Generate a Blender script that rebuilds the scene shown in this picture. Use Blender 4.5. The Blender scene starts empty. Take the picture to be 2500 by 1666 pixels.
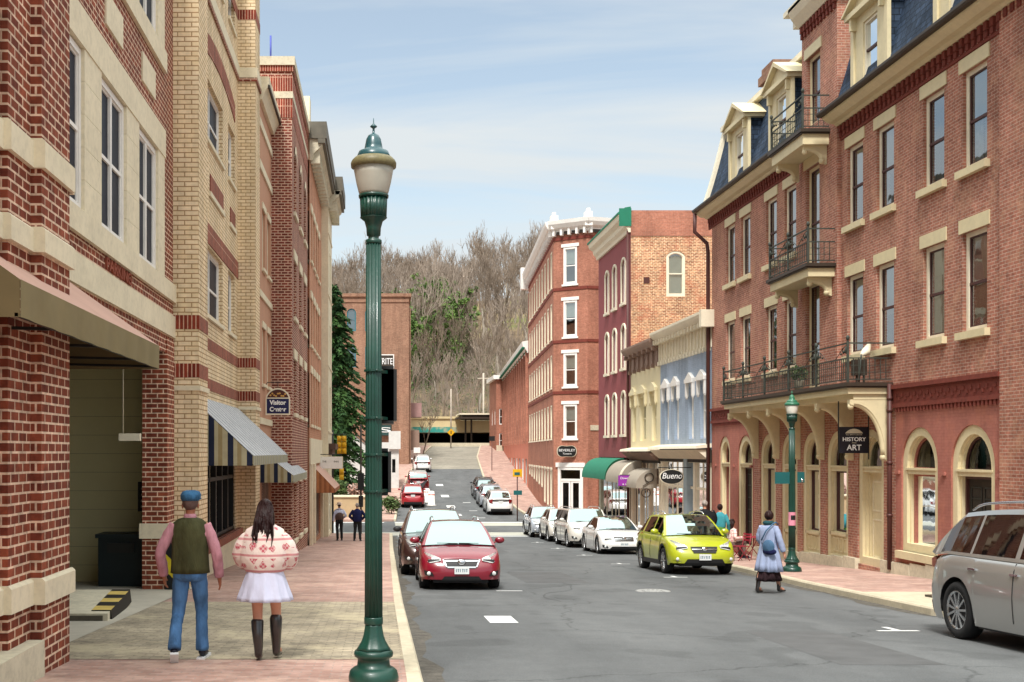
import bpy, math, random
from mathutils import Vector, Matrix
R = math.radians
rnd = random.Random(11)
scene = bpy.context.scene
COL = scene.collection
PI = math.pi

def hexc(h, k=1.0):
    h = h.lstrip('#')
    o = []
    for i in (0, 2, 4):
        v = int(h[i:i+2], 16) / 255.0
        v = v / 12.92 if v <= 0.04045 else ((v + 0.055) / 1.055) ** 2.4
        o.append(v * k)
    return tuple(o)

# ------------------------------------------------------------------ materials
def new_mat(name):
    m = bpy.data.materials.new(name); m.use_nodes = True
    nt = m.node_tree; nt.nodes.clear()
    out = nt.nodes.new('ShaderNodeOutputMaterial')
    return m, nt, out

def N(nt, t, **kw):
    n = nt.nodes.new(t)
    for k, v in kw.items(): setattr(n, k, v)
    return n

def bsdf(nt, out, rough=0.6, metal=0.0, spec=0.5, coat=0.0):
    b = N(nt, 'ShaderNodeBsdfPrincipled')
    b.inputs['Roughness'].default_value = rough
    b.inputs['Metallic'].default_value = metal
    b.inputs['Specular IOR Level'].default_value = spec
    b.inputs['Coat Weight'].default_value = coat
    b.inputs['Coat Roughness'].default_value = 0.04
    nt.links.new(b.outputs[0], out.inputs[0])
    return b

def noise(nt, scale, detail=4.0, vec=None, rough=0.6):
    n = N(nt, 'ShaderNodeTexNoise')
    n.inputs['Scale'].default_value = scale
    n.inputs['Detail'].default_value = detail
    n.inputs['Roughness'].default_value = rough
    if vec is not None: nt.links.new(vec, n.inputs['Vector'])
    return n

def mul_range(nt, sock, lo, hi, a=0.3, b=0.7):
    m = N(nt, 'ShaderNodeMapRange')
    m.inputs[1].default_value = a; m.inputs[2].default_value = b
    m.inputs[3].default_value = lo; m.inputs[4].default_value = hi
    nt.links.new(sock, m.inputs[0])
    return m.outputs[0]

def vmul(nt, col, val):
    m = N(nt, 'ShaderNodeMix', data_type='RGBA', blend_type='MULTIPLY')
    m.inputs[0].default_value = 1.0
    nt.links.new(col, m.inputs[6])
    c = N(nt, 'ShaderNodeCombineColor')
    for i in range(3): nt.links.new(val, c.inputs[i])
    nt.links.new(c.outputs[0], m.inputs[7])
    return m.outputs[2]

def paint(name, c, rough=0.6, var=0.12, scale=2.5, bump=0.0, bscale=60, metal=0.0, spec=0.4, coat=0.0, grime=0.0):
    m, nt, out = new_mat(name)
    b = bsdf(nt, out, rough, metal, spec, coat)
    tc = N(nt, 'ShaderNodeTexCoord')
    rgb = N(nt, 'ShaderNodeRGB'); rgb.outputs[0].default_value = (*c, 1)
    n1 = noise(nt, scale, 6, tc.outputs['Object'])
    col = vmul(nt, rgb.outputs[0], mul_range(nt, n1.outputs[0], 1 - var, 1 + var))
    if grime > 0:
        n2 = noise(nt, scale * 6, 8, tc.outputs['Object'], .7)
        col = vmul(nt, col, mul_range(nt, n2.outputs[0], 1 - grime, 1.0, .35, .55))
    nt.links.new(col, b.inputs['Base Color'])
    if bump > 0:
        n3 = noise(nt, bscale, 4, tc.outputs['Object'])
        bp = N(nt, 'ShaderNodeBump'); bp.inputs['Strength'].default_value = bump
        bp.inputs['Distance'].default_value = 0.01
        nt.links.new(n3.outputs[0], bp.inputs['Height']); nt.links.new(bp.outputs[0], b.inputs['Normal'])
    return m

def brick(name, c1, c2, mortar, bw=0.22, bh=0.075, ms=0.011, var=0.25, squash=1.0, bump=0.5, offset=0.5, rough=0.85, patch=0.12, mixc=None):
    m, nt, out = new_mat(name)
    b = bsdf(nt, out, rough, 0, .25)
    uv = N(nt, 'ShaderNodeUVMap')
    br = N(nt, 'ShaderNodeTexBrick'); br.offset = offset
    br.inputs['Scale'].default_value = 1.0
    br.inputs['Brick Width'].default_value = bw
    br.inputs['Row Height'].default_value = bh
    br.inputs['Mortar Size'].default_value = ms
    br.inputs['Mortar Smooth'].default_value = 0.15
    br.inputs['Bias'].default_value = 0.0
    br.inputs['Color1'].default_value = (*c1, 1); br.inputs['Color2'].default_value = (*c2, 1)
    br.inputs['Mortar'].default_value = (*mortar, 1)
    nt.links.new(uv.outputs[0], br.inputs['Vector'])
    tc = N(nt, 'ShaderNodeTexCoord')
    n1 = noise(nt, 0.7, 6, tc.outputs['Object'])
    col = vmul(nt, br.outputs['Color'], mul_range(nt, n1.outputs[0], 1 - patch, 1 + patch))
    n2 = noise(nt, 9.0, 5, tc.outputs['Object'])
    col = vmul(nt, col, mul_range(nt, n2.outputs[0], 1 - var, 1 + var))
    mpz = N(nt, 'ShaderNodeMapping'); mpz.inputs['Scale'].default_value = (1, 1, .12); nt.links.new(tc.outputs['Object'], mpz.inputs[0]); n6 = noise(nt, 1.6, 6, mpz.outputs[0], .65)
    col = vmul(nt, col, mul_range(nt, n6.outputs[0], .80, 1.06, .36, .6))
    if mixc is not None:
        n4 = noise(nt, 1.1, 7, tc.outputs['Object'], .75)
        mx = N(nt, 'ShaderNodeMix', data_type='RGBA')
        nt.links.new(mul_range(nt, n4.outputs[0], 0, mixc[1], .5, .62), mx.inputs[0])
        nt.links.new(col, mx.inputs[6]); mx.inputs[7].default_value = (*mixc[0], 1)
        col = mx.outputs[2]
    nt.links.new(col, b.inputs['Base Color'])
    bp = N(nt, 'ShaderNodeBump'); bp.inputs['Strength'].default_value = bump; bp.inputs['Distance'].default_value = 0.008
    inv = N(nt, 'ShaderNodeMath', operation='SUBTRACT'); inv.inputs[0].default_value = 1.0
    nt.links.new(br.outputs['Fac'], inv.inputs[1])
    nt.links.new(inv.outputs[0], bp.inputs['Height']); nt.links.new(bp.outputs[0], b.inputs['Normal'])
    return m

def stripes(name, cols, width, axis='u', rough=0.7):
    m, nt, out = new_mat(name)
    b = bsdf(nt, out, rough, 0, .3)
    uv = N(nt, 'ShaderNodeUVMap'); sp = N(nt, 'ShaderNodeSeparateXYZ'); nt.links.new(uv.outputs[0], sp.inputs[0])
    src = sp.outputs[0 if axis == 'u' else 1]
    if axis == 'd':
        ad = N(nt, 'ShaderNodeMath', operation='ADD'); nt.links.new(sp.outputs[0], ad.inputs[0]); nt.links.new(sp.outputs[1], ad.inputs[1]); src = ad.outputs[0]
    dv = N(nt, 'ShaderNodeMath', operation='DIVIDE'); dv.inputs[1].default_value = width
    nt.links.new(src, dv.inputs[0])
    fr = N(nt, 'ShaderNodeMath', operation='FRACT'); nt.links.new(dv.outputs[0], fr.inputs[0])
    ramp = N(nt, 'ShaderNodeValToRGB'); ramp.color_ramp.interpolation = 'CONSTANT'
    el = ramp.color_ramp.elements
    while len(el) > 1: el.remove(el[-1])
    for i, (p, c) in enumerate(cols):
        e = el[0] if i == 0 else el.new(p)
        e.position = p; e.color = (*c, 1)
    nt.links.new(fr.outputs[0], ramp.inputs[0])
    tc = N(nt, 'ShaderNodeTexCoord')
    n1 = noise(nt, 4, 5, tc.outputs['Object'])
    nt.links.new(vmul(nt, ramp.outputs[0], mul_range(nt, n1.outputs[0], .85, 1.12)), b.inputs['Base Color'])
    return m

def glassmat(name, tint=(.75, .8, .8), base=0.08, rough=0.02, ior=1.55):
    m, nt, out = new_mat(name)
    tr = N(nt, 'ShaderNodeBsdfTransparent'); tr.inputs[0].default_value = (*tint, 1)
    gl = N(nt, 'ShaderNodeBsdfGlossy'); gl.inputs['Roughness'].default_value = rough
    gl.inputs['Color'].default_value = (.9, .93, .95, 1)
    fr = N(nt, 'ShaderNodeFresnel'); fr.inputs[0].default_value = ior
    ad = N(nt, 'ShaderNodeMath', operation='ADD', use_clamp=True); ad.inputs[1].default_value = base
    nt.links.new(fr.outputs[0], ad.inputs[0])
    tc = N(nt, 'ShaderNodeTexCoord'); nn = noise(nt, 1.3, 2, tc.outputs['Object'])
    bp = N(nt, 'ShaderNodeBump'); bp.inputs['Strength'].default_value = .12; bp.inputs['Distance'].default_value = .02
    nt.links.new(nn.outputs[0], bp.inputs['Height']); nt.links.new(bp.outputs[0], gl.inputs['Normal'])
    mx = N(nt, 'ShaderNodeMixShader'); nt.links.new(ad.outputs[0], mx.inputs[0])
    nt.links.new(tr.outputs[0], mx.inputs[1]); nt.links.new(gl.outputs[0], mx.inputs[2])
    nt.links.new(mx.outputs[0], out.inputs[0])
    return m

def carglass(name='car_glass', base=.42, ior=1.9):
    m, nt, out = new_mat(name)
    d = N(nt, 'ShaderNodeBsdfDiffuse'); d.inputs[0].default_value = (.012, .014, .014, 1)
    gl = N(nt, 'ShaderNodeBsdfGlossy'); gl.inputs['Roughness'].default_value = .03
    gl.inputs['Color'].default_value = (.74, .92, .90, 1) if base > .1 else (.22, .19, .18, 1)
    fr = N(nt, 'ShaderNodeFresnel'); fr.inputs[0].default_value = ior
    ad = N(nt, 'ShaderNodeMath', operation='ADD', use_clamp=True); ad.inputs[1].default_value = base
    nt.links.new(fr.outputs[0], ad.inputs[0])
    mx = N(nt, 'ShaderNodeMixShader'); nt.links.new(ad.outputs[0], mx.inputs[0])
    nt.links.new(d.outputs[0], mx.inputs[1]); nt.links.new(gl.outputs[0], mx.inputs[2])
    nt.links.new(mx.outputs[0], out.inputs[0])
    return m

def vcol_leaf(name, c1, c2, c3=None, scale=1.5, rough=.7):
    m, nt, out = new_mat(name)
    b = bsdf(nt, out, rough, 0, .2)
    tc = N(nt, 'ShaderNodeTexCoord'); n1 = noise(nt, scale, 6, tc.outputs['Object'], .7)
    r = N(nt, 'ShaderNodeValToRGB'); r.color_ramp.elements[0].color = (*c1, 1); r.color_ramp.elements[1].color = (*c2, 1)
    r.color_ramp.elements[0].position = .35; r.color_ramp.elements[1].position = .65
    if c3 is not None:
        e = r.color_ramp.elements.new(.5); e.color = (*c3, 1)
    nt.links.new(n1.outputs[0], r.inputs[0]); nt.links.new(r.outputs[0], b.inputs['Base Color'])
    return m

# ------------------------------------------------------------------ mesh builder
SPLIT = {'door_handle', 'slate_cheek', 'plate', 'strap', 'shop_cornice', 'painted_ground_floor', 'stone_plinth', 'side_panel', 'cream_bands', 'stone_bands', 'end_panel', 'red_brick_bands', 'string_course', 'shadow_course', 'stone_trim', 'roof_edge_trim', 'belt_course', 'door_panel', 'green_moulding', 'cream_shopfront', 'soldier_course'}
class Fr:
    """a facade frame: u along the wall, v up, d outward"""
    def __init__(s, O, U, Nn): s.O = Vector(O); s.U = Vector(U).normalized(); s.N = Vector(Nn).normalized()
    def P(s, u, v, d=0.0):
        p = s.O + s.U * u + s.N * d
        return Vector((p.x, p.y, p.z + v))
def FX(c, side): return Fr((c, 0, 0), (0, 1, 0), (side, 0, 0))
def FY(c): return Fr((0, c, 0), (1, 0, 0), (0, -1, 0))

class MB:
    def __init__(s): s.v = []; s.f = []; s.m = []; s.s = []
    def add(s, pts, faces, mi=0, sm=False):
        o = len(s.v); s.v += [Vector(p) for p in pts]
        for f in faces: s.f.append([i + o for i in f]); s.m.append(mi); s.s.append(sm)
    def quad(s, a, b, c, d, mi=0, sm=False): s.add([a, b, c, d], [(0, 1, 2, 3)], mi, sm)
    def poly(s, pts, mi=0): s.add(pts, [tuple(range(len(pts)))], mi)
    def hexa(s, p, mi=0):
        s.add(p, [(0, 3, 2, 1), (4, 5, 6, 7), (0, 1, 5, 4), (1, 2, 6, 5), (2, 3, 7, 6), (3, 0, 4, 7)], mi)
    def box(s, x0, x1, y0, y1, z0, z1, mi=0):
        s.hexa([(x0, y0, z0), (x1, y0, z0), (x1, y1, z0), (x0, y1, z0), (x0, y0, z1), (x1, y0, z1), (x1, y1, z1), (x0, y1, z1)], mi)
    def fbox(s, F, u0, u1, v0, v1, d0, d1, mi=0):
        s.hexa([F.P(u0, v0, d0), F.P(u1, v0, d0), F.P(u1, v0, d1), F.P(u0, v0, d1), F.P(u0, v1, d0), F.P(u1, v1, d0), F.P(u1, v1, d1), F.P(u0, v1, d1)], mi)
    def bar(s, a, b, w, h=None, mi=0):
        a = Vector(a); b = Vector(b); h = h or w
        d = (b - a).normalized(); up = Vector((0, 0, 1)) if abs(d.z) < .95 else Vector((0, 1, 0))
        x = d.cross(up).normalized() * w / 2; y = x.cross(d).normalized() * h / 2
        s.hexa([a - x - y, a + x - y, a + x + y, a - x + y, b - x - y, b + x - y, b + x + y, b - x + y], mi)
    def tube(s, pts, rad, n=6, mi=0, cap=True, sm=True):
        pts = [Vector(p) for p in pts]
        if not hasattr(rad, '__len__'): rad = [rad] * len(pts)
        rings = []; prev = None
        for i, p in enumerate(pts):
            d = (pts[min(i + 1, len(pts) - 1)] - pts[max(i - 1, 0)])
            d = d.normalized() if d.length > 1e-9 else Vector((0, 0, 1))
            if prev is None:
                ref = Vector((0, 0, 1)) if abs(d.z) < .9 else Vector((1, 0, 0))
                x = d.cross(ref).normalized()
            else:
                x = (prev - d * prev.dot(d))
                x = x.normalized() if x.length > 1e-6 else d.orthogonal().normalized()
            prev = x; y = d.cross(x)
            rings.append([p + (x * math.cos(2 * PI * k / n) + y * math.sin(2 * PI * k / n)) * rad[i] for k in range(n)])
        o = len(s.v)
        for r in rings: s.v += r
        for i in range(len(rings) - 1):
            for k in range(n):
                s.f.append([o + i * n + k, o + i * n + (k + 1) % n, o + (i + 1) * n + (k + 1) % n, o + (i + 1) * n + k]); s.m.append(mi); s.s.append(sm)
        if cap:
            s.f.append([o + k for k in range(n)][::-1]); s.m.append(mi); s.s.append(False)
            e = o + (len(rings) - 1) * n
            s.f.append([e + k for k in range(n)]); s.m.append(mi); s.s.append(False)
    def lathe(s, prof, c, n=20, mi=0, flute=0, fdep=0.0, sm=True, M=None):
        c = Vector(c); rings = []
        for (r, z) in prof:
            ring = []
            for k in range(n):
                a = 2 * PI * k / n
                rr = r * (1 - fdep * (0.5 + 0.5 * math.cos(a * flute))) if flute else r
                q = Vector((rr * math.cos(a), rr * math.sin(a), z))
                if M is not None: q = M @ q
                ring.append(c + q)
            rings.append(ring)
        o = len(s.v)
        for r in rings: s.v += r
        for i in range(len(rings) - 1):
            for k in range(n):
                s.f.append([o + i * n + k, o + i * n + (k + 1) % n, o + (i + 1) * n + (k + 1) % n, o + (i + 1) * n + k]); s.m.append(mi); s.s.append(sm)
        s.f.append([o + k for k in range(n)][::-1]); s.m.append(mi); s.s.append(False)
        e = o + (len(rings) - 1) * n
        s.f.append([e + k for k in range(n)]); s.m.append(mi); s.s.append(False)
    def ell(s, c, rx, ry, rz, n=12, m=8, mi=0):
        c = Vector(c); o = len(s.v)
        for j in range(m + 1):
            t = PI * j / m
            for k in range(n):
                a = 2 * PI * k / n
                s.v.append(c + Vector((rx * math.sin(t) * math.cos(a), ry * math.sin(t) * math.sin(a), rz * math.cos(t))))
        for j in range(m):
            for k in range(n):
                s.f.append([o + j * n + k, o + (j + 1) * n + k, o + (j + 1) * n + (k + 1) % n, o + j * n + (k + 1) % n]); s.m.append(mi); s.s.append(True)
    def loft(s, rings, mi=0, sm=True, cap=True, closed=True):
        o = len(s.v); n = len(rings[0])
        for r in rings: s.v += [Vector(p) for p in r]
        for i in range(len(rings) - 1):
            for k in range(n if closed else n - 1):
                s.f.append([o + i * n + k, o + i * n + (k + 1) % n, o + (i + 1) * n + (k + 1) % n, o + (i + 1) * n + k]); s.m.append(mi); s.s.append(sm)
        if cap and closed:
            s.f.append([o + k for k in range(n)][::-1]); s.m.append(mi); s.s.append(False)
            e = o + (len(rings) - 1) * n
            s.f.append([e + k for k in range(n)]); s.m.append(mi); s.s.append(False)
    def prism(s, F, poly, d0, d1, mi=0):
        n = len(poly)
        p = [F.P(u, v, d0) for u, v in poly] + [F.P(u, v, d1) for u, v in poly]
        s.add(p, [tuple(range(n))[::-1], tuple(range(n, 2 * n))] + [(i, (i + 1) % n, n + (i + 1) % n, n + i) for i in range(n)], mi)
    def wall(s, F, u0, u1, v0, v1, holes=(), depth=.25, mi=0, mr=None, d=0.0):
        """wall sheet with openings (ua,ub,va,vb,rise); reveals go `depth` inward"""
        mr = mi if mr is None else mr
        us = sorted(set([u0, u1] + [h[0] for h in holes] + [h[1] for h in holes]))
        vs = sorted(set([v0, v1] + [h[2] for h in holes] + [h[3] for h in holes]))
        us = [x for x in us if u0 <= x <= u1]; vs = [x for x in vs if v0 <= x <= v1]
        for i in range(len(us) - 1):
            uc = (us[i] + us[i + 1]) / 2
            run = None
            for j in range(len(vs)):
                inh = True
                if j < len(vs) - 1:
                    vc = (vs[j] + vs[j + 1]) / 2
                    inh = any(h[0] < uc < h[1] and h[2] < vc < h[3] for h in holes)
                if not inh and run is None: run = vs[j]
                if inh and run is not None:
                    s.quad(F.P(us[i], run, d), F.P(us[i + 1], run, d), F.P(us[i + 1], vs[j], d), F.P(us[i], vs[j], d), mi); run = None
        for h in holes:
            a, b, c, e = h[:4]; rise = h[4] if len(h) > 4 else 0
            if rise > 0:
                pts = arch_pts(a, b, e, rise)
                k = len(pts) // 2
                s.poly([F.P(a, e, d)] + [F.P(u, v, d) for u, v in pts[:k + 1]][::1], mi)
                s.poly([F.P(b, e, d)] + [F.P(u, v, d) for u, v in pts[k:]][::-1], mi)
                for i in range(len(pts) - 1):
                    s.quad(F.P(*pts[i], d), F.P(*pts[i + 1], d), F.P(*pts[i + 1], d - depth), F.P(*pts[i], d - depth), mr)
                top = e - rise
            else:
                s.quad(F.P(a, e, d), F.P(b, e, d), F.P(b, e, d - depth), F.P(a, e, d - depth), mr); top = e
            s.quad(F.P(a, c, d), F.P(a, top, d), F.P(a, top, d - depth), F.P(a, c, d - depth), mr)
            s.quad(F.P(b, c, d), F.P(b, top, d), F.P(b, top, d - depth), F.P(b, c, d - depth), mr)
            s.quad(F.P(a, c, d), F.P(b, c, d), F.P(b, c, d - depth), F.P(a, c, d - depth), mr)
    def archframe(s, F, a, b, c, e, rise, w, d0, d1, mi=0, bottom=True):
        """casing of width w just inside an opening"""
        op = outline(a, b, c, e, rise); ip = outline(a + w, b - w, c + (w if bottom else 0), e - w, max(rise - w * .6, 0.0) if rise > 0 else 0, len(op))
        n = len(op); A = [F.P(u, v, d1) for u, v in op]; B = [F.P(u, v, d1) for u, v in ip]
        C = [F.P(u, v, d0) for u, v in op]; D = [F.P(u, v, d0) for u, v in ip]
        fs = []
        for i in range(n):
            j = (i + 1) % n
            fs += [(i, j, n + j, n + i), (n + i, n + j, 3 * n + j, 3 * n + i), (i, 2 * n + i, 2 * n + j, j)]
        s.add(A + B + C + D, fs, mi)
    def split(s, gap=.3):
        n = len(s.f); bb = []
        for f in s.f:
            xs = [s.v[i] for i in f]; bb.append([min(p[k] for p in xs) - gap / 2 for k in range(3)] + [max(p[k] for p in xs) + gap / 2 for k in range(3)])
        par = list(range(n))
        def fd(i):
            while par[i] != i: par[i] = par[par[i]]; i = par[i]
            return i
        for i in range(n):
            for j in range(i):
                if fd(i) != fd(j) and all(bb[i][k] <= bb[j][k + 3] and bb[j][k] <= bb[i][k + 3] for k in range(3)): par[fd(i)] = fd(j)
        out = {}
        for i in range(n):
            m = out.setdefault(fd(i), MB()); m.add([s.v[k] for k in s.f[i]], [tuple(range(len(s.f[i])))], s.m[i], s.s[i])
        return list(out.values())
    def build(s, name, mats, parent=None, mods=None):
        if not s.v: return None
        if name in SPLIT and len(s.f) < 900 and not mods:
            q = s.split()
            if len(q) > 1: return [m.build(name, mats, parent, True) for m in q][0]
        me = bpy.data.meshes.new(name)
        org = Vector((0, 0, 0))
        if parent is not None:
            q = parent
            while q is not None: org += q.location; q = q.parent
        elif parent is None and getattr(s, 'org', None) is not None: org = Vector(s.org)
        me.from_pydata([tuple(p - org) for p in s.v], [], s.f)
        if not isinstance(mats, (list, tuple)): mats = [mats]
        for m in mats: me.materials.append(m)
        me.polygons.foreach_set('material_index', s.m); me.polygons.foreach_set('use_smooth', s.s)
        uvl = me.uv_layers.new(name='UVMap'); uv = [0.0] * (2 * len(me.loops))
        for p in me.polygons:
            n = p.normal
            if abs(n.z) > .85:
                for li in p.loop_indices:
                    c = s.v[me.loops[li].vertex_index]; uv[2 * li] = c.x; uv[2 * li + 1] = c.y
            else:
                l = math.hypot(n.x, n.y); tx, ty = -n.y / l, n.x / l
                if tx + ty < 0: tx, ty = -tx, -ty
                k = 1 / max(l, .3)
                for li in p.loop_indices:
                    c = s.v[me.loops[li].vertex_index]; uv[2 * li] = c.x * tx + c.y * ty; uv[2 * li + 1] = c.z * k
        uvl.data.foreach_set('uv', uv)
        o = bpy.data.objects.new(name, me); COL.objects.link(o)
        if parent is not None: o.parent = parent
        else: o.location = org
        return o

def arch_pts(a, b, e, rise, n=14):
    w = (b - a) / 2; mid = (a + b) / 2
    out = []
    if rise >= w * .98:
        for i in range(n + 1):
            t = PI - PI * i / n; out.append((mid + w * math.cos(t), e - rise + rise * math.sin(t)))
    else:
        r = (w * w + rise * rise) / (2 * rise); cy = e - r; t0 = math.asin(w / r)
        for i in range(n + 1):
            t = -t0 + 2 * t0 * i / n; out.append((mid + r * math.sin(t), cy + r * math.cos(t)))
    return out

def outline(a, b, c, e, rise, nn=None):
    if rise > 0 or (nn is not None and nn > 4):
        return [(b, c), (a, c)] + arch_pts(a, b, e, max(rise, .001))
    return [(b, c), (a, c), (a, e), (b, e)]

def thing(name, label, cat, loc=(0, 0, 0), rotz=0, group=None):
    o = bpy.data.objects.new(name, None); COL.objects.link(o); o.empty_display_size = .3
    o.location = loc; o.rotation_euler = (0, 0, rotz); o['label'] = label; o['category'] = cat
    if group: o['group'] = group
    return o
def tag(o, label, cat, group=None, kind=None):
    if label: o['label'] = label
    if cat: o['category'] = cat
    if group: o['group'] = group
    if kind: o['kind'] = kind
    return o
def struct(name, mb, m, label):
    o = mb.build(name, m); o['kind'] = 'structure'; o['label'] = label; o['category'] = name.replace('_', ' ')
    return o
def copy_tree(o, parent=None):
    c = o.copy(); COL.objects.link(c)
    if parent is not None: c.parent = parent
    for ch in list(o.children): copy_tree(ch, c)
    return c

def textmesh(txt, name, mat, parent, center, xdir, size, ext=.006, width=None, font_shear=0, bold=0.0):
    cu = bpy.data.curves.new('t', 'FONT'); cu.body = txt; cu.size = size; cu.extrude = ext
    cu.align_x = 'CENTER'; cu.align_y = 'CENTER'; cu.shear = font_shear; cu.offset = bold
    ob = bpy.data.objects.new('t', cu); COL.objects.link(ob)
    dg = bpy.context.evaluated_depsgraph_get(); dg.update()
    me = bpy.data.meshes.new_from_object(ob.evaluated_get(dg))
    bpy.data.objects.remove(ob)
    xd = Vector(xdir).normalized(); up = Vector((0, 0, 1)); nn = xd.cross(up)
    xs = [v.co.x for v in me.vertices]
    k = 1.0
    if width and xs: k = width / (max(xs) - min(xs))
    org = Vector((0, 0, 0)); q = parent
    while q is not None: org += q.location; q = q.parent
    c = Vector(center) - org
    for v in me.vertices:
        x, y, z = v.co
        v.co = c + xd * x * k + up * y + nn * z
    me.materials.clear(); me.materials.append(mat)
    o = bpy.data.objects.new(name, me); COL.objects.link(o); o.parent = parent
    return o

def lerp(a, b, t): return a + (b - a) * t
def interp(tab, x):
    if x <= tab[0][0]:
        (x0, y0), (x1, y1) = tab[0], tab[1]; return y0 + (y1 - y0) * (x - x0) / (x1 - x0)
    for (x0, y0), (x1, y1) in zip(tab, tab[1:]):
        if x <= x1: return y0 + (y1 - y0) * (x - x0) / (x1 - x0)
    (x0, y0), (x1, y1) = tab[-2], tab[-1]
    return y1 + (y1 - y0) * (x - x1) / (x1 - x0)
GT = [(-20, -.711), (0, -1.665), (45, -3.81), (50, -4.02), (55, -4.2), (60, -4.34), (66, -4.42), (72, -4.43), (79, -4.38), (85, -4.22), (92, -3.85), (100, -3.25), (108, -2.65), (118, -1.9), (128, -1.05), (138, -.2), (145, .45), (150, .85), (155, 1.05), (160, 1.1), (170, 1.0)]
def gz(Y): return interp(GT, Y)           # pavement level
def sz(Y): return gz(Y) - .13             # carriageway level

# ------------------------------------------------------------------ palette
M = {}
M['red'] = brick('red_brick', hexc('#8f4a34'), hexc('#6e3426'), hexc('#d9bba2'), .235, .098, .012, .34)
M['redh'] = brick('old_red_brick', hexc('#ad7360'), hexc('#9a6150'), hexc('#b89a8a'), .21, .072, .009, .28, patch=.2, mixc=(hexc('#c4977a'), .4))
M['redd'] = brick('dark_red_brick', hexc('#8a4434'), hexc('#6a3026'), hexc('#c9a893'), .23, .095, .017, .2)
M['yel'] = brick('yellow_brick', hexc('#efdab8'), hexc('#e6cfa8'), hexc('#ab8b64'), .29, .1, .012, .1, patch=.06)
M['redf'] = brick('street_brick', hexc('#b27660'), hexc('#a06652'), hexc('#a47d6c'), .21, .075, .008, .2, patch=.15)
M['mot'] = brick('mottled_brick', hexc('#c08a63'), hexc('#8f5138'), hexc('#dcc3a0'), .22, .08, .014, .45, patch=.2, mixc=(hexc('#b5654c'), .5))
M['tan'] = brick('tan_brick', hexc('#a07a62'), hexc('#8b6450'), hexc('#8d7464'), .24, .09, .01, .2)
M['sold'] = brick('soldier_brick', hexc('#8e3c2a'), hexc('#6d2a1e'), hexc('#c9a08a'), .085, .5, .012, .2, offset=0)
M['walk'] = brick('paving_brick', hexc('#b6968a'), hexc('#a47f72'), hexc('#9c8b82'), .2, .1, .007, .12, patch=.12, bump=.25, mixc=(hexc('#c7a998'), .6))
M['cobble'] = brick('driveway_pavers', hexc('#a99c86'), hexc('#948a78'), hexc('#887d6c'), .22, .11, .008, .25, patch=.3, bump=.35, mixc=(hexc('#bdb093'), .7))
M['stone'] = paint('limestone', hexc('#e2d6ba'), .8, .08, 1.5, .15, 40, grime=.12)
M['stone2'] = paint('grey_limestone', hexc('#cfc6ae'), .85, .1, 1.5, .2, 40, grime=.2)
M['cream'] = paint('cream_paint', hexc('#d8caa4'), .55, .06, 1.2, grime=.08)
M['creamw'] = paint('pale_cream_paint', hexc('#e6dcc4'), .55, .06, 1.2, grime=.08)
M['white'] = paint('white_paint', hexc('#ece8e2'), .5, .05, 1.2, grime=.07)
M['salmon'] = brick('salmon_painted_brick', hexc('#a86d60'), hexc('#a3675b'), hexc('#9a6055'), .21, .072, .005, .08, patch=.14, mixc=(hexc('#bd7860'), .4))
M['salmon2'] = paint('pink_masonry_paint', hexc('#cf7f68'), .75, .1, 1.0, .1, 60)
M['stucco'] = paint('tan_stucco', hexc('#bd8f74'), .9, .05, 1.5, .2, 90)
M['pinkb'] = brick('pink_brick', hexc('#c18a6c'), hexc('#b37b60'), hexc('#c79c80'), .24, .09, .01, .12)
M['maroon'] = paint('maroon_masonry_paint', hexc('#8b4548'), .75, .06, .8, .1, 70)
M['blue'] = brick('blue_painted_brick', hexc('#a4b2c4'), hexc('#9dabbe'), hexc('#98a7ba'), .21, .075, .008, .06)
M['butter'] = paint('butter_paint', hexc('#dfd3ae'), .7, .05, 1)
M['brownp'] = paint('brown_trim_paint', hexc('#8f7668'), .6, .08, 2)
M['slate'] = brick('slate_roof', hexc('#3a4a60'), hexc('#2a3748'), hexc('#1b2430'), .25, .16, .012, .25, bump=.8)
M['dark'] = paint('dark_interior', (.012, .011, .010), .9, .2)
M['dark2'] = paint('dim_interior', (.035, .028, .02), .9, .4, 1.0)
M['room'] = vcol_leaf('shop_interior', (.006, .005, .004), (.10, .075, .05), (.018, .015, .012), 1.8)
M['black'] = paint('black_metal', (.012, .013, .013), .45, .2)
M['iron'] = paint('wrought_iron', hexc('#3b3f38'), .6, .3, 4)
M['gutter'] = paint('dark_gutter', hexc('#3a3027'), .5, .15)
M['pipe'] = paint('brown_downspout', hexc('#4f2b26'), .5, .15)
M['sash'] = paint('maroon_sash', hexc('#4a2a28'), .5, .1)
M['green'] = paint('green_lamp_paint', hexc('#0a3a2f'), .42, .25, 5, spec=.5, coat=.1, bump=.2, bscale=25)
M['green2'] = paint('pale_green_lamp_paint', hexc('#2f6e52'), .4, .12, 3, spec=.5, coat=.2)
M['cap'] = paint('teal_lamp_cap', hexc('#15484e'), .35, .12, 3, spec=.6, coat=.25)
M['gold'] = paint('gold_band', hexc('#6d6544'), .5, .25, 30)
M['globe'] = paint('frosted_globe', hexc('#aaa79a'), .35, .08, 5, spec=.6)
M['globe2'] = paint('white_globe', hexc('#e6e4d8'), .35, .05, 5, spec=.6)
M['navy'] = paint('navy_sign', hexc('#10164a'), .5, .1)
M['wtext'] = paint('white_lettering', hexc('#f0f0ee'), .6, .02)
M['glass'] = glassmat('window_glass', (.55, .6, .6), .24)
M['glassl'] = paint('dark_window_glass', (.022, .024, .035), .35, .3, 1.0, spec=.03)
M['dent'] = paint('dark_red_moulding', hexc('#74352a'), .85, .2, 8)
M['hazard2'] = stripes('hazard_nose_stripes', [(0, hexc('#1d1a14')), (.5, hexc('#cdb160'))], .9, 'v')
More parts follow.
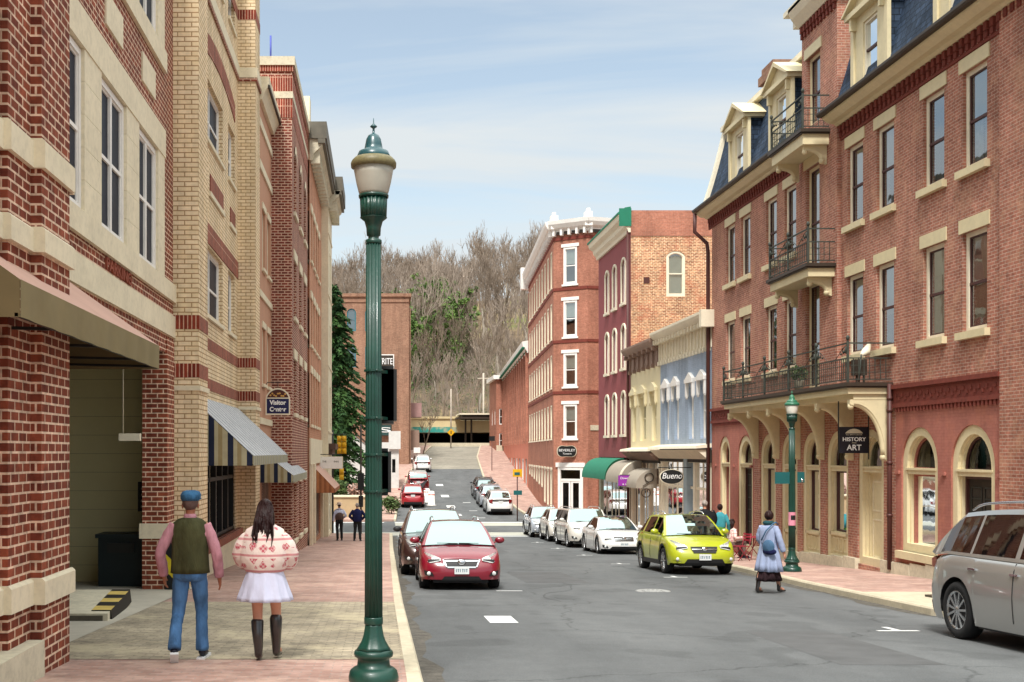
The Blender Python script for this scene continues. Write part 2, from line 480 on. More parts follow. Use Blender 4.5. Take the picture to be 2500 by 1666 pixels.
M['glassd'] = glassmat('shop_glass', (.72, .74, .7), .0, ior=1.35)
M['blind'] = paint('window_blind', hexc('#d9d8cc'), .8, .08, 2)
M['vase'] = paint('window_plant', hexc('#5f7a3c'), .7, .4, 20)
M['curt'] = paint('lace_curtain', hexc('#dfe1df'), .9, .15, 6)
M['kerb'] = paint('kerb_concrete', hexc('#c0b59d'), .85, .12, 1.5, .2, 60, grime=.15)
M['conc'] = paint('concrete', hexc('#b5ae9f'), .9, .1, .8, .15, 60, grime=.12)
M['concw'] = paint('cream_concrete_wall', hexc('#e0d6a6'), .9, .06, .6, .1, 40)
M['yellow'] = paint('signal_yellow', hexc('#d9a411'), .5, .12)
M['redp'] = paint('red_furniture_paint', hexc('#8e2232'), .5, .15)
M['purple'] = paint('magenta_sign', hexc('#8f2f9c'), .5, .1)
M['teal'] = paint('green_street_sign', hexc('#17595a'), .45, .1)
M['awnG'] = paint('green_awning_cloth', hexc('#1f7359'), .8, .08, 3)
M['awnB'] = paint('brown_awning_cloth', hexc('#c09a8a'), .85, .06, 1.2, .1, 90)
M['awnO'] = paint('olive_awning_cloth', hexc('#7f714f'), .85, .12, 1.5, .1, 90)
M['awnT'] = paint('taupe_awning_cloth', hexc('#9c9284'), .85, .08, 3)
M['rust'] = stripes('rust_striped_cloth', [(0, hexc('#a66a44')), (.5, hexc('#8b5434'))], .22)
M['bluestr'] = stripes('navy_cream_striped_cloth', [(0, hexc('#141d36')), (.3, hexc('#a49c80')), (.5, hexc('#8e7f5c')), (.72, hexc('#a49c80'))], .42)
M['greystr'] = stripes('grey_striped_metal', [(0, hexc('#555b68')), (.2, hexc('#c6c8ca')), (.45, hexc('#70747e')), (.6, hexc('#d2d0cc')), (.85, hexc('#9a9da4'))], .62)
M['oliv'] = stripes('faded_valance_cloth', [(0, hexc('#8c8c7a')), (.3, hexc('#a9a67a')), (.6, hexc('#9a9c96'))], .42)
M['hazard'] = stripes('hazard_stripes', [(0, hexc('#1d1a14')), (.5, hexc('#d5b240'))], .34, 'v')
M['hazd'] = stripes('hazard_board_stripes', [(0, (.01, .012, .012)), (.62, hexc('#c9b52c'))], .9, 'd')
M['cargl'] = carglass(); M['carsd'] = carglass('car_side_glass', .02, 1.3)
M['tyre'] = paint('tyre_rubber', (.012, .012, .013), .8, .1)
M['chrome'] = paint('chrome', (.75, .76, .78), .15, .03, metal=1)
M['rim'] = paint('alloy_wheel', (.55, .56, .57), .25, .05, metal=.9)
M['lens'] = paint('headlight_lens', (.62, .64, .62), .08, .35, 25, spec=.9, coat=1)
M['lensr'] = paint('red_tail_lens', hexc('#7d0f14'), .1, .2, 10, coat=1)
M['plast'] = paint('black_plastic', (.016, .016, .017), .55, .1)
M['plate'] = paint('licence_plate', hexc('#d6d9d8'), .4, .04)
M['platet'] = paint('plate_lettering', hexc('#4a6a7a'), .6, .05)
# ------------------------------------------------------------------ camera, sky, sun
cam = bpy.data.cameras.new('camera'); camo = bpy.data.objects.new('camera', cam); COL.objects.link(camo)
camo.rotation_euler = (R(90), 0, 0); cam.sensor_width = 36; cam.lens = 39.77
cam.shift_x = 0.128; cam.shift_y = 0.1088; cam.clip_start = .1; cam.clip_end = 3000
scene.camera = camo
scene.view_settings.view_transform = 'Standard'; scene.view_settings.look = 'None'
scene.view_settings.exposure = EXPO = 1.62; scene.view_settings.gamma = 1
SUN_EL, SUN_AZ = R(56), R(196)      # azimuth clockwise from +Y
w = bpy.data.worlds.new('World'); scene.world = w; w.use_nodes = True
nt = w.node_tree; nt.nodes.clear()
wo = N(nt, 'ShaderNodeOutputWorld'); bg = N(nt, 'ShaderNodeBackground'); bg.inputs[1].default_value = .11
sky = N(nt, 'ShaderNodeTexSky'); sky.sky_type = 'NISHITA'; sky.sun_disc = False
sky.sun_elevation = SUN_EL; sky.sun_rotation = SUN_AZ; sky.air_density = 1.0; sky.dust_density = 1.5; sky.ozone_density = 1.2
tc = N(nt, 'ShaderNodeTexCoord'); sp = N(nt, 'ShaderNodeSeparateXYZ'); nt.links.new(tc.outputs['Generated'], sp.inputs[0])
mz = N(nt, 'ShaderNodeMath', operation='MAXIMUM'); mz.inputs[1].default_value = .03; nt.links.new(sp.outputs[2], mz.inputs[0])
az = N(nt, 'ShaderNodeMath', operation='ADD'); az.inputs[1].default_value = .12; nt.links.new(mz.outputs[0], az.inputs[0])
dx = N(nt, 'ShaderNodeMath', operation='DIVIDE'); nt.links.new(sp.outputs[0], dx.inputs[0]); nt.links.new(az.outputs[0], dx.inputs[1])
dy = N(nt, 'ShaderNodeMath', operation='DIVIDE'); nt.links.new(sp.outputs[1], dy.inputs[0]); nt.links.new(az.outputs[0], dy.inputs[1])
cb = N(nt, 'ShaderNodeCombineXYZ'); nt.links.new(dx.outputs[0], cb.inputs[0]); nt.links.new(dy.outputs[0], cb.inputs[1])
mp = N(nt, 'ShaderNodeMapping'); mp.inputs['Rotation'].default_value = (0, 0, R(-50)); mp.inputs['Scale'].default_value = (.35, 1.25, 1); mp.inputs['Location'].default_value = (1.7, .35, 0)
nt.links.new(cb.outputs[0], mp.inputs[0])
n1 = noise(nt, 1.15, 6, mp.outputs[0], .56); n1.inputs['Distortion'].default_value = .6
rp = N(nt, 'ShaderNodeValToRGB'); rp.color_ramp.elements[0].position = .38; rp.color_ramp.elements[1].position = .60
rp.color_ramp.elements[0].color = (.22, .22, .22, 1); rp.color_ramp.elements[1].color = (1, 1, 1, 1)
nt.links.new(n1.outputs[0], rp.inputs[0])
# more cloud towards the horizon
hz = N(nt, 'ShaderNodeMapRange'); hz.inputs[1].default_value = .02; hz.inputs[2].default_value = .25; hz.inputs[3].default_value = .95; hz.inputs[4].default_value = 0.0
nt.links.new(sp.outputs[2], hz.inputs[0])
ad0 = N(nt, 'ShaderNodeMath', operation='ADD', use_clamp=True); nt.links.new(rp.outputs[0], ad0.inputs[0]); nt.links.new(hz.outputs[0], ad0.inputs[1])
ov = N(nt, 'ShaderNodeMapRange'); ov.inputs[1].default_value = .38; ov.inputs[2].default_value = .6; ov.inputs[3].default_value = 0; ov.inputs[4].default_value = .9; nt.links.new(sp.outputs[2], ov.inputs[0])
ad = N(nt, 'ShaderNodeMath', operation='ADD', use_clamp=True); nt.links.new(ad0.outputs[0], ad.inputs[0]); nt.links.new(ov.outputs[0], ad.inputs[1])
sc2 = N(nt, 'ShaderNodeMix', data_type='RGBA'); nt.links.new(ad.outputs[0], sc2.inputs[0])
skm = N(nt, 'ShaderNodeMix', data_type='RGBA', blend_type='MULTIPLY'); skm.inputs[0].default_value = 1; nt.links.new(sky.outputs[0], skm.inputs[6]); skm.inputs[7].default_value = (.75, .68, .57, 1)
nt.links.new(skm.outputs[2], sc2.inputs[6]); SKYW = sc2.inputs[7]; SKYW.default_value = (2.28, 2.44, 2.52, 1)
bgm = N(nt, 'ShaderNodeMix', data_type='RGBA', blend_type='MULTIPLY'); bgm.inputs[0].default_value = 1
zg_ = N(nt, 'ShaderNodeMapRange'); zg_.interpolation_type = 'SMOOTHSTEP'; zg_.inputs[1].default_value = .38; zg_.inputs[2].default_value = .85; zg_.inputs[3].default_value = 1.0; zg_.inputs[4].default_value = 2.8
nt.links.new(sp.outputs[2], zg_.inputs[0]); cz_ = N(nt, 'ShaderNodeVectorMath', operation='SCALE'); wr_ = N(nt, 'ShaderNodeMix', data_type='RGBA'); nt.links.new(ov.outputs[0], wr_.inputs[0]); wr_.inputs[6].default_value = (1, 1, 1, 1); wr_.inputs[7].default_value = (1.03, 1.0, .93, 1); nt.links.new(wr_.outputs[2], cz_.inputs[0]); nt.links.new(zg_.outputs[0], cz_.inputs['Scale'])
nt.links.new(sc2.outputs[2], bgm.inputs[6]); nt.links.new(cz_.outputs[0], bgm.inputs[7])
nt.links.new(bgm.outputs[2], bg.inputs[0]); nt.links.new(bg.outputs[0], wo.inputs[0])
sl = bpy.data.lights.new('sun', 'SUN'); sl.energy = 1.5; sl.angle = R(11); sl.color = (1, .97, .92)
so = bpy.data.objects.new('sun', sl); COL.objects.link(so)
sd = Vector((math.sin(SUN_AZ) * math.cos(SUN_EL), math.cos(SUN_AZ) * math.cos(SUN_EL), math.sin(SUN_EL)))
so.rotation_euler = sd.to_track_quat('Z', 'Y').to_euler(); so.location = (0, 0, 60)

# ------------------------------------------------------------------ ground
XL = [(-8, .45), (20, .39), (45, .5), (58, .6)]
XL2 = [(74.5, 1.0), (87, 1.3), (100, 2.0), (115, 2.9), (135, 4.8), (150, 6.7), (170, 9.5)]
XR = [(-8, 11), (14.2, 10.8), (16.2, 10.0), (18.5, 9.05), (25, 9.35), (30, 9.8), (35, 10.1), (61, 10.2)]
XR2 = [(74.5, 10.3), (112, 10.1), (135, 11.4), (150, 13.1), (170, 15.5)]

def strip(mb, fa, fb, y0, y1, zf, dz=0.0, step=1.5, mi=0):
    n = max(1, int(abs(y1 - y0) / step))
    for i in range(n):
        a = lerp(y0, y1, i / n); b = lerp(y0, y1, (i + 1) / n)
        mb.quad((fa(a), a, zf(a) + dz), (fb(a), a, zf(a) + dz), (fb(b), b, zf(b) + dz), (fa(b), b, zf(b) + dz), mi, True)
cst = lambda c: (lambda y: c)

def asphalt():
    m, nt, out = new_mat('asphalt'); b = bsdf(nt, out, .88, 0, .25)
    tc = N(nt, 'ShaderNodeTexCoord')
    mp = N(nt, 'ShaderNodeMapping'); mp.inputs['Scale'].default_value = (1, .22, 1); nt.links.new(tc.outputs['Object'], mp.inputs[0])
    n1 = noise(nt, .55, 6, mp.outputs[0], .6); n2 = noise(nt, 70, 3, tc.outputs['Object'], .7); n3 = noise(nt, 2.2, 8, tc.outputs['Object'], .75)
    r = N(nt, 'ShaderNodeValToRGB'); r.color_ramp.elements[0].position = .3; r.color_ramp.elements[1].position = .7
    r.color_ramp.elements[0].color = (.095, .099, .101, 1); r.color_ramp.elements[1].color = (.148, .153, .154, 1)
    nt.links.new(n1.outputs[0], r.inputs[0])
    c = vmul(nt, r.outputs[0], mul_range(nt, n2.outputs[0], .72, 1.25)); c = vmul(nt, c, mul_range(nt, n3.outputs[0], .86, 1.06))
    # thin cracks
    v = N(nt, 'ShaderNodeTexVoronoi', feature='DISTANCE_TO_EDGE'); v.inputs['Scale'].default_value = .22
    nw = noise(nt, 1.2, 5, tc.outputs['Object']); va = N(nt, 'ShaderNodeVectorMath', operation='ADD'); nt.links.new(tc.outputs['Object'], va.inputs[0]); nt.links.new(nw.outputs[1], va.inputs[1]); nt.links.new(va.outputs[0], v.inputs['Vector'])
    c = vmul(nt, c, mul_range(nt, v.outputs['Distance'], .62, 1.0, 0.0, .008))
    n5 = noise(nt, .9, 2, tc.outputs['Object'], .3); c = vmul(nt, c, mul_range(nt, n5.outputs[0], .84, 1.0, .36, .40))
    nt.links.new(c, b.inputs['Base Color'])
    bp = N(nt, 'ShaderNodeBump'); bp.inputs['Strength'].default_value = .35; bp.inputs['Distance'].default_value = .006
    nt.links.new(n2.outputs[0], bp.inputs['Height']); nt.links.new(bp.outputs[0], b.inputs['Normal'])
    return m
M['asph'] = asphalt()
def terrain_mat():
    return vcol_leaf('leaf_litter', hexc('#66583f'), hexc('#6f7342'), hexc('#85725a'), .12, .95)
M['terr'] = terrain_mat()
mb = MB(); strip(mb, cst(-600), cst(600), -60, 170, lambda y: sz(y) - .35, 0, 5); struct('ground', mb, M['terr'], 'rough ground spreading out under the town')
mb = MB(); strip(mb, cst(-.6), cst(11.5), -8, 61.5, sz); strip(mb, cst(-70), cst(70), 61.5, 74, sz); strip(mb, cst(.2), cst(11.3), 74, 121, sz)
struct('road', mb, M['asph'], 'grey asphalt street running downhill between the brick buildings')
mb = MB(); strip(mb, cst(1.5), cst(13), 121, 146, sz, .0, 2); strip(mb, cst(-30), cst(60), 146, 168, sz, 0, 2)
struct('concrete_road', mb, paint('old_concrete_road', hexc('#8d877a'), .9, .2, .5, .15, 60, grime=.25), 'worn pale concrete road climbing to the railway bridge')
# pavements
def pav(name, label, xa, xb, y0, y1, mat, side):
    mb = MB(); strip(mb, xa, xb, y0, y1, gz)
    fb = (lambda y: xb(y)) if side > 0 else (lambda y: xa(y))
    for y in (y0, y1):
        mb.quad((xa(y), y, gz(y)), (xb(y), y, gz(y)), (xb(y), y, sz(y) - .3), (xa(y), y, sz(y) - .3))
    return struct(name, mb, mat, label)
kx = .16
pav('left_pavement', 'pink brick pavement along the left buildings', cst(-34), lambda y: interp(XL, y) - kx, -8, 61, M['walk'], 1)
pav('right_pavement', 'pink brick pavement in front of the right buildings', lambda y: interp(XR, y) + kx, cst(60), -8, 61, M['walk'], -1)
pav('far_left_pavement', 'pale pavement on the left beyond the crossing', cst(-60), lambda y: interp(XL2, y) - kx, 74.5, 158, M['walk'], 1)
pav('far_right_pavement', 'brick pavement on the right beyond the crossing', lambda y: interp(XR2, y) + kx, cst(60), 74.5, 158, M['walk'], -1)
def kerb(name, tab, side, y0, y1, label):
    mb = MB(); n = int((y1 - y0) / 1.2)
    for i in range(n):
        a = lerp(y0, y1, i / n); b = lerp(y0, y1, (i + .992) / n)
        xa = interp(tab, a); xb = interp(tab, b); s = -side * kx
        p = []
        for (x, y) in ((xa, a), (xb, b)):
            z1 = gz(y) + .004; z0 = sz(y) - .2
            p.append([(x + s, y, z0), (x + s, y, z1), (x - side * .025, y, z1), (x, y, z1 - .03), (x + side * .01, y, z0)])
        mb.loft(p, 0, False)
    return struct(name, mb, M['kerb'], label)
kerb('left_kerb', XL, 1, -8, 61, 'pale concrete kerb on the left of the street')
kerb('right_kerb', XR, -1, -8, 61, 'pale concrete kerb on the right of the street')
kerb('far_left_kerb', XL2, 1, 74.5, 158, 'pale kerb on the left beyond the crossing')
kerb('far_right_kerb', XR2, -1, 74.5, 158, 'pale kerb on the right beyond the crossing')
mb = MB(); strip(mb, cst(-4.4), lambda y: interp(XL, y) - kx - .002, 12.3, 19.7, gz, .004)
struct('driveway', mb, M['cobble'], 'driveway of worn grey and buff pavers crossing the left pavement')
mb = MB(); strip(mb, cst(-14), cst(-3.8), 12.3, 24.9, gz, .009)
struct('driveway_apron', mb, M['conc'], 'smooth concrete apron leading into the parking garage')
mb = MB(); strip(mb, lambda y: interp(XR, y) + kx + .002, cst(12.2), 17.5, 22.0, gz, .005)
struct('kerb_ramp', mb, M['kerb'], 'buff concrete ramp at the edge of the right pavement')
mb = MB()
mb.box(10.0, 10.9, 20.0, 20.8, gz(20.4) - .02, gz(20.4) + .028)
tag(mb.build('pavement_grate', M['gutter']), 'dark metal grate set in the buff ramp behind the silver car', 'grate')
# expansion joint / edging lines
def mark(mb, x0, x1, y0, y1, dz=.004): strip(mb, cst(x0), cst(x1), y0, y1, sz, dz, .5)
M['mark'] = paint('road_marking_paint', hexc('#d7d8d6'), .7, .1, 8, grime=.2)
mb = MB()
for y in (16.3, 28.6, 35.2, 41.4, 47.6, 53.8): mark(mb, 7.15, 7.75, y - .06, y + .06); mark(mb, 7.42, 7.52, y + .06, y + .5)
for y in (24.0, 31.0): mark(mb, 2.45, 3.0, y - .06, y + .06)
mark(mb, 1.68, 2.12, 17.4, 18.5)
for y in (80, 87, 95, 104): mark(mb, 5.1, 5.75, y, y + 1.6)
for y in (78, 84.5, 91): mark(mb, 6.6, 7.2, y - .15, y + .15)
mark(mb, .9, 10, 60.2, 60.7); mark(mb, .9, 10, 73.2, 73.8); mark(mb, -16, .2, 73.3, 73.8)
for x in (-12, -9, -6, -3): mark(mb, x, x + .5, 62.5, 73)
struct('road_marking', mb, M['mark'], 'white painted marks on the asphalt street')
M['patch'] = paint('tar_patch', (.055, .055, .057), .8, .2, 3, .3, 80); M['grit'] = paint('gutter_grit', (.10, .09, .075), .95, .35, 5, .4, 60, grime=.4)
rp_ = random.Random(21); mb = MB()
for k in range(6):
    x = rp_.uniform(2.5, 8.0); y = rp_.uniform(19, 52); a_ = rp_.choice((0.0, 1.57)) + rp_.uniform(-.25, .25); w_ = .011
    for q in range(int(rp_.uniform(10, 26))):
        x2 = x + .32 * math.cos(a_); y2 = y + .32 * math.sin(a_); nx, ny = -math.sin(a_) * w_, math.cos(a_) * w_
        mb.quad((x - nx, y - ny, sz(y) + .0035), (x2 - nx, y2 - ny, sz(y2) + .0035), (x2 + nx, y2 + ny, sz(y2) + .0035), (x + nx, y + ny, sz(y) + .0035)); x, y = x2, y2; a_ += rp_.uniform(-.28, .28)
struct('sealed_crack', mb, M['patch'], 'thin dark tar lines sealing cracks in the asphalt')
mb = MB()
for (x0, x1, y0, y1) in ((3.4, 4.9, 26.5, 31), (5.2, 6.4, 12.8, 16.2), (4.0, 5.0, 44, 53)): strip(mb, cst(x0), cst(x1), y0, y1, sz, .002, .7)
struct('road_patch', mb, paint('repaired_asphalt', (.092, .093, .094), .9, .15, 2, .35, 70), 'slightly darker repaired patches in the asphalt')
mb = MB(); strip(mb, lambda y: interp(XL, y) + .01, lambda y: interp(XL, y) + .2 + .08 * math.sin(y * 1.7) + .05 * math.sin(y * 4.1), -6, 60, sz, .0025, .5); strip(mb, lambda y: interp(XR, y) - .22 - .09 * math.sin(y * 1.3) - .05 * math.sin(y * 3.7), lambda y: interp(XR, y) - .01, -6, 60, sz, .0025, .5)
struct('gutter_grit', mb, M['grit'], 'brown grit gathered along both kerbs')
mb = MB(); mark(mb, -14, 10.2, 61.0, 64.0, .003); mark(mb, .9, 10.3, 70.2, 73.0, .003)
struct('crosswalk', mb, paint('pale_crosswalk', hexc('#a9a89c'), .85, .12, 1), 'pale paved crosswalk bands across the junction')
mb = MB(); c = (5.75, 23.9, sz(23.9) + .004)
mb.lathe([(.36, -.01), (.36, .006), (.30, .006), (.29, .003), (.02, .004)], c, 28)
for k in range(14):
    a = 2 * PI * k / 14; mb.box(c[0] + .21 * math.cos(a) - .025, c[0] + .21 * math.cos(a) + .025, c[1] + .21 * math.sin(a) - .03, c[1] + .21 * math.sin(a) + .03, c[2], c[2] + .012)
tag(mb.build('manhole_cover', paint('worn_cast_iron', (.3, .3, .29), .5, .3, 20)), 'round worn manhole cover in the middle of the street', 'manhole')

# ------------------------------------------------------------------ hill
def hillz(x, y):
    t = max(0.0, (y - 172) / 130.0)
    t2 = min(t, 1.0)
    base = 1.2 + 37 * (t2 ** .85) + max(0, t - 1) * 4
    side = .20 * (x - 9) * t2
    return base + max(-12, min(26, side)) + 1.6 * math.sin(x * .06 + y * .03) * t2 + .9 * math.sin(x * .17 - y * .11) * t2
mb = MB(); nx, ny = 90, 60
for j in range(ny):
    for i in range(nx):
        X = [lerp(-260, 330, (i + a) / nx) for a in (0, 1)]; Y = [168 + 330 * ((j + a) / ny) ** 1.4 for a in (0, 1)]
        mb.quad((X[0], Y[0], hillz(X[0], Y[0])), (X[1], Y[0], hillz(X[1], Y[0])), (X[1], Y[1], hillz(X[1], Y[1])), (X[0], Y[1], hillz(X[0], Y[1])), 0, True)
struct('hillside', mb, M['terr'], 'brown leaf strewn hillside behind the railway bridge')

# ------------------------------------------------------------------ trees
def bare_tree_mesh(seed, H, spread=.5, levels=5, twig=.035, trunk=.24, upr=.35):
    r = random.Random(seed); mb = MB(); tr = MB()
    def grow(p, d, L, rad, lv):
        n = 3 if lv < 3 else 2
        pts = [p]; q = p.copy(); dd = d.copy()
        for i in range(n):
            dd = (dd + Vector((r.uniform(-.22, .22), r.uniform(-.22, .22), r.uniform(-.06, .2) * upr * 2))).normalized()
            q = q + dd * L / n; pts.append(q.copy())
        rr = [lerp(rad, rad * .62, i / n) for i in range(n + 1)]
        (tr if lv == 0 else mb).tube(pts, rr, 6 if lv == 0 else (4 if lv < 2 else 3), cap=False)
        if lv >= levels: return
        nb = (3 if lv == 0 else r.choice((3, 3, 4)))
        for k in range(nb):
            t = r.uniform(.45, 1) if k else 1.0
            b = pts[0].lerp(pts[-1], 0) if False else pts[min(n, int(t * n + .5))]
            ax = Vector((r.uniform(-1, 1), r.uniform(-1, 1), r.uniform(-.2, .5))).normalized()
            nd = (dd * .9 + ax * spread * (1.1 if k else .5) + Vector((0, 0, upr))).normalized()
            grow(b, nd, L * r.uniform(.55, .8), max(rr[-1] * r.uniform(.55, .75), twig), lv + 1)
    grow(Vector((0, 0, -.5)), Vector((0, 0, 1)), H * .42, trunk, 0)
    return tr, mb
M['bark'] = paint('grey_bark', hexc('#857566'), .9, .25, .5)
M['bark2'] = paint('pale_bark', hexc('#b1a698'), .9, .25, .5)
M['twig'] = paint('brown_twigs', hexc('#948578'), .9, .2, .3)
M['ivy'] = vcol_leaf('ivy_leaves', (.04, .09, .018), (.19, .27, .07), (.10, .17, .04), .8)
M['fir'] = vcol_leaf('fir_needles', (.008, .03, .012), (.07, .14, .035), (.03, .075, .02), .9)
M['bushm'] = vcol_leaf('shrub_leaves', (.03, .06, .02), (.16, .22, .07), (.08, .12, .04), 2)
M['flow'] = vcol_leaf('blossom', hexc('#b98a7c'), hexc('#d9c7bb'), hexc('#8f6a5c'), 3)
protos = []
for k in range(6):
    tr, br = bare_tree_mesh(100 + k, [15, 18, 14, 19, 16, 14][k], .5 + .09 * (k % 3), 5 if k % 2 else 4, [.05, .038][k % 2], .32)
    protos.append((tr, br))
def leafcloud(mb, pts, n, size, r, flat=False):
    """pts: list of (center, radius); scatters small leaf quads"""
    for _ in range(n):
        c, rad = r.choice(pts)
        v = Vector((r.gauss(0, 1), r.gauss(0, 1), r.gauss(0, 1))).normalized() * rad * (r.random() ** .4)
        p = Vector(c) + v; s = size * r.uniform(.6, 1.4)
        a = Vector((r.uniform(-1, 1), r.uniform(-1, 1), r.uniform(-.6, .6))).normalized(); b = a.orthogonal().normalized()
        b = (b + a.cross(b) * r.uniform(-1, 1)).normalized()
        mb.quad(p - a * s, p - b * s * .6, p + a * s, p + b * s * .6)
tree_src = []
for k, (tr, br) in enumerate(protos):
    e = thing('bare_tree', 'leafless grey tree standing in the woods on the far hillside', 'tree', group='leafless trees on the far hillside')
    tr.build('trunk', M['bark'] if k % 2 else M['bark2'], e); br.build('crown', M['twig'] if k % 3 else M['bark'], e)
    tree_src.append(e)
used = [False] * 6
rt = random.Random(5); cnt = 0; placed = []
def put_tree(x, y, sc=1.0):
    global cnt
    k = rt.randrange(6)
    if used[k]: e = copy_tree(tree_src[k])
    else: e = tree_src[k]; used[k] = True
    e.location = (x, y, hillz(x, y)); e.rotation_euler = (rt.uniform(-.05, .05), rt.uniform(-.05, .05), rt.uniform(0, 6.28)); e.scale = (sc,) * 3
    return e
# seen wedge: from behind the left buildings to the right buildings
for row, (Y, n) in enumerate([(182, 9), (192, 13), (204, 15), (215, 18), (226, 19), (240, 22), (255, 24), (272, 26), (288, 28), (306, 28)]):
    xl = (775 - 930) * Y / 2762; xr = (1345 - 930) * Y / 2762
    for i in range(n):
        x = lerp(xl, xr, (i + rt.uniform(.1, .9)) / n); y = Y + rt.uniform(-6, 6)
        put_tree(x, y, rt.uniform(.72, 1.1) * (.75 if row < 2 else (.9 if row < 5 else 1.0)))
# ivy clad trees
ri = random.Random(9)
for i, (px, Y) in enumerate([(992, 196), (1010, 201), (1032, 208), (1052, 203), (1080, 212), (1100, 205), (1122, 214), (1142, 221), (1018, 218), (1066, 224), (1000, 226), (1044, 230), (1090, 228), (1116, 200)]):
    x = (px - 930) * Y / 2762; H = ri.uniform(15, 20)
    z = hillz(x, Y)
    e = thing('ivy_tree', 'bare tree wrapped in green ivy low on the hillside', 'tree', (x, Y, z), group='ivy covered trees on the hillside')
    tr, br = bare_tree_mesh(300 + i, H, .5, 4, .05, .22)
    for m_ in (tr, br): m_.v = [v + Vector((x, Y, z)) for v in m_.v]
    tr.build('trunk', M['bark'], e); br.build('crown', M['twig'], e)
    lv = MB(); pts = [((x + ri.uniform(-.5, .5), Y + ri.uniform(-.5, .5), z + t), lerp(.8, 1.35, t / H)) for t in [H * .055 * q for q in range(1, 15)]]
    for v in br.v[::14]:
        if v.z - z < H * .8 and ri.random() < .45: pts.append((v, .55))
    leafcloud(lv, pts, 1900, .25, ri); lv.build('ivy', M['ivy'], e)
# undergrowth
mb = MB(); ru = random.Random(4)
for _ in range(8500):
    Y = ru.uniform(172, 235); x = ru.uniform((960 - 930) * Y / 2762 - 6, (1330 - 930) * Y / 2762)
    z = hillz(x, Y); h = ru.uniform(.6, 3.2)
    mb.tube([(x, Y, z - .1), (x + ru.uniform(-.6, .6), Y, z + h)], [.03, .012], 3, cap=False)
o = mb.build('brushwood', M['twig']); tag(o, 'thin bare brushwood covering the lower slope of the hill', 'undergrowth', kind='stuff')
mb = MB()
for _ in range(330):
    Y = ru.uniform(172, 232); x = ru.uniform((980 - 930) * Y / 2762 - 4, (1300 - 930) * Y / 2762)
    leafcloud(mb, [((x, Y, hillz(x, Y) + .2), ru.uniform(.6, 1.6))], 45, .17, ru)
o = mb.build('ground_cover', M['bushm']); tag(o, 'green and brown ground cover at the foot of the wooded hill', 'ground cover', kind='stuff')

def conifer(x, y, z, H, rad, label, n=150, seed=1):
    r = random.Random(seed)
    e = thing('conifer_tree', label, 'tree', (x, y, z))
    t = MB(); t.tube([(x, y, z - .3), (x, y, z + H * .5), (x, y, z + H * .98)], [.28, .17, .02], 8); t.build('trunk', M['bark'], e)
    lv = MB()
    for i in range(n):
        f = (i + .5) / n; hz_ = z + H * (.06 + .93 * f); L = rad * (1 - f) ** .8 * r.uniform(.6, 1.12) + .25
        a = r.uniform(0, 2 * PI); d = Vector((math.cos(a), math.sin(a), 0)); side = Vector((-d.y, d.x, 0))
        base = Vector((x, y, hz_)); m = int(10 + 26 * L)
        for k in range(m):
            t_ = (k + r.random()) / m; droop = -.42 * L * t_ * t_ - .1 * t_ + .08 * L * max(0, t_ - .75)
            w_ = (.10 + .30 * L * .35) * (1.1 - t_ * .8)
            p = base + d * L * t_ + Vector((0, 0, droop)) + side * r.uniform(-w_, w_) * 1.3 + Vector((0, 0, r.uniform(-.16, .05)))
            s = r.uniform(.13, .27)
            q = (d * r.uniform(.4, 1) + side * r.uniform(-.9, .9) + Vector((0, 0, r.uniform(-.9, .0)))).normalized()
            pp = q.cross(Vector((r.uniform(-1, 1), r.uniform(-1, 1), .4))).normalized()
            lv.add([p - pp * s * .4, p + q * s * 1.5, p + pp * s * .4, p - q * s * .3], [(0, 1, 2, 3)])
    lv.build('crown', M['fir'], e)
    return e
conifer(-3.5, 86, gz(86) + .5, 16.6, 3.9, 'tall dark evergreen with drooping branches beyond the left buildings', 330, 3)
conifer(-6.3, 98, gz(98) + .5, 13.5, 3.4, 'shorter dark evergreen half hidden behind the tall evergreen', 120, 8)
# ------------------------------------------------------------------ cars (local: +y front, z up from the road)
def carpaint(name, c, metal=.0, rough=.3):
    return paint(name, c, rough, .03, 1, metal=metal, spec=.5, coat=1.0)

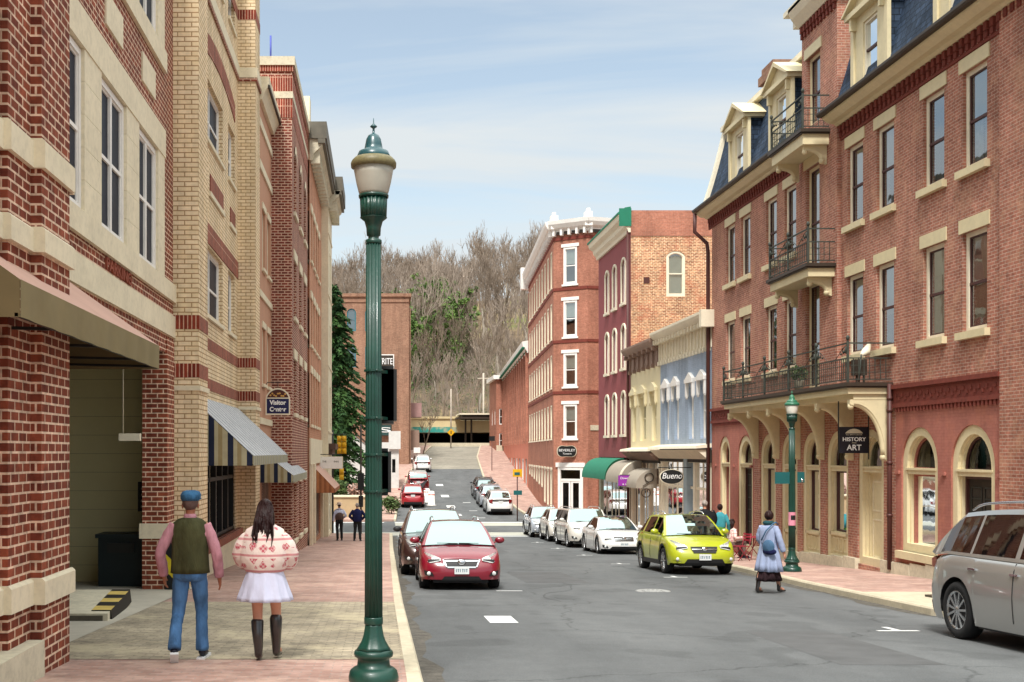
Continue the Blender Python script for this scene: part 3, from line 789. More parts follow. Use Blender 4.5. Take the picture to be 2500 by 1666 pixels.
def make_car(name, label, S, body, group=None, loc=(0, 0, 0), heading=PI, detail=2):
    L, W, H = S['L'], S['W'], S['H']; a = W / 2; b = L / 2
    gc = S.get('gc', .2); wr = S.get('wr', .33); wb = S['wb']; fo = S.get('fo', .9)
    yf = b - fo; yr = yf - wb
    deck = S['deck']; A, B, C_, D = S['green']
    cy = S.get('cy', 12.0)
    e = thing(name, label, 'car', (0, 0, 0), 0, group)
    def Xh(y):
        t = min(1.0, abs(y) / b); return a * max(0.0, 1 - t ** cy) ** .25
    ra = wr + .065
    ys = set()
    for fx in (0, .25, .45, .62, .76, .86, .93, .97):
        yy = b * (1 - fx ** 4) ** (1 / cy); ys.add(round(yy, 4)); ys.add(round(-yy, 4))
    for yc in (yf, yr):
        for k in range(0, 13): ys.add(round(yc - ra * math.cos(PI * k / 12), 4))
        ys.add(round(yc - ra - .004, 4)); ys.add(round(yc + ra + .004, 4))
    k = -b + .2
    while k < b - .2: ys.add(round(k, 4)); k += .11
    ys = sorted(ys)
    # side levels: fraction, inset
    lev = S.get('lev', [(0, .965), (.12, .985), (.3, .996), (.5, 1.0), (.66, .988), (.8, .975), (.92, .955), (1.0, .915)])
    def zd(y): return interp(deck, y)
    def inset(f): return interp(lev, f)
    def arch(y):
        for yc in (yf, yr):
            if abs(y - yc) <= ra + .001: return wr + math.sqrt(max(0, ra * ra - (y - yc) ** 2))
        return gc + (.06 if abs(y) > b - .3 else 0)
    bm = MB(); low = MB()
    rows = []
    nl = len(lev)
    for y in ys:
        X = Xh(y); z1 = zd(y); zb0 = gc + (.05 if abs(y) > b - .3 else 0); zb = max(zb0, arch(y))
        side = []
        for (f, _) in lev:
            z = lerp(zb, z1, f); k = inset((z - gc) / max(z1 - gc, .1))
            side.append((X * k, y * (k if abs(y) > b * .8 else 1 - (1 - k) * max(0, abs(y) / b - .3) / .5 * .999 if abs(y) > b * .3 else 1), z))
        crown = .045
        Xt, yt, zt = side[-1]
        dk = [(Xt * t, yt, zt + crown * (1 - t ** 2) * min(1, X / a * 1.2) + .0) for t in (.9, .7, .4, 0)]
        half = side + dk
        rows.append([(-p[0], p[1], p[2]) for p in half] + [p for p in half[:-1]][::-1])
    bm.loft(rows, 0, True, False, closed=False)
    # greenhouse: A windshield base, B windshield top, C roof rear, D rear glass base (y,z,halfwidth)
    prof = []
    def seg(P, Q, n, bulge, w=None):
        for i in range(n):
            t = i / n
            prof.append((lerp(P[0], Q[0], t), lerp(P[1], Q[1], t) + bulge * 4 * t * (1 - t), lerp(P[2], Q[2], t)))
    seg(A, B, 8, .035); seg(B, C_, 8, S.get('roofb', .035)); seg(C_, D, 8, .03); prof.append(D)
    ws = MB(); rg = MB(); sg = [MB(), MB()]; rf = MB()
    T = [-1, -.93, -.6, -.2, .2, .6, .93, 1]
    def pt(p, t): return (p[2] * t, p[0] + (0.05 * (1 - t * t) if False else 0), p[1] + .035 * (1 - t * t))
    def ptw(i, t):
        p = prof[i]
        bow = .10 * (1 - t * t)
        y = p[0]
        if i <= 8: y += bow * (1 - i / 8 * .7)
        elif i >= 16: y -= bow * .7 * ((i - 16) / 8 * .7 + .3)
        else: y += lerp(bow * .3, -bow * .2, (i - 8) / 8)
        return (p[2] * t, y, p[1] + .03 * (1 - t * t))
    for i in range(24):
        for j in range(len(T) - 1):
            edge = j in (0, len(T) - 2)
            tgt, mi = bm, 0
            if i < 8 and not edge and i >= 0: tgt = ws
            elif i >= 17 and i < 23 and not edge: tgt = rg
            elif 8 <= i < 17 or edge or True: tgt = rf if 8 <= i < 16 else bm
            tgt.quad(ptw(i, T[j]), ptw(i + 1, T[j]), ptw(i + 1, T[j + 1]), ptw(i, T[j + 1]), 0, True)
    # side glass
    def top_at(y):
        for i in range(24):
            if prof[i][0] >= y >= prof[i + 1][0]:
                t = (prof[i][0] - y) / max(1e-6, prof[i][0] - prof[i + 1][0])
                return lerp(prof[i][1], prof[i + 1][1], t), lerp(prof[i][2], prof[i + 1][2], t)
        return (prof[0][1], prof[0][2]) if y > prof[0][0] else (prof[-1][1], prof[-1][2])
    pil = S['pillars']     # list of (y0,y1) opaque
    yy = set([A[0], D[0]])
    n = 30
    for i in range(n + 1): yy.add(lerp(A[0], D[0], i / n))
    for p0, p1 in pil: yy.add(p0); yy.add(p1)
    for p in prof: yy.add(p[0])
    yy = sorted(yy, reverse=True)
    blackp = MB()
    for sgn in (-1, 1):
        cols = []
        for y in yy:
            zt, wt = top_at(y); zb_ = zd(y) - .004
            wbt = min(Xh(y) * .925, a * .925)
            frs = (0, .07, .9, 1)
            col = []
            for f in frs:
                z = lerp(zb_, max(zt, zb_ + .001), f); x = lerp(wbt, wt, f) + .03 * 4 * f * (1 - f)
                col.append((sgn * x, y, z))
            cols.append(col)
        for i in range(len(yy) - 1):
            ym = (yy[i] + yy[i + 1]) / 2; op = any(p1 <= ym <= p0 for p0, p1 in pil)
            h = cols[i][3][2] - cols[i][0][2]
            for r_ in range(3):
                glass = r_ == 1 and not op and h > .12
                mbx = sg[0 if sgn < 0 else 1] if glass else (blackp if (op and S.get('blackpil') and r_ == 1) else bm)
                mbx.quad(cols[i][r_], cols[i + 1][r_], cols[i + 1][r_ + 1], cols[i][r_ + 1], 0, True)
    # front and rear patches
    def frontpt(x, z, sgn=1, off=.008, yc=None):
        zdk = zd(sgn * b * .97); f = min(1, max(0, (z - gc) / (zdk - gc))); k = inset(f)
        xx = min(abs(x) / k / a, .9995)
        return Vector((x, sgn * (b * k * (1 - xx ** 4) ** (1 / cy) + off), z))
    def patch(mb, poly, sgn=1, off=.008, mi=0, nx=10):
        """poly of (x,z), filled as a strip grid between lower and upper outline"""
        lo, up = poly
        for i in range(nx):
            t0 = i / nx; t1 = (i + 1) / nx
            def at(pl, t):
                m = len(pl) - 1; q = min(int(t * m), m - 1); tt = t * m - q
                return lerp(pl[q][0], pl[q + 1][0], tt), lerp(pl[q][1], pl[q + 1][1], tt)
            for r_ in range(3):
                def g(t, s_):
                    l = at(lo, t); u = at(up, t); return frontpt(lerp(l[0], u[0], s_), lerp(l[1], u[1], s_), sgn, off)
                mb.quad(g(t0, r_ / 3), g(t1, r_ / 3), g(t1, (r_ + 1) / 3), g(t0, (r_ + 1) / 3), mi, True)
    body_o = bm.build('body', body, e)
    rf.build('roof', S.get('roofmat', body), e)
    ws.build('windscreen', M['cargl'], e); rg.build('rear_window', M['cargl'], e)
    for q in sg: q.build('side_window', M['carsd'], e)
    if blackp.v: blackp.build('door_pillar', M['plast'], e)
    # underside and wheel wells
    ub = MB(); ub.box(-a + .3, a - .3, -b + .25, b - .25, gc - .02, gc + .35)
    ub.box(-a + .07, a - .07, yr + ra + .02, yf - ra - .02, gc - .03, gc + .1)
    for yc in (yf, yr):
        for sgn in (-1, 1):
            x0 = sgn * (a * .972); x1 = sgn * (a - .36); n = 14
            for k in range(n):
                t0 = PI * k / n; t1 = PI * (k + 1) / n; r_ = ra + .012
                P = lambda x, t: (x, yc + r_ * math.cos(t), wr + r_ * math.sin(t))
                ub.quad(P(x0, t0), P(x1, t0), P(x1, t1), P(x0, t1))
                ub.poly([(x1, yc, wr - .1), P(x1, t0), P(x1, t1)])
                if S.get('clad'):
                    Pc = lambda rr, t, xx: (xx, yc + rr * math.cos(t), wr + rr * math.sin(t))
                    xo = sgn * a * 1.006
                    ub.quad(Pc(ra - .01, t0, xo * .985), Pc(ra + .055, t0, xo), Pc(ra + .055, t1, xo), Pc(ra - .01, t1, xo * .985))
    if S.get('clad'):
        for sgn in (-1, 1): ub.box(sgn * a * .975 - .02, sgn * a * .975 + .02, yr + ra, yf - ra, gc - .02, gc + .1)
    ub.build('underbody', M['plast'], e)
    # wheels
    for yc in (yf, yr):
        for sgn in (-1, 1):
            ty = MB(); Mx = Matrix.Rotation(sgn * PI / 2, 3, 'Y'); xc = sgn * (a * .985 - .115)
            ty.lathe([(wr * .66, -.11), (wr * .93, -.115), (wr, -.085), (wr, .085), (wr * .94, .112), (wr * .70, .115), (wr * .68, .09)], (xc, yc, wr), 26, M=Mx)
            t_o = ty.build('wheel', M['tyre'], e)
            rm = MB(); rm.lathe([(wr * .66, .02), (wr * .70, .106), (wr * .66, .112), (wr * .60, .07), (wr * .60, .03)], (xc, yc, wr), 22, M=Mx)
            xo = xc + sgn * .10
            ns = S.get('spokes', 10)
            for k in range(ns):
                t = 2 * PI * k / ns; r1 = wr * .12; r2 = wr * .66
                rm.bar((xo - sgn * .012, yc + r1 * math.cos(t), wr + r1 * math.sin(t)), (xo - sgn * .004, yc + r2 * math.cos(t + .06), wr + r2 * math.sin(t + .06)), wr * .095 * 10 / ns, .03)
            rm.lathe([(wr * .17, .07), (wr * .15, .105), (.01, .108)], (xc, yc, wr), 12, M=Mx)
            rm.build('rim', M['rim'], t_o)
            dk = MB(); dk.lathe([(wr * .64, .03), (wr * .1, .035)], (xc, yc, wr), 18, M=Mx); dk.build('brake_disc', M['plast'], t_o)
    if detail == 0: pass
    # lights, grille, bumper
    zh = S['headz']; hx = S.get('headx', (.55, .93)); hh = S.get('headh', .13)
    for sgn in (-1, 1):
        m_ = MB()
        lo = [(sgn * hx[0] * a, zh - hh * .25), (sgn * .75 * a, zh - hh * .5), (sgn * hx[1] * a, zh - hh * .1)]
        up = [(sgn * hx[0] * a, zh + hh * .0), (sgn * .75 * a, zh + hh * .45), (sgn * hx[1] * a, zh + hh * .75)]
        patch(m_, (lo, up), 1, .012); hl = m_.build('headlight', M['lens'], e)
        m2 = MB(); patch(m2, ([(sgn * (hx[0] + .02) * a, zh - hh * .2), (sgn * .8 * a, zh - hh * .42)], [(sgn * (hx[0] + .02) * a, zh - hh * .08), (sgn * .8 * a, zh - hh * .12)]), 1, .018)
        m2.build('lamp_housing', M['plast'], hl)
        t_ = MB(); zt_ = S.get('tailz', .95); th = S.get('tailh', .2); tx = S.get('tailx', (.62, .955))
        patch(t_, ([(sgn * tx[0] * a, zt_ - th / 2), (sgn * tx[1] * a, zt_ - th / 2)], [(sgn * tx[0] * a, zt_ + th / 2), (sgn * tx[1] * a, zt_ + th / 2)]), -1, .012)
        for q in range(5):
            ya, yb = -b * lerp(.985, .985 - S.get('tailw', .08), q / 5), -b * lerp(.985, .985 - S.get('tailw', .08), (q + 1) / 5); hA_, hB_ = th / 2 * (1 - .14 * q), th / 2 * (1 - .14 * (q + 1))
            fz_ = lambda y_: Xh(y_) * inset(.82) + .006
            t_.quad((sgn * fz_(ya), ya, zt_ - hA_), (sgn * fz_(yb), yb, zt_ - hB_), (sgn * fz_(yb), yb, zt_ + hB_), (sgn * fz_(ya), ya, zt_ + hA_))
        t_.build('tail_light', M['lensr'], e)
        # mirror
        mm = MB(); ym = A[0] - S.get('mir', .42); zm = zd(ym) + .1
        mm.ell((sgn * (a + .07), ym, zm), .11, .06, .075, 12, 8)
        mm.bar((sgn * (a * .92), ym, zm - .06), (sgn * (a + .02), ym, zm - .02), .05, .03)
        mm.build('mirror', S.get('mirmat', body), e)
        if S.get('rails'):
            r_ = MB(); y0, y1 = B[0] - .15, C_[0] + .1; wr_ = B[2] - .06
            pts = [(sgn * wr_, lerp(y0, y1, t), top_at(lerp(y0, y1, t))[0] + .035 + .06 * min(1, 8 * t * (1 - t) * 1.2)) for t in [q / 12 for q in range(13)]]
            r_.tube(pts, .018, 6); r_.build('roof_rail', S.get('railmat', M['chrome']), e)
        # handles and door seams
        hd = MB()
        for yh in S.get('handles', ()):
            x_ = Xh(yh) * inset(.8); hd.box(sgn * (x_ + .004) - .014, sgn * (x_ + .004) + .014, yh - .09, yh + .09, zd(yh) - .17, zd(yh) - .145)
        if hd.v: hd.build('door_handle', S.get('handmat', body), e)
        sm = MB()
        for ysm in S.get('seams', ()):
            zz = [lerp(gc + .12, zd(ysm) - .02, q / 8) for q in range(9)]
            for q in range(8):
                p0 = (sgn * (Xh(ysm) * inset((zz[q] - gc) / (zd(ysm) - gc)) + .002), ysm, zz[q]); p1 = (sgn * (Xh(ysm) * inset((zz[q + 1] - gc) / (zd(ysm) - gc)) + .002), ysm, zz[q + 1])
                sm.bar(p0, p1, .012, .006)
        if sm.v: sm.build('door_seam', M['plast'], e)
    g = S.get('grille')     # (halfw_top, halfw_bot, z0, z1)
    if g:
        m_ = MB(); patch(m_, ([(-g[1] * a, g[2]), (g[1] * a, g[2])], [(-g[0] * a, g[3]), (g[0] * a, g[3])]), 1, .012); gr = m_.build('grille', M['plast'], e)
        m_ = MB(); zc = (g[2] + g[3]) / 2 + .02; hwm = lerp(g[1], g[0], .6)
        for z_ in S.get('bars', (zc,)):
            patch(m_, ([(-hwm * a, z_ - .014), (hwm * a, z_ - .014)], [(-hwm * a, z_ + .014), (hwm * a, z_ + .014)]), 1, .026)
        if S.get('gframe'):
            patch(m_, ([(-g[1] * a, g[2] - .02), (g[1] * a, g[2] - .02)], [(-g[1] * a, g[2] + .012), (g[1] * a, g[2] + .012)]), 1, .02)
            for s_ in (-1, 1):
                patch(m_, ([(s_ * (g[1] - .0) * a, g[2]), (s_ * (g[1] + .035) * a, g[2])], [(s_ * g[0] * a, g[3]), (s_ * (g[0] + .035) * a, g[3])]), 1, .02, nx=3)
        m_.build('grille_bar', M['chrome'], gr)
        m_ = MB(); p = frontpt(0, zc, 1, .035); Mx = Matrix.Rotation(-PI / 2, 3, 'X')
        m_.lathe([(S.get('badge', .06), 0), (S.get('badge', .06) * .85, .015), (.005, .02)], p, 20, M=Mx); 
        for q in m_.v: q.x *= S.get('badgex', 1.5)
        m_.build('badge', M['chrome'], gr)
    lo_ = S.get('intake')    # (halfw, z0, z1)
    if lo_:
        m_ = MB(); patch(m_, ([(-lo_[0] * a, lo_[1]), (lo_[0] * a, lo_[1])], [(-lo_[0] * a * .82, lo_[2]), (lo_[0] * a * .82, lo_[2])]), 1, .01)
        m_.build('bumper_intake', M['plast'], e)
    for s_ in (-1, 1):
        fz = S.get('fogz', .42)
        if S.get('fog', True):
            m_ = MB(); patch(m_, ([(s_ * .66 * a, fz - .06), (s_ * .88 * a, fz - .03)], [(s_ * .70 * a, fz + .02), (s_ * .90 * a, fz + .07)]), 1, .01, nx=6); fo_ = m_.build('fog_lamp_recess', M['plast'] if S.get('fogdark', True) else body, e)
            m_ = MB(); p = frontpt(s_ * .78 * a, fz, 1, .02); m_.ell(p, .045, .02, .045, 10, 6); m_.build('fog_lamp', M['lens'], fo_)
    # licence plates
    for sg_ in (1, -1):
        pz = S.get('platez', .47) if sg_ > 0 else S.get('rplatez', .85)
        m_ = MB(); p = frontpt(0, pz, sg_, .02); m_.box(-.155, .155, p.y - .008, p.y + .008, pz - .078, pz + .078); pl = m_.build('licence_plate', M['plate'], e)
        if sg_ > 0 and detail > 1:
            m_ = MB()
            for k in range(6):
                xx = -.105 + k * .042 + (.012 if k > 2 else 0); m_.box(xx - .008, xx + .008, p.y + .006, p.y + .013, pz - .035, pz + .03)
                if k % 2 == 0: m_.box(xx - .016, xx + .016, p.y + .006, p.y + .013, pz + .018, pz + .03)
            m_.build('plate_lettering', M['platet'], pl)
    # rear bumper strip
    m_ = MB(); patch(m_, ([(-.9 * a, gc + .06), (.9 * a, gc + .06)], [(-.9 * a, gc + .24), (.9 * a, gc + .24)]), -1, .01); m_.build('rear_bumper_trim', M['plast'] if S.get('clad', True) else body, e)
    # wipers
    m_ = MB()
    for s_, x0, x1 in ((1, -.55, .0), (1, .02, .6)):
        m_.bar((x0 * A[2], A[0] + .1 - .02, A[1] + .045), (x1 * A[2], A[0] + .1 - .02, A[1] + .05), .018, .014)
    m_.build('wiper', M['plast'], e)
    e.location = loc; e.rotation_euler = (S.get('pitch', 0) if False else 0, 0, heading)
    return e

def place_car(e, xc, yfront, facing, L, rot=0.0):
    """facing -1: nose towards the camera. Sits on the sloping road with its pitch"""
    yc = yfront + L / 2
    g = (sz(yc + 1.3) - sz(yc - 1.3)) / 2.6
    fwd = Vector((math.sin(rot), -math.cos(rot) if facing < 0 else math.cos(rot), g * (-math.cos(rot) if facing < 0 else 1))).normalized()
    up = Vector((0, -g, 1)).normalized(); right = fwd.cross(up).normalized(); up = right.cross(fwd)
    m = Matrix((right, fwd, up)).transposed().to_4x4()
    e.rotation_euler = m.to_euler(); e.location = (xc, yc, sz(yc) + .002)

hatch = dict(L=4.46, W=1.78, H=1.48, wb=2.67, fo=.9, wr=.33, gc=.17,
    deck=[(-2.23, .80), (-2.1, .92), (-1.6, .98), (-.5, .95), (.8, .93), (1.15, .92), (1.7, .85), (2.0, .77), (2.16, .70), (2.23, .66)],
    green=((1.22, .93, .80), (.42, 1.43, .58), (-1.35, 1.42, .56), (-2.0, .97, .66)),
    pillars=[(1.3, 1.0), (-.02, -.14), (-1.05, -1.2), (-1.62, -2.1)], headz=.68, headh=.2, headx=(.5, .95), grille=(.42, .34, .50, .66), gframe=True, bars=(.63,),
    intake=(.5, .2, .3), fogz=.36, platez=.43, handles=(-.0, -.95), seams=(1.0, -.08, -1.1), rails=True, rear=1)
cross = dict(L=4.45, W=1.78, H=1.61, wb=2.635, fo=.9, wr=.345, gc=.25,
    deck=[(-2.22, .88), (-2.1, 1.0), (-1.6, 1.06), (-.5, 1.03), (.8, 1.01), (1.15, 1.0), (1.7, .93), (2.0, .85), (2.15, .77), (2.22, .72)],
    green=((1.2, 1.01, .80), (.42, 1.53, .59), (-1.35, 1.52, .57), (-2.0, 1.05, .66)),
    pillars=[(1.3, .98), (-.02, -.14), (-1.05, -1.2), (-1.62, -2.1)], headz=.76, headh=.23, headx=(.48, .95), grille=(.40, .32, .58, .74), bars=(.675,), gframe=False,
    intake=(.62, .27, .42), fogz=.42, fogdark=False, platez=.47, handles=(-.0, -.95), seams=(1.0, -.08, -1.1), rails=True, clad=True, badge=.055)
suv = dict(L=4.75, W=1.86, H=1.75, wb=2.75, fo=.95, wr=.37, gc=.24,
    deck=[(-2.37, .95), (-2.28, 1.08), (-1.6, 1.13), (-.5, 1.10), (.9, 1.08), (1.25, 1.07), (1.8, 1.0), (2.15, .92), (2.3, .82), (2.37, .75)],
    green=((1.22, 1.08, .84), (.5, 1.66, .64), (-1.75, 1.65, .62), (-2.25, 1.12, .72)),
    pillars=[(1.3, 1.0), (.0, -.12), (-1.1, -1.25), (-1.95, -2.3)], headz=.84, headh=.16, headx=(.5, .95), grille=(.44, .38, .62, .84), gframe=True, bars=(.7, .76),
    intake=(.6, .3, .45), fogz=.45, platez=.5, handles=(-.0, -.95), seams=(1.0, -.06, -1.15), rails=True, clad=True, tailz=1.02, tailh=.3, rplatez=.95)
bigsuv = dict(suv); bigsuv.update(L=4.95, W=1.93, H=1.74, wb=2.85, fo=.98, wr=.385, gc=.22, cy=9.0,
    deck=[(-2.47, 1.0), (-2.36, 1.09), (-1.7, 1.14), (-.9, 1.12), (.9, 1.08), (1.3, 1.06), (1.9, 1.0), (2.25, .92), (2.4, .82), (2.47, .75)],
    green=((1.3, 1.08, .86), (.55, 1.73, .66), (-1.6, 1.70, .62), (-2.40, 1.14, .74)),
    pillars=[(1.4, 1.1), (.1, -.0), (-1.02, -1.08), (-1.9, -2.4)], handles=(.0 + .08, -.92), handmat=M['chrome'], seams=(1.05, .05), clad=False, spokes=11, tailz=.99, tailh=.2, tailx=(.5, .93), tailw=.11, rails=True, blackpil=False)
sedan = dict(L=4.6, W=1.77, H=1.40, wb=2.76, fo=.82, wr=.33, gc=.15, fog=True,
    deck=[(-2.3, .82), (-2.2, .93), (-1.7, .98), (-.6, .93), (.7, .90), (1.0, .89), (1.7, .80), (2.05, .72), (2.2, .66), (2.3, .62)],
    green=((1.1, .90, .78), (.28, 1.36, .56), (-.85, 1.36, .55), (-1.75, .97, .64)),
    pillars=[(1.2, .88), (-.62, -.68), (-1.2, -1.9)], headz=.62, headh=.2, headx=(.5, .95), grille=(.42, .38, .50, .65), bars=(.54, .59), badge=.075, badgex=1.0,
    intake=(.62, .2, .3), fogz=.30, platez=.38, handles=(-.4,), seams=(.9, -.65), roofmat=M['cargl'], tailz=.8)
box = dict(suv); box.update(L=5.1, W=1.93, H=1.72, wb=2.99, wr=.37, cy=16, deck=[(-2.55, 1.0), (-2.5, 1.1), (-.5, 1.1), (1.1, 1.08), (1.45, 1.07), (2.0, 1.03), (2.4, .97), (2.5, .9), (2.55, .85)],
    green=((1.35, 1.08, .86), (.95, 1.62, .72), (-2.15, 1.62, .72), (-2.45, 1.12, .8)), pillars=[(1.45, 1.15), (.1, -.0), (-1.05, -1.17), (-2.2, -2.5)], headz=.88, grille=(.45, .45, .6, .82), clad=False, blackpil=True, seams=(1.1, .05, -1.1))

P_burg = carpaint('burgundy_paint', hexc('#7d1226')); P_lime = carpaint('lime_yellow_paint', hexc('#a9b021')); P_white = carpaint('white_car_paint', (.75, .74, .72))
P_cream = carpaint('off_white_car_paint', (.66, .63, .57)); P_silver = carpaint('silver_car_paint', hexc('#b3b2ae'), .6, .3); P_brown = carpaint('dark_bronze_paint', hexc('#3a2420'), .2)
P_grey = carpaint('light_grey_car_paint', hexc('#aab0b8'), .3); P_red = carpaint('red_car_paint', hexc('#9c1320')); P_dark = carpaint('dark_grey_car_paint', hexc('#3a3d42'), .3)
def car(label, S, pnt, xc, yfront, facing, group=None, rot=0.0, name='parked_car'):
    e = make_car(name, label, S, pnt, group); place_car(e, xc, yfront, facing, S['L'], rot); return e
car('burgundy hatchback with roof rails and white licence plate, nearest car at the left kerb', hatch, P_burg, 1.72, 24.05, -1)
suvd = dict(suv); suvd['mirmat'] = M['plast']
car('dark bronze sport utility car parked right behind the burgundy hatchback', suvd, P_brown, 1.44, 29.0, -1)
car('lime yellow crossover with black wheel arches and roof rails', cross, P_lime, 8.42, 29.35, -1)
car('white two door car with dark glass roof behind the lime yellow crossover', sedan, P_white, 9.05, 42.0, -1)
car('boxy off white wagon with flat roof behind the white two door car', box, P_cream, 9.0, 48.1, -1)
sm = dict(cross); sm.update(L=4.2, clad=True); sm['deck'] = [(y * .94, z) for y, z in cross['deck']]
sm['green'] = tuple((g[0] * .94, g[1], g[2]) for g in cross['green']); sm['wb'] = 2.5
car('pale grey small crossover squeezed behind the boxy off white wagon', sm, P_cream, 8.95, 54.0, -1)
car('light silver car last in the right row before the crossing', sm, P_grey, 8.7, 58.6, -1)
car('large silver sport utility car cut off by the right edge of the picture', bigsuv, P_silver, 8.75, 11.5, -1)
car('white sport utility car seen from behind, first on the right beyond the crossing', suv, P_white, 8.5, 80.2, 1)
car('silver car just beyond the rear facing white sport utility car', suv, P_grey, 8.5, 86.3, 1)
car('dark car third in the right row beyond the crossing', suv, P_dark, 8.6, 92.4, 1)
car('red sport utility car seen from behind at the far left kerb', suv, P_red, 2.45, 86.5, 1)
j = dict(box); j.update(L=4.2, roofmat=P_white); j['deck'] = [(y * .82, z) for y, z in box['deck']]; j['green'] = tuple((g[0] * .82, g[1] + .1, g[2]) for g in box['green']); j['wb'] = 2.5
car('dark red car with a white roof beyond the red sport utility car', j, P_red, 3.25, 98, 1)
car('white car parked highest up the street on the left', suv, P_white, 4.3, 117, 1)
# ------------------------------------------------------------------ people (local: facing +y, z up from the ground)
def skin(name, J, E, mat, parent, sub=2, root=None):
    """J: name -> (x,y,z,r) or (x,y,z,rx,ry); one continuous skinned surface"""
    keys = list(J); idx = {k: i for i, k in enumerate(keys)}
    me = bpy.data.meshes.new('sk'); me.from_pydata([J[k][:3] for k in keys], [(idx[a], idx[b]) for a, b in E], [])
    ob = bpy.data.objects.new('sk', me); COL.objects.link(ob)
    md = ob.modifiers.new('s', 'SKIN'); md.use_smooth_shade = True; md.branch_smoothing = .3
    lay = me.skin_vertices[0].data
    for k in keys:
        j = J[k]; lay[idx[k]].radius = (j[3], j[4] if len(j) > 4 else j[3])
    lay[idx[root or keys[0]]].use_root = True
    if sub:
        s = ob.modifiers.new('u', 'SUBSURF'); s.levels = sub; s.render_levels = sub
    dg = bpy.context.evaluated_depsgraph_get(); dg.update()
    m2 = bpy.data.meshes.new_from_object(ob.evaluated_get(dg)); m2.name = name
    bpy.data.objects.remove(ob); bpy.data.meshes.remove(me)
    for p in m2.polygons: p.use_smooth = True
    m2.materials.clear(); m2.materials.append(mat)
    o = bpy.data.objects.new(name, m2); COL.objects.link(o)
    if parent is not None: o.parent = parent
    return o

def cloth(name, c, var=.12, scale=6, rough=.9, folds=1.0):
    m, nt, out = new_mat(name); b = bsdf(nt, out, rough, 0, .2)
    tc = N(nt, 'ShaderNodeTexCoord'); rgb = N(nt, 'ShaderNodeRGB'); rgb.outputs[0].default_value = (*c, 1)
    mp = N(nt, 'ShaderNodeMapping'); mp.inputs['Scale'].default_value = (1, 1, .4); nt.links.new(tc.outputs['Object'], mp.inputs[0])
    n1 = noise(nt, scale, 5, mp.outputs[0], .6)
    nt.links.new(vmul(nt, rgb.outputs[0], mul_range(nt, n1.outputs[0], 1 - var, 1 + var)), b.inputs['Base Color'])
    bp = N(nt, 'ShaderNodeBump'); bp.inputs['Strength'].default_value = folds; bp.inputs['Distance'].default_value = .07
    n2 = noise(nt, scale * 1.3, 4, mp.outputs[0], .4); nt.links.new(n2.outputs[0], bp.inputs['Height']); nt.links.new(bp.outputs[0], b.inputs['Normal'])
    return m
SK = paint('skin_tone', hexc('#c58f76'), .5, .08, 8, spec=.3); SK2 = paint('tanned_skin_tone', hexc('#a2674d'), .5, .08, 8, spec=.3)
JEAN = cloth('blue_denim', hexc('#4d74a0'), .35, 7); OLV = cloth('olive_quilted_cloth', hexc('#45452c'), .35, 6); PINK = cloth('pink_checked_shirt', hexc('#bd8791'), .22, 12, folds=.5)
WHT = cloth('white_skirt_cloth', hexc('#d4d6ec'), .06, 4); BLK = cloth('black_cloth', (.012, .012, .014)); NAVY = cloth('navy_cloth', (.012, .014, .06)); BRN = cloth('brown_cloth', hexc('#6a5550'))
HAIR = cloth('dark_brown_hair', hexc('#2a1716'), .4, 14, .45, .8); LEA = paint('black_leather', (.015, .012, .012), .28, .3, 9, .3, 14, spec=.7, coat=.3); CAPM = cloth('blue_cap_cloth', hexc('#39658a'), .25, 10)
PALE = cloth('pale_blue_coat', hexc('#949fbb'), .12, 3); DSK = cloth('dark_skirt', hexc('#2c1c20'), .35, 14); TEAL = cloth('teal_shirt', hexc('#3f8e98'), .2, 4); GRN = cloth('green_cloth', hexc('#4c7c34'), .3, 5); GREY = cloth('grey_hair', hexc('#a59a92'), .2, 14)
SHOE = paint('dark_shoe', (.014, .016, .03), .5, .2); SOLE = paint('white_sole', (.75, .75, .75), .6, .05); SOLG = paint('grey_sole', (.35, .34, .33), .8, .1)
DKT = cloth('charcoal_trousers', (.02, .022, .024)); STRAW = paint('straw_hat', hexc('#d8b9a6'), .8, .1, 10)
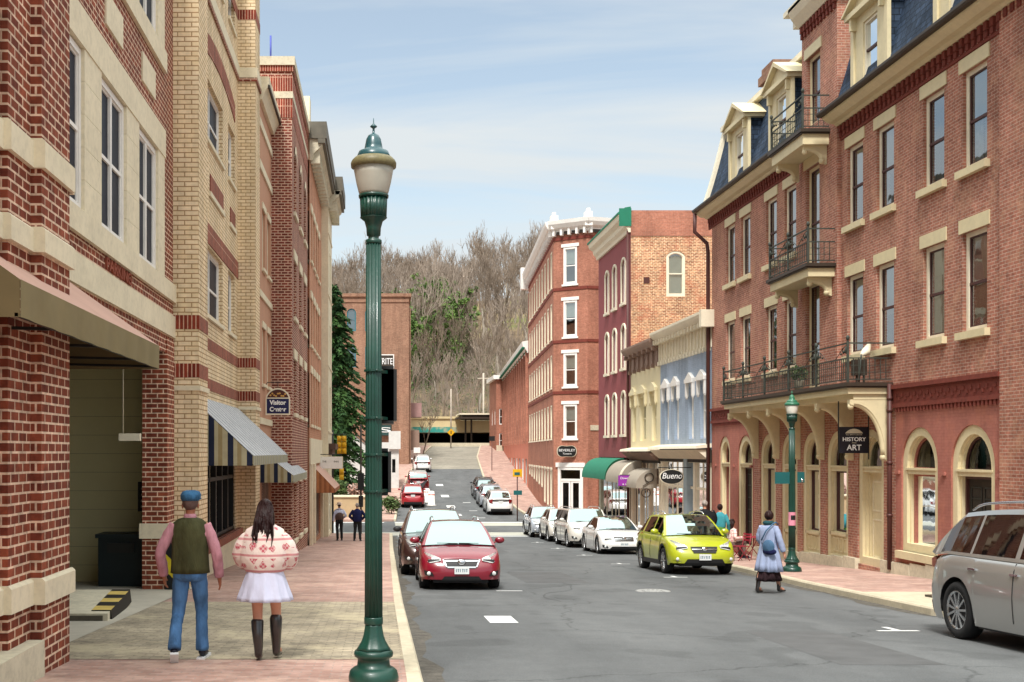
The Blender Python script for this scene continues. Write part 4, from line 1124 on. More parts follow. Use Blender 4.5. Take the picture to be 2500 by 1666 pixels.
def sweater():
    m, nt, out = new_mat('patterned_knit'); b = bsdf(nt, out, .95, 0, .1)
    tc = N(nt, 'ShaderNodeTexCoord'); sp = N(nt, 'ShaderNodeSeparateXYZ'); nt.links.new(tc.outputs['Object'], sp.inputs[0])
    def math_(op, a, b_=None, clamp=False):
        n = N(nt, 'ShaderNodeMath', operation=op, use_clamp=clamp)
        for i, v in enumerate((a, b_)):
            if v is None: continue
            if isinstance(v, (int, float)): n.inputs[i].default_value = v
            else: nt.links.new(v, n.inputs[i])
        return n.outputs[0]
    vo = N(nt, 'ShaderNodeTexVoronoi', feature='F1', distance='MANHATTAN'); vo.inputs['Scale'].default_value = 9; vo.inputs['Randomness'].default_value = .35
    nt.links.new(tc.outputs['Object'], vo.inputs['Vector'])
    star = math_('LESS_THAN', vo.outputs['Distance'], .6); ck = N(nt, 'ShaderNodeTexChecker'); ck.inputs['Scale'].default_value = 42; nt.links.new(tc.outputs['Object'], ck.inputs[0])
    star = math_('MULTIPLY', star, math_('ADD', math_('MULTIPLY', ck.outputs['Fac'], .6), .4))
    band = math_('PINGPONG', math_('ADD', sp.outputs[2], .04), .085)
    bm_ = math_('GREATER_THAN', band, .03); star = math_('MULTIPLY', star, bm_)
    ln = math_('LESS_THAN', band, .012); ln = math_('MULTIPLY', ln, .7)
    mask = math_('MAXIMUM', star, ln)
    mx = N(nt, 'ShaderNodeMix', data_type='RGBA'); nt.links.new(mask, mx.inputs[0]); mx.inputs[6].default_value = (*hexc('#ecd9cf'), 1); mx.inputs[7].default_value = (*hexc('#c4606c'), 1)
    nt.links.new(mx.outputs[2], b.inputs['Base Color'])
    n2 = noise(nt, 5, 3, tc.outputs['Object']); bp = N(nt, 'ShaderNodeBump'); bp.inputs['Strength'].default_value = .5; bp.inputs['Distance'].default_value = .05
    nt.links.new(n2.outputs[0], bp.inputs['Height']); nt.links.new(bp.outputs[0], b.inputs['Normal'])
    return m
SWE = sweater()

def hand(J, E, key, w, d, side, curl=.5):
    """palm + four bent fingers of unequal length and a thumb leaving the side of the palm"""
    w = Vector(w); d = Vector(d).normalized(); lat = Vector((0, 1, 0)); inn = Vector((-side, 0, 0))
    J[key + 'p'] = tuple(w + d * .05) + (.022, .034); E.append((key, key + 'p'))
    J[key + 'q'] = tuple(w + d * .085) + (.018, .036); E.append((key + 'p', key + 'q'))
    for i, (o, L) in enumerate(((.026, .068), (.009, .078), (-.009, .072), (-.026, .056))):
        b = w + d * .095 + lat * o; dd = d.copy(); prev = key + 'q'
        for k in range(3):
            dd = (dd + inn * curl * (.35 + .25 * k)).normalized(); b = b + dd * L / 3
            J[f'{key}f{i}{k}'] = tuple(b) + (.0085 - .001 * k,) * 2; E.append((prev, f'{key}f{i}{k}')); prev = f'{key}f{i}{k}'
    t = w + d * .045 + lat * .035 + inn * .012; J[key + 't0'] = tuple(t) + (.011, .011); E.append((key + 'p', key + 't0'))
    t = t + d * .035 + lat * .012 + inn * .01; J[key + 't1'] = tuple(t) + (.009, .009); E.append((key + 't0', key + 't1'))

def base_body(h=1.75, lf=(0.1, .25, .04), rf=(-.12, -.2, .04), lk=None, rk=None, le=None, re=None, lw=None, rw=None, lean=0.0, wd=1.0, hands=True, headturn=0.0):
    """sides: l = -x (left in view from behind), r = +x"""
    s = h / 1.75; J = {}; E = []
    J['pel'] = (0, 0, .96 * s, .12 * wd, .10); J['wai'] = (0, lean * .3, 1.1 * s, .115 * wd, .09); J['che'] = (0, lean * .7, 1.3 * s, .145 * wd, .10)
    J['nb'] = (0, lean, 1.45 * s, .06, .06); J['nk'] = (0, lean + .01, 1.51 * s, .05, .052); J['jaw'] = (0, lean + .03, 1.565 * s, .066, .078); J['hm'] = (0, lean + .025, 1.635 * s, .076, .092); J['ht'] = (0, lean + .015, 1.70 * s, .062, .075)
    J['nose'] = (headturn * .06, lean + .135, 1.60 * s, .012, .014)
    E += [('pel', 'wai'), ('wai', 'che'), ('che', 'nb'), ('nb', 'nk'), ('nk', 'jaw'), ('jaw', 'hm'), ('hm', 'ht'), ('hm', 'nose')]
    for sd, k, f, kn, el, wr_ in ((-1, 'l', lf, lk, le, lw), (1, 'r', rf, rk, re, rw)):
        sh = (sd * .175 * s * wd, lean, 1.41 * s); el = el or (sd * .25 * wd, lean - .04, 1.14 * s); wr_ = wr_ or (sd * .27 * wd, lean + .04, .91 * s)
        kn = kn or (sd * .1, f[1] * .45 + .05, .52 * s)
        J[k + 'sh'] = sh + (.055, .055); J[k + 'el'] = tuple(el) + (.04, .04); J[k + 'wr'] = tuple(wr_) + (.026, .03)
        J[k + 'hp'] = (sd * .09, 0, .9 * s, .085, .09); J[k + 'kn'] = tuple(kn) + (.055, .058); J[k + 'cf'] = ((kn[0] + f[0]) / 2, (kn[1] + f[1]) / 2 - .02, (kn[2] + f[2]) / 2 + .08, .052, .055)
        J[k + 'an'] = (f[0], f[1], f[2] + .055, .035, .038); J[k + 'to'] = (f[0] + sd * .02, f[1] + .15, f[2] - .0, .036, .03)
        E += [('che', k + 'sh'), (k + 'sh', k + 'el'), (k + 'el', k + 'wr'), ('pel', k + 'hp'), (k + 'hp', k + 'kn'), (k + 'kn', k + 'cf'), (k + 'cf', k + 'an'), (k + 'an', k + 'to')]
        if hands: hand(J, E, k + 'wr', wr_, Vector(wr_) - Vector(el), sd, .35)
    return J, E, s
def sub(J, keys, grow, over=None):
    out = {}
    for k in keys:
        j = J[k]; g = grow[k] if isinstance(grow, dict) and k in grow else (grow if not isinstance(grow, dict) else grow.get('*', .02))
        rx = j[3]; ry = j[4] if len(j) > 4 else j[3]
        out[k] = (j[0], j[1], j[2], rx + g, ry + g)
    if over:
        for k, v in over.items(): out[k] = v
    return out
def edges_of(E, keys): return [e for e in E if e[0] in keys and e[1] in keys]
def rings(mb, rows, n=28, pleat=0, pd=0.0, mi=0):
    R_ = []
    for (x, y, z, rx, ry) in rows:
        R_.append([(x + rx * (1 + pd * math.sin(pleat * 2 * PI * k / n + .7 * math.sin(3 * k)) * (rows[0][2] - z) / max(.01, rows[0][2] - rows[-1][2])) * math.cos(2 * PI * k / n), y + ry * (1 + pd * math.sin(pleat * 2 * PI * k / n) * (rows[0][2] - z) / max(.01, rows[0][2] - rows[-1][2])) * math.sin(2 * PI * k / n), z) for k in range(n)])
    mb.loft(R_, mi, True, True)
TR = ['pel', 'lhp', 'rhp', 'lkn', 'rkn', 'lcf', 'rcf', 'lan', 'ran']
SH = ['wai', 'pel', 'che', 'nb', 'lsh', 'rsh', 'lel', 'rel', 'lwr', 'rwr']
def shoes(J, e, mat, sole, lift=0):
    for k in 'lr':
        a = Vector(J[k + 'an'][:3]); t = Vector(J[k + 'to'][:3])
        sk = skin('shoe', {'a': (a.x, a.y - .005, a.z + .02, .05, .05), 'h': (a.x, a.y - .02, a.z - .04, .044, .044), 'b': ((a.x + t.x) / 2, (a.y + t.y) / 2, (a.z + t.z) / 2 - .01, .047, .04), 't': (t.x, t.y + .03, t.z, .04, .028)}, [('a', 'h'), ('h', 'b'), ('b', 't')], mat, e, 1)
        mb = MB(); dv = (t - Vector((a.x, a.y, a.z - .055))).normalized(); st = Vector((a.x, a.y, a.z - .055)) - dv * .08 - Vector((0, 0, .035)); en = t + dv * .07 - Vector((0, 0, .03))
        mb.bar(st, en, .088, .028); mb.build('sole', sole, sk)
def head_hair(e, J, mat, long=0.0):
    h = J['hm']; mb = MB()
    mb.ell((h[0], h[1] - .012, h[2] + .018), .088, .104, .105, 16, 10)
    for (dx, rr) in ((-.085, .02), (.085, .02)):
        pass
    if long: rings(mb, [(0, h[1] - .02, h[2] + .05, .085, .095), (0, h[1] - .05, h[2] - .08, .108, .09), (.0, h[1] - .085, h[2] - .2, .105, .06), (.01, h[1] - .115, h[2] - long * .8, .08, .03), (.02, h[1] - .12, h[2] - long, .035, .012)], 26, 9, .12)
    return mb.build('hair', mat, e)
def ears(e, J, mat):
    h = J['hm']; mb = MB()
    for s_ in (-1, 1): mb.ell((h[0] + s_ * .084, h[1], h[2] - .03), .012, .02, .032, 8, 6)
    for s_ in (-1, 1): mb.ell((h[0] + s_ * .03, h[1] + .088, h[2] - .01), .012, .006, .007, 8, 6)
    return mb.build('ear', mat, e)
def V3(j): return Vector(j[:3])
def smoothpath(P, R_, n=5):
    out = []; rr = []; m = len(P)
    for i in range(m - 1):
        p0, p1, p2, p3 = P[max(i - 1, 0)], P[i], P[i + 1], P[min(i + 2, m - 1)]
        for k in range(n):
            t = k / n; out.append(.5 * ((2 * p1) + (p2 - p0) * t + (2 * p0 - 5 * p1 + 4 * p2 - p3) * t * t + (3 * p1 - p0 - 3 * p2 + p3) * t ** 3)); rr.append(lerp(R_[i], R_[i + 1], t))
    out.append(P[-1]); rr.append(R_[-1]); return out, rr
def trousers(name, J, e, mat, k=1.0, flare=0.0):
    """one garment: a hip ring stack and two tapering, slightly creased legs"""
    mb = MB(); z = J['pel'][2]; y = J['pel'][1]
    rings(mb, [(0, y, z + .10, .15 * k, .12 * k), (0, y - .01, z + .0, .178 * k, .135 * k), (0, y - .015, z - .09, .185 * k, .14 * k), (0, y, z - .14, .15 * k, .11 * k)], 24)
    for s_ in 'lr':
        h = V3(J[s_ + 'hp']); kn = V3(J[s_ + 'kn']); an = V3(J[s_ + 'an']); cf = V3(J[s_ + 'cf'])
        P, R_ = smoothpath([h + Vector((0, 0, .02)), h.lerp(kn, .4), kn, cf, an + Vector((0, 0, .0))], [.092 * k, .09 * k, .068 * k, .064 * k, (.06 + flare) * k])
        R_ = [r * (1 + .035 * math.sin(i * 2.1)) for i, r in enumerate(R_)]
        mb.tube(P, R_, 16)
    return mb.build(name, mat, e)
def shirt(name, J, e, mat, k=1.0, rs=.062, rw=.045, hem=None, puff=0.0, wide=1.0, n=28):
    mb = MB(); c = V3(J['che']); nb = V3(J['nb']); z0 = hem if hem else J['pel'][2] + .02; s_ = nb.z
    w = abs(J['rsh'][0])
    rings(mb, [(0, nb.y, nb.z + .04, .068, .066), (0, nb.y, nb.z + .005, .10, .085), (0, nb.y - .005, nb.z - .035, w * .98, .11 * k), (0, c.y, c.z + .02, (w + .035) * wide, .135 * k), (0, c.y * .7, lerp(c.z, z0, .5), (w + .01) * wide, .135 * k * wide), (0, 0, z0 + .06, (w + .012) * wide, .14 * k * wide), (0, 0, z0, (w + .0) * wide * .97, .135 * k * wide)], n, 5, .02)
    for q in 'lr':
        a, b, d = V3(J[q + 'sh']), V3(J[q + 'el']), V3(J[q + 'wr'])
        P, R_ = smoothpath([a + Vector((-a.x * .12, 0, -.005)), a.lerp(b, .45), b, b.lerp(d, .6), d], [rs, rs * .95 + puff, rs * .85 + puff * 1.2, rw * 1.15 + puff * .8, rw], 5)
        R_ = [r * (1 + .04 * math.sin(i * 1.9)) for i, r in enumerate(R_)]
        mb.tube(P, R_, 16)
    return mb.build(name, mat, e)
def finish(e, x, y, z, rot): e.location = (x, y, z); e.rotation_euler = (0, 0, rot)

# man in vest
e = thing('person', 'man in blue flat cap, olive vest and jeans walking away on the left pavement', 'person')
J, E, s = base_body(1.82, (-.13, -.26, .12), (.12, .10, .04), (-.13, .02, .5), (.11, .12, .54), (-.31, -.06, 1.17), (.29, -.03, 1.15), (-.29, .04, .92), (.31, .05, .9))
J['lto'] = (-.14, -.20, .03, .036, .03); J['lan'] = (-.13, -.27, .16, .035, .038)
skin('body', J, E, SK2, e)
trousers('jeans', J, e, JEAN, 1.0, .012)
shirt('shirt', J, e, PINK, .95, .068, .05, 1.05)
mb = MB(); rings(mb, [(0, -.005, 1.545, .075, .07), (0, -.01, 1.53, .13, .10), (0, -.012, 1.49, .178, .125), (0, -.012, 1.42, .188, .14), (0, -.005, 1.32, .20, .148), (0, 0, 1.15, .198, .148), (0, 0, 1.0, .205, .155), (0, 0, .945, .21, .158)], 36, 7, .025)
mb.build('vest', OLV, e)
mb = MB(); mb.lathe([(.075, 1.51), (.07, 1.56), (.06, 1.585)], (0, 0.005, 0), 18); mb.build('collar', PINK, e)
head_hair(e, J, BRN); ears(e, J, SK2)
mb = MB(); h = J['hm']; rings(mb, [(0, h[1], h[2] + .025, .094, .112), (.003, h[1] - .008, h[2] + .05, .108, .13), (.006, h[1] - .004, h[2] + .09, .112, .134), (.006, h[1] + .01, h[2] + .122, .095, .115), (.004, h[1] + .02, h[2] + .138, .05, .065)][::-1], 24)
mb.ell((0.03, h[1] + .115, h[2] + .045), .08, .075, .016, 14, 6); mb.build('flat_cap', CAPM, e)
shoes(J, e, SHOE, SOLE)
finish(e, -2.07, 12.27, gz(12.27), R(2))

# woman in sweater
e = thing('person', 'woman with long dark hair, patterned pink jumper, white skirt and tall black boots walking away', 'person')
J, E, s = base_body(1.74, (-.07, .0, .045), (.10, .16, .06), (-.09, .06, .5), (.1, .15, .52), (-.33, .02, 1.14), (.33, .02, 1.14), (-.17, .22, 1.08), (.17, .22, 1.08), wd=.95)
skin('body', J, E, SK, e)
mb = MB(); rings(mb, [(0, 0, 1.49, .07, .068), (0, 0, 1.465, .12, .10), (0, -.005, 1.42, .20, .14), (0, -.01, 1.34, .235, .17), (0, -.01, 1.22, .255, .2), (0, -.01, 1.1, .265, .21), (0, 0, 1.03, .25, .2), (0, 0, .99, .215, .18), (0, 0, .965, .205, .17)], 44, 6, .03)
for q, s_ in (('l', -1), ('r', 1)):
    P, R_ = smoothpath([Vector((s_ * .10, 0, 1.37)), Vector((s_ * .21, 0, 1.29)), Vector((s_ * .265, .03, 1.15)), Vector((s_ * .235, .13, 1.05)), Vector((s_ * .17, .22, 1.07))], [.06, .085, .096, .086, .05], 6)
    mb.tube(P, [r * (1 + .03 * math.sin(i * 1.7)) for i, r in enumerate(R_)], 20)
mb.build('jumper', SWE, e)
mb = MB(); rings(mb, [(0, 0, 1.02, .17, .14), (0, 0, .95, .20, .17), (0, 0, .82, .245, .20), (0, 0, .70, .285, .23), (0, 0, .655, .295, .24)], 84, 12, .055); mb.build('skirt', WHT, e)
head_hair(e, J, HAIR, .40)
mb = MB(); rh = random.Random(3)
for k in range(34):
    a = rh.uniform(-.1, .1); zz = rh.uniform(1.2, 1.3); y_ = -.10 - rh.uniform(0, .05)
    mb.tube([(a * .8, -.03 + y_ * .2, 1.62), (a, y_, 1.5), (a * 1.1 + rh.uniform(-.02, .02), y_ - .02, 1.36), (a * .9 + rh.uniform(-.03, .03), y_ - .05, zz)], [.012, .014, .012, .002], 5)
mb.build('hair_strands', HAIR, e)
for k in 'lr':
    kn = J[k + 'kn']; an = J[k + 'an']; to = J[k + 'to']; cf = J[k + 'cf']
    bo = {'k': (kn[0], kn[1] - .015, .455 if k == 'l' else .5, .078, .08), 'k2': (kn[0], kn[1] - .02, .40, .075, .078), 'c': (cf[0], cf[1] - .01, .3, .068, .072), 'a': (an[0], an[1], .13, .052, .056), 'h': (an[0], an[1] - .02, .055, .044, .046), 'b': (an[0], an[1] + .06, .045, .042, .036), 't': (to[0], to[1] + .01, .03, .036, .024)}
    skin('boot', bo, [('k', 'k2'), ('k2', 'c'), ('c', 'a'), ('a', 'h'), ('h', 'b'), ('b', 't')], LEA, e, 2)
finish(e, -1.25, 12.2, gz(12.2), R(-3))

# far couple
e = thing('person', 'man in pale hat, brown waistcoat and white sleeves standing far along the left pavement', 'person')
J, E, s = base_body(1.78, (-.08, .0, .04), (.12, .12, .04), re=(.3, -.02, 1.16), rw=(.2, .16, 1.05)); skin('body', J, E, SK, e, 1)
trousers('trousers', J, e, DKT); shirt('shirt', J, e, WHT)
mb = MB(); rings(mb, [(0, 0, 1.48, .15, .1), (0, 0, 1.3, .2, .14), (0, 0, .98, .2, .15)], 16); mb.build('waistcoat', BRN, e)
head_hair(e, J, HAIR); mb = MB(); mb.lathe([(.17, 1.68), (.165, 1.695), (.10, 1.70), (.095, 1.78), (.03, 1.8)], (0, .02, 0), 18); mb.build('hat', STRAW, e); shoes(J, e, SHOE, SHOE)
finish(e, -1.95, 53, gz(53), .1)
e = thing('person', 'person in navy jacket and dark trousers far along the left pavement', 'person')
J, E, s = base_body(1.76, (-.13, .0, .04), (.14, -.06, .04), le=(-.35, -.05, 1.16), re=(.35, -.05, 1.16), lw=(-.22, .08, 1.0), rw=(.22, .08, 1.0), wd=1.1); skin('body', J, E, SK, e, 1)
trousers('trousers', J, e, DKT); shirt('jacket', J, e, NAVY, 1.15, .075, .055, .9, 0, 1.1); head_hair(e, J, GREY); shoes(J, e, SHOE, SHOE)
finish(e, -1.1, 52.6, gz(52.6), 0)

# woman crossing the street
e = thing('person', 'woman in long pale blue coat stepping across the street', 'person')
J, E, s = base_body(1.7, (-.10, -.24, .07), (.10, .22, .05), le=(-.24, .02, 1.12), re=(.27, -.02, 1.12), lw=(-.2, .14, .95), rw=(.31, .05, .88)); skin('body', J, E, SK, e)
shirt('coat_sleeves', J, e, PALE, 1.0, .066, .052, 1.0, .004)
mb = MB(); rings(mb, [(0, 0, 1.4, .17, .11), (0, 0, 1.25, .19, .13), (0, 0, 1.02, .18, .14), (0, 0, .8, .225, .18), (0, 0, .6, .26, .22), (0, 0, .46, .285, .24)], 60, 10, .13); mb.build('coat', PALE, e)
mb = MB(); rings(mb, [(0, 0, .52, .2, .18), (0, .01, .38, .22, .25), (0, .02, .26, .225, .29)], 48, 9, .12); mb.build('skirt', DSK, e)
mb = MB(); mb.lathe([(.07, 1.40), (.12, 1.44), (.115, 1.47), (.075, 1.5)], (0, 0, 0), 18); mb.build('scarf', cloth('dark_teal_scarf', hexc('#24474c')), e)
head_hair(e, J, HAIR)
for k in 'lr':
    an = J[k + 'an']; to = J[k + 'to']
    skin('boot', {'k': (an[0], an[1] * .8, .34, .055, .055), 'a': (an[0], an[1], .12, .042, .045), 'h': (an[0], an[1] - .03, .05, .038, .042), 't': (to[0], to[1] + .05, .035, .038, .024)}, [('k', 'a'), ('a', 'h'), ('h', 't')], LEA, e, 1)
finish(e, 8.02, 23.4, sz(23.4), R(-52))
bg_ = thing('shoulder_bag', 'blue fabric shoulder bag hanging at the side of the woman crossing the street', 'bag', (8.02, 23.4, sz(23.4)), R(-52))
BLB = cloth('slate_blue_bag', hexc('#46637f')); mb = MB()
for v in ((.12, -.19, .98, .14, .05, .14),): mb.ell((v[0], v[1], v[2]), v[3], v[4], v[5], 16, 10)
mb2 = MB(); mb2.ell((.14, -.18, .88), .16, .05, .07, 16, 8)
for m_, n_, mt in ((mb, 'bag_body', BLB), (mb2, 'bag_pouch', NAVY)):
    o = m_.build(n_, mt); o.parent = bg_
mb = MB(); mb.tube([(-.02, -.23, 1.1), (.06, -.19, 1.3), (.16, -.1, 1.44), (.17, 0, 1.475), (.16, .1, 1.42)], .014, 6); o = mb.build('strap', BLB); o.parent = bg_

# group by the lime car
e = thing('person', 'grey haired person in black jacket with bent back standing behind the lime yellow crossover', 'person')
J, E, s = base_body(1.86, (-.12, 0, .04), (.12, .05, .04), le=(-.34, .12, 1.2), re=(.34, .12, 1.2), lw=(-.22, .3, 1.05), rw=(.22, .3, 1.05), lean=.08, wd=1.35); skin('body', J, E, SK, e, 1)
trousers('trousers', J, e, DKT); shirt('jacket', J, e, BLK, 1.5, .1, .07, .9, .02, 1.2); head_hair(e, J, GREY); shoes(J, e, SHOE, SHOE)
finish(e, 10.35, 36.0, gz(36), .2)
e = thing('person', 'person with dark hair in teal top and green skirt beside the red bistro table', 'person')
J, E, s = base_body(1.74, (-.1, 0, .04), (.1, .05, .04)); skin('body', J, E, SK, e, 1)
shirt('top', J, e, TEAL); mb = MB(); rings(mb, [(0, 0, 1.05, .16, .13), (0, 0, .8, .2, .18), (0, 0, .5, .22, .19)], 32, 7, .06); mb.build('skirt', GRN, e); head_hair(e, J, HAIR); shoes(J, e, SHOE, SHOE)
finish(e, 10.85, 36.2, gz(36.2), -.3)
e = thing('person', 'person in pale pink flowered top sitting at the red bistro table', 'person')
J, E, s = base_body(1.7, (-.1, .42, .04), (.1, .42, .04), lk=(-.1, .42, .47), rk=(.1, .42, .47), lw=(-.2, .3, 1.1), rw=(.2, .3, 1.1)); 
for k in list(J):
    if k[0] in 'lr' and k[1:] in ('kn', 'cf', 'an', 'to'): continue
    q = J[k]; J[k] = (q[0], q[1], q[2] - .44) + q[3:]
for k in ('lkn', 'rkn'): J[k] = (J[k][0], .42, .5) + J[k][3:]
skin('body', J, E, SK, e, 1); trousers('trousers', J, e, BRN); shirt('top', J, e, SWE); head_hair(e, J, HAIR, .3); shoes(J, e, SHOE, SHOE)
finish(e, 11.25, 36.3, gz(36.3), -1.2)
# ------------------------------------------------------------------ window helper
def window(root, F, ua, ub, va, vb, rise=0, d=-.14, fw=.09, fm=None, sashm=None, meet=.5, mull=(), glass='glass', blind=0.0, curtain=0.0, sill=None, lintel=None, trim=None, name='window', bm='blind', out=.05):
    fm = fm or M['cream']; sashm = sashm or fm
    m = MB(); m.archframe(F, ua + .002, ub - .002, va + .002, vb - .002, rise, fw, d - .03, d + out)
    for u in mull: m.fbox(F, u - .05, u + .05, va + fw, vb - fw - rise * .3, d - .02, d + out - .01)
    w_ = m.build(name, fm, root)
    s = MB(); a, b, c, e = ua + fw, ub - fw, va + fw, vb - fw
    if meet: z = lerp(c, e, meet); s.fbox(F, a, b, z - .03, z + .03, d - .01, d + .03)
    if e - c > .4:
        s.archframe(F, a + .001, b - .001, c + .001, e - .001, max(0, rise - fw * .6) if rise else 0, .035, d - .02, d + .02)
    s.build('sash', sashm, w_)
    g = MB(); ol = outline(a, b, c, e, max(0, rise - fw * .6) if rise else 0)
    g.poly([F.P(u, v, d - .004) for u, v in ol]); g.build('pane', M[glass], w_)
    if blind > 0:
        q = MB(); z = lerp(e, c, blind); q.quad(F.P(a, z, d - .06), F.P(b, z, d - .06), F.P(b, e, d - .06), F.P(a, e, d - .06)); q.build('blind', M[bm], w_)
    if curtain > 0:
        q = MB(); n = 16
        for s_ in (0, 1):
            for i in range(n // 2):
                t0, t1 = i / n * curtain, (i + 1) / n * curtain
                x0, x1 = (lerp(a, b, t0), lerp(a, b, t1)) if s_ == 0 else (lerp(b, a, t0), lerp(b, a, t1))
                q.quad(F.P(x0, c, d - .08 - .03 * (i % 2)), F.P(x1, c, d - .08 - .03 * ((i + 1) % 2)), F.P(x1, e, d - .08 - .03 * ((i + 1) % 2)), F.P(x0, e, d - .08 - .03 * (i % 2)))
        q.build('curtain', M['curt'], w_)
    if sill:
        h, p, o, mt = sill; q = MB(); q.fbox(F, ua - o, ub + o, va - h, va - .001, -.12, p); q.build('sill', mt, w_)
    if lintel:
        h, p, o, mt = lintel; q = MB(); q.fbox(F, ua - o, ub + o, vb + .001, vb + h, -.05, p); q.build('lintel', mt, w_)
    return w_
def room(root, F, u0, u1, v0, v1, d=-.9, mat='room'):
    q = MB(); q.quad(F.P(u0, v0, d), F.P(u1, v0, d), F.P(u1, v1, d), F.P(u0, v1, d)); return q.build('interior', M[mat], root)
def shell(mb, F, u0, u1, v0, v1, dep, sides=(1, 1), mi=0, back=True, roof=True):
    if sides[0]: mb.quad(F.P(u0, v0, 0), F.P(u0, v0, -dep), F.P(u0, v1, -dep), F.P(u0, v1, 0), mi)
    if sides[1]: mb.quad(F.P(u1, v0, 0), F.P(u1, v0, -dep), F.P(u1, v1, -dep), F.P(u1, v1, 0), mi)
    if back: mb.quad(F.P(u0, v0, -dep), F.P(u1, v0, -dep), F.P(u1, v1, -dep), F.P(u0, v1, -dep), mi)
    if roof: mb.quad(F.P(u0, v1 - .3, 0), F.P(u1, v1 - .3, 0), F.P(u1, v1 - .3, -dep), F.P(u0, v1 - .3, -dep), mi)

# =================================================================== BUILDING R1: red brick block with balconies
B1 = thing('brick_building', 'long red brick building with iron balconies, slate mansard roof and arched shopfronts on the right', 'building', (12.7, 30, gz(30)))
F = FX(12.7, -1)
wy = [24.2, 26.0, 28.5, 30.3, 35.1, 36.8, 39.4, 41.1]
hw = .5
holes = [(y - hw, y + hw, 2.61, 4.77) for y in wy] + [(y - hw, y + hw, 6.13, 8.27) for y in wy]
mb = MB()
mb.wall(F, 18, 31.2, 1.63, 9.0, [h for h in holes if h[1] < 31.2], .3)
mb.wall(F, 33.8, 43.4, 1.63, 9.0, [h for h in holes if h[0] > 33.8], .3)
FT = FX(12.58, -1)
th = [(32.45, 33.5, 1.85, 4.95), (32.45, 33.5, 5.35, 8.35), (32.4, 33.45, 9.55, 11.6)]
mb.wall(FT, 31.2, 33.8, 1.63, 13.1, th, .3)
mb.quad((12.58, 31.2, 1.63), (12.7, 31.2, 1.63), (12.7, 31.2, 9.0), (12.58, 31.2, 9.0)); mb.quad((12.58, 33.8, 1.63), (12.7, 33.8, 1.63), (12.7, 33.8, 9.0), (12.58, 33.8, 9.0))
mb.quad((12.58, 31.2, 9), (16, 31.2, 9), (16, 31.2, 13.1), (12.58, 31.2, 13.1)); mb.quad((12.58, 33.8, 9), (16, 33.8, 9), (16, 33.8, 13.1), (12.58, 33.8, 13.1)); mb.quad((16, 31.2, 9), (16, 33.8, 9), (16, 33.8, 13.1), (16, 31.2, 13.1)); mb.quad((12.58, 31.2, 13.0), (16, 31.2, 13.0), (16, 33.8, 13.0), (12.58, 33.8, 13.0))
shell(mb, F, 18, 43.4, -5, 9.0, 12, roof=False)
ar = [(41.8, 1.3, 'w'), (39.45, 1.6, 'd'), (37.15, 1.5, 'p'), (35.2, 1.4, 'p'), (33.4, 1.4, 'p'), (31.5, 1.5, 'p'), (29.35, 1.55, 'd2'), (26.7, 1.8, 'w'), (24.3, 1.8, 'd')]
def abase(y, k): return gz(y) + (.55 if k == 'w' else .12)
ah = [(y - w_ / 2, y + w_ / 2, abase(y, k), .6, w_ / 2) for (y, w_, k) in ar]
mb.wall(F, 27.9, 38.5, -4.6, 1.2, [h for h in ah if 28 < h[0] < 38], .4)
mb.wall(F, 18, 23.1, -4.6, 1.63)
for y in (18.9, 20.9): pass
mb.fbox(F, 22.2, 23.1, -4.6, 9, -.1, .07)
wl = mb.build('wall', M['redh'], B1)
mb = MB(); mb.wall(F, 23.1, 27.9, -4.6, 1.2, [h for h in ah if h[1] < 28], .4); mb.wall(F, 38.5, 43.4, -4.6, 1.2, [h for h in ah if h[0] > 38.5], .4)
for y in (23.2, 25.5, 27.75, 38.75, 40.7, 42.9): mb.fbox(F, y - .09, y + .09, -.52, -.44, -.05, .05)
mb.build('painted_ground_floor', M['salmon'], B1)
room(B1, F, 18.3, 43.2, 1.3, 9, -.9); room(B1, F, 18.3, 43.2, -5, 1.2, -1.6)
# belt course with small brick pattern
mb = MB()
for u0, u1 in ((23.1, 28.0), (38.3, 43.4)):
    mb.fbox(F, u0, u1, 1.2, 1.63, -.05, .03); mb.fbox(F, u0, u1, 1.56, 1.66, .03, .1); mb.fbox(F, u0, u1, 1.10, 1.2, -.02, .06)
    n = int((u1 - u0) / .16)
    for k in range(n): mb.fbox(F, u0 + k * .16 + .03, u0 + k * .16 + .11, 1.0, 1.1, -.01, .05); mb.fbox(F, u0 + k * .16 + .02, u0 + k * .16 + .1, 1.28 + .08 * (k % 2), 1.36 + .08 * (k % 2), .03, .05)
mb.fbox(F, 28.0, 38.3, 1.2, 1.64, -.05, .02)
mb.build('belt_course', M['dent'], B1)
mb = MB()
for u0, u1 in ((23.0, 28.6), (30.1, 38.5)):
    for k in range(int((u1 - u0) / .8) + 1):
        a = u0 + k * .8; b = min(a + .79, u1)
        if b > a: mb.fbox(F, a, b, -4.6, gz((a + b) / 2) + .3 - .012 * (k % 3), -.1, .09 + .012 * (k % 2))
mb.build('stone_plinth', M['stone2'], B1)
ls = (.30, .03, .12, M['cream']); ss = (.16, .12, .12, M['cream'])
for i, y in enumerate(wy):
    for fl, (z0, z1) in enumerate(((2.61, 4.77), (6.13, 8.27))):
        window(B1, F, y - hw, y + hw, z0, z1, 0, -.13, .1, M['creamw'], M['sash'], .48, sill=ss, lintel=ls, blind=(.5, .3, .6, .5, 0, .5, .5, .6)[(i + fl * 3) % 8], curtain=(0, .9, 0, .5)[(i + fl) % 4])  # blinds in most windows added to brighten the panes like reflected sky
for k, (a, b, c, e_) in enumerate(th):
    window(B1, FT, a, b, c, e_, 0, -.16, .1, M['cream'], M['sash'], .45 if k else .42, lintel=ls, curtain=.7 if k == 1 else 0, blind=.5 if k == 2 else 0)
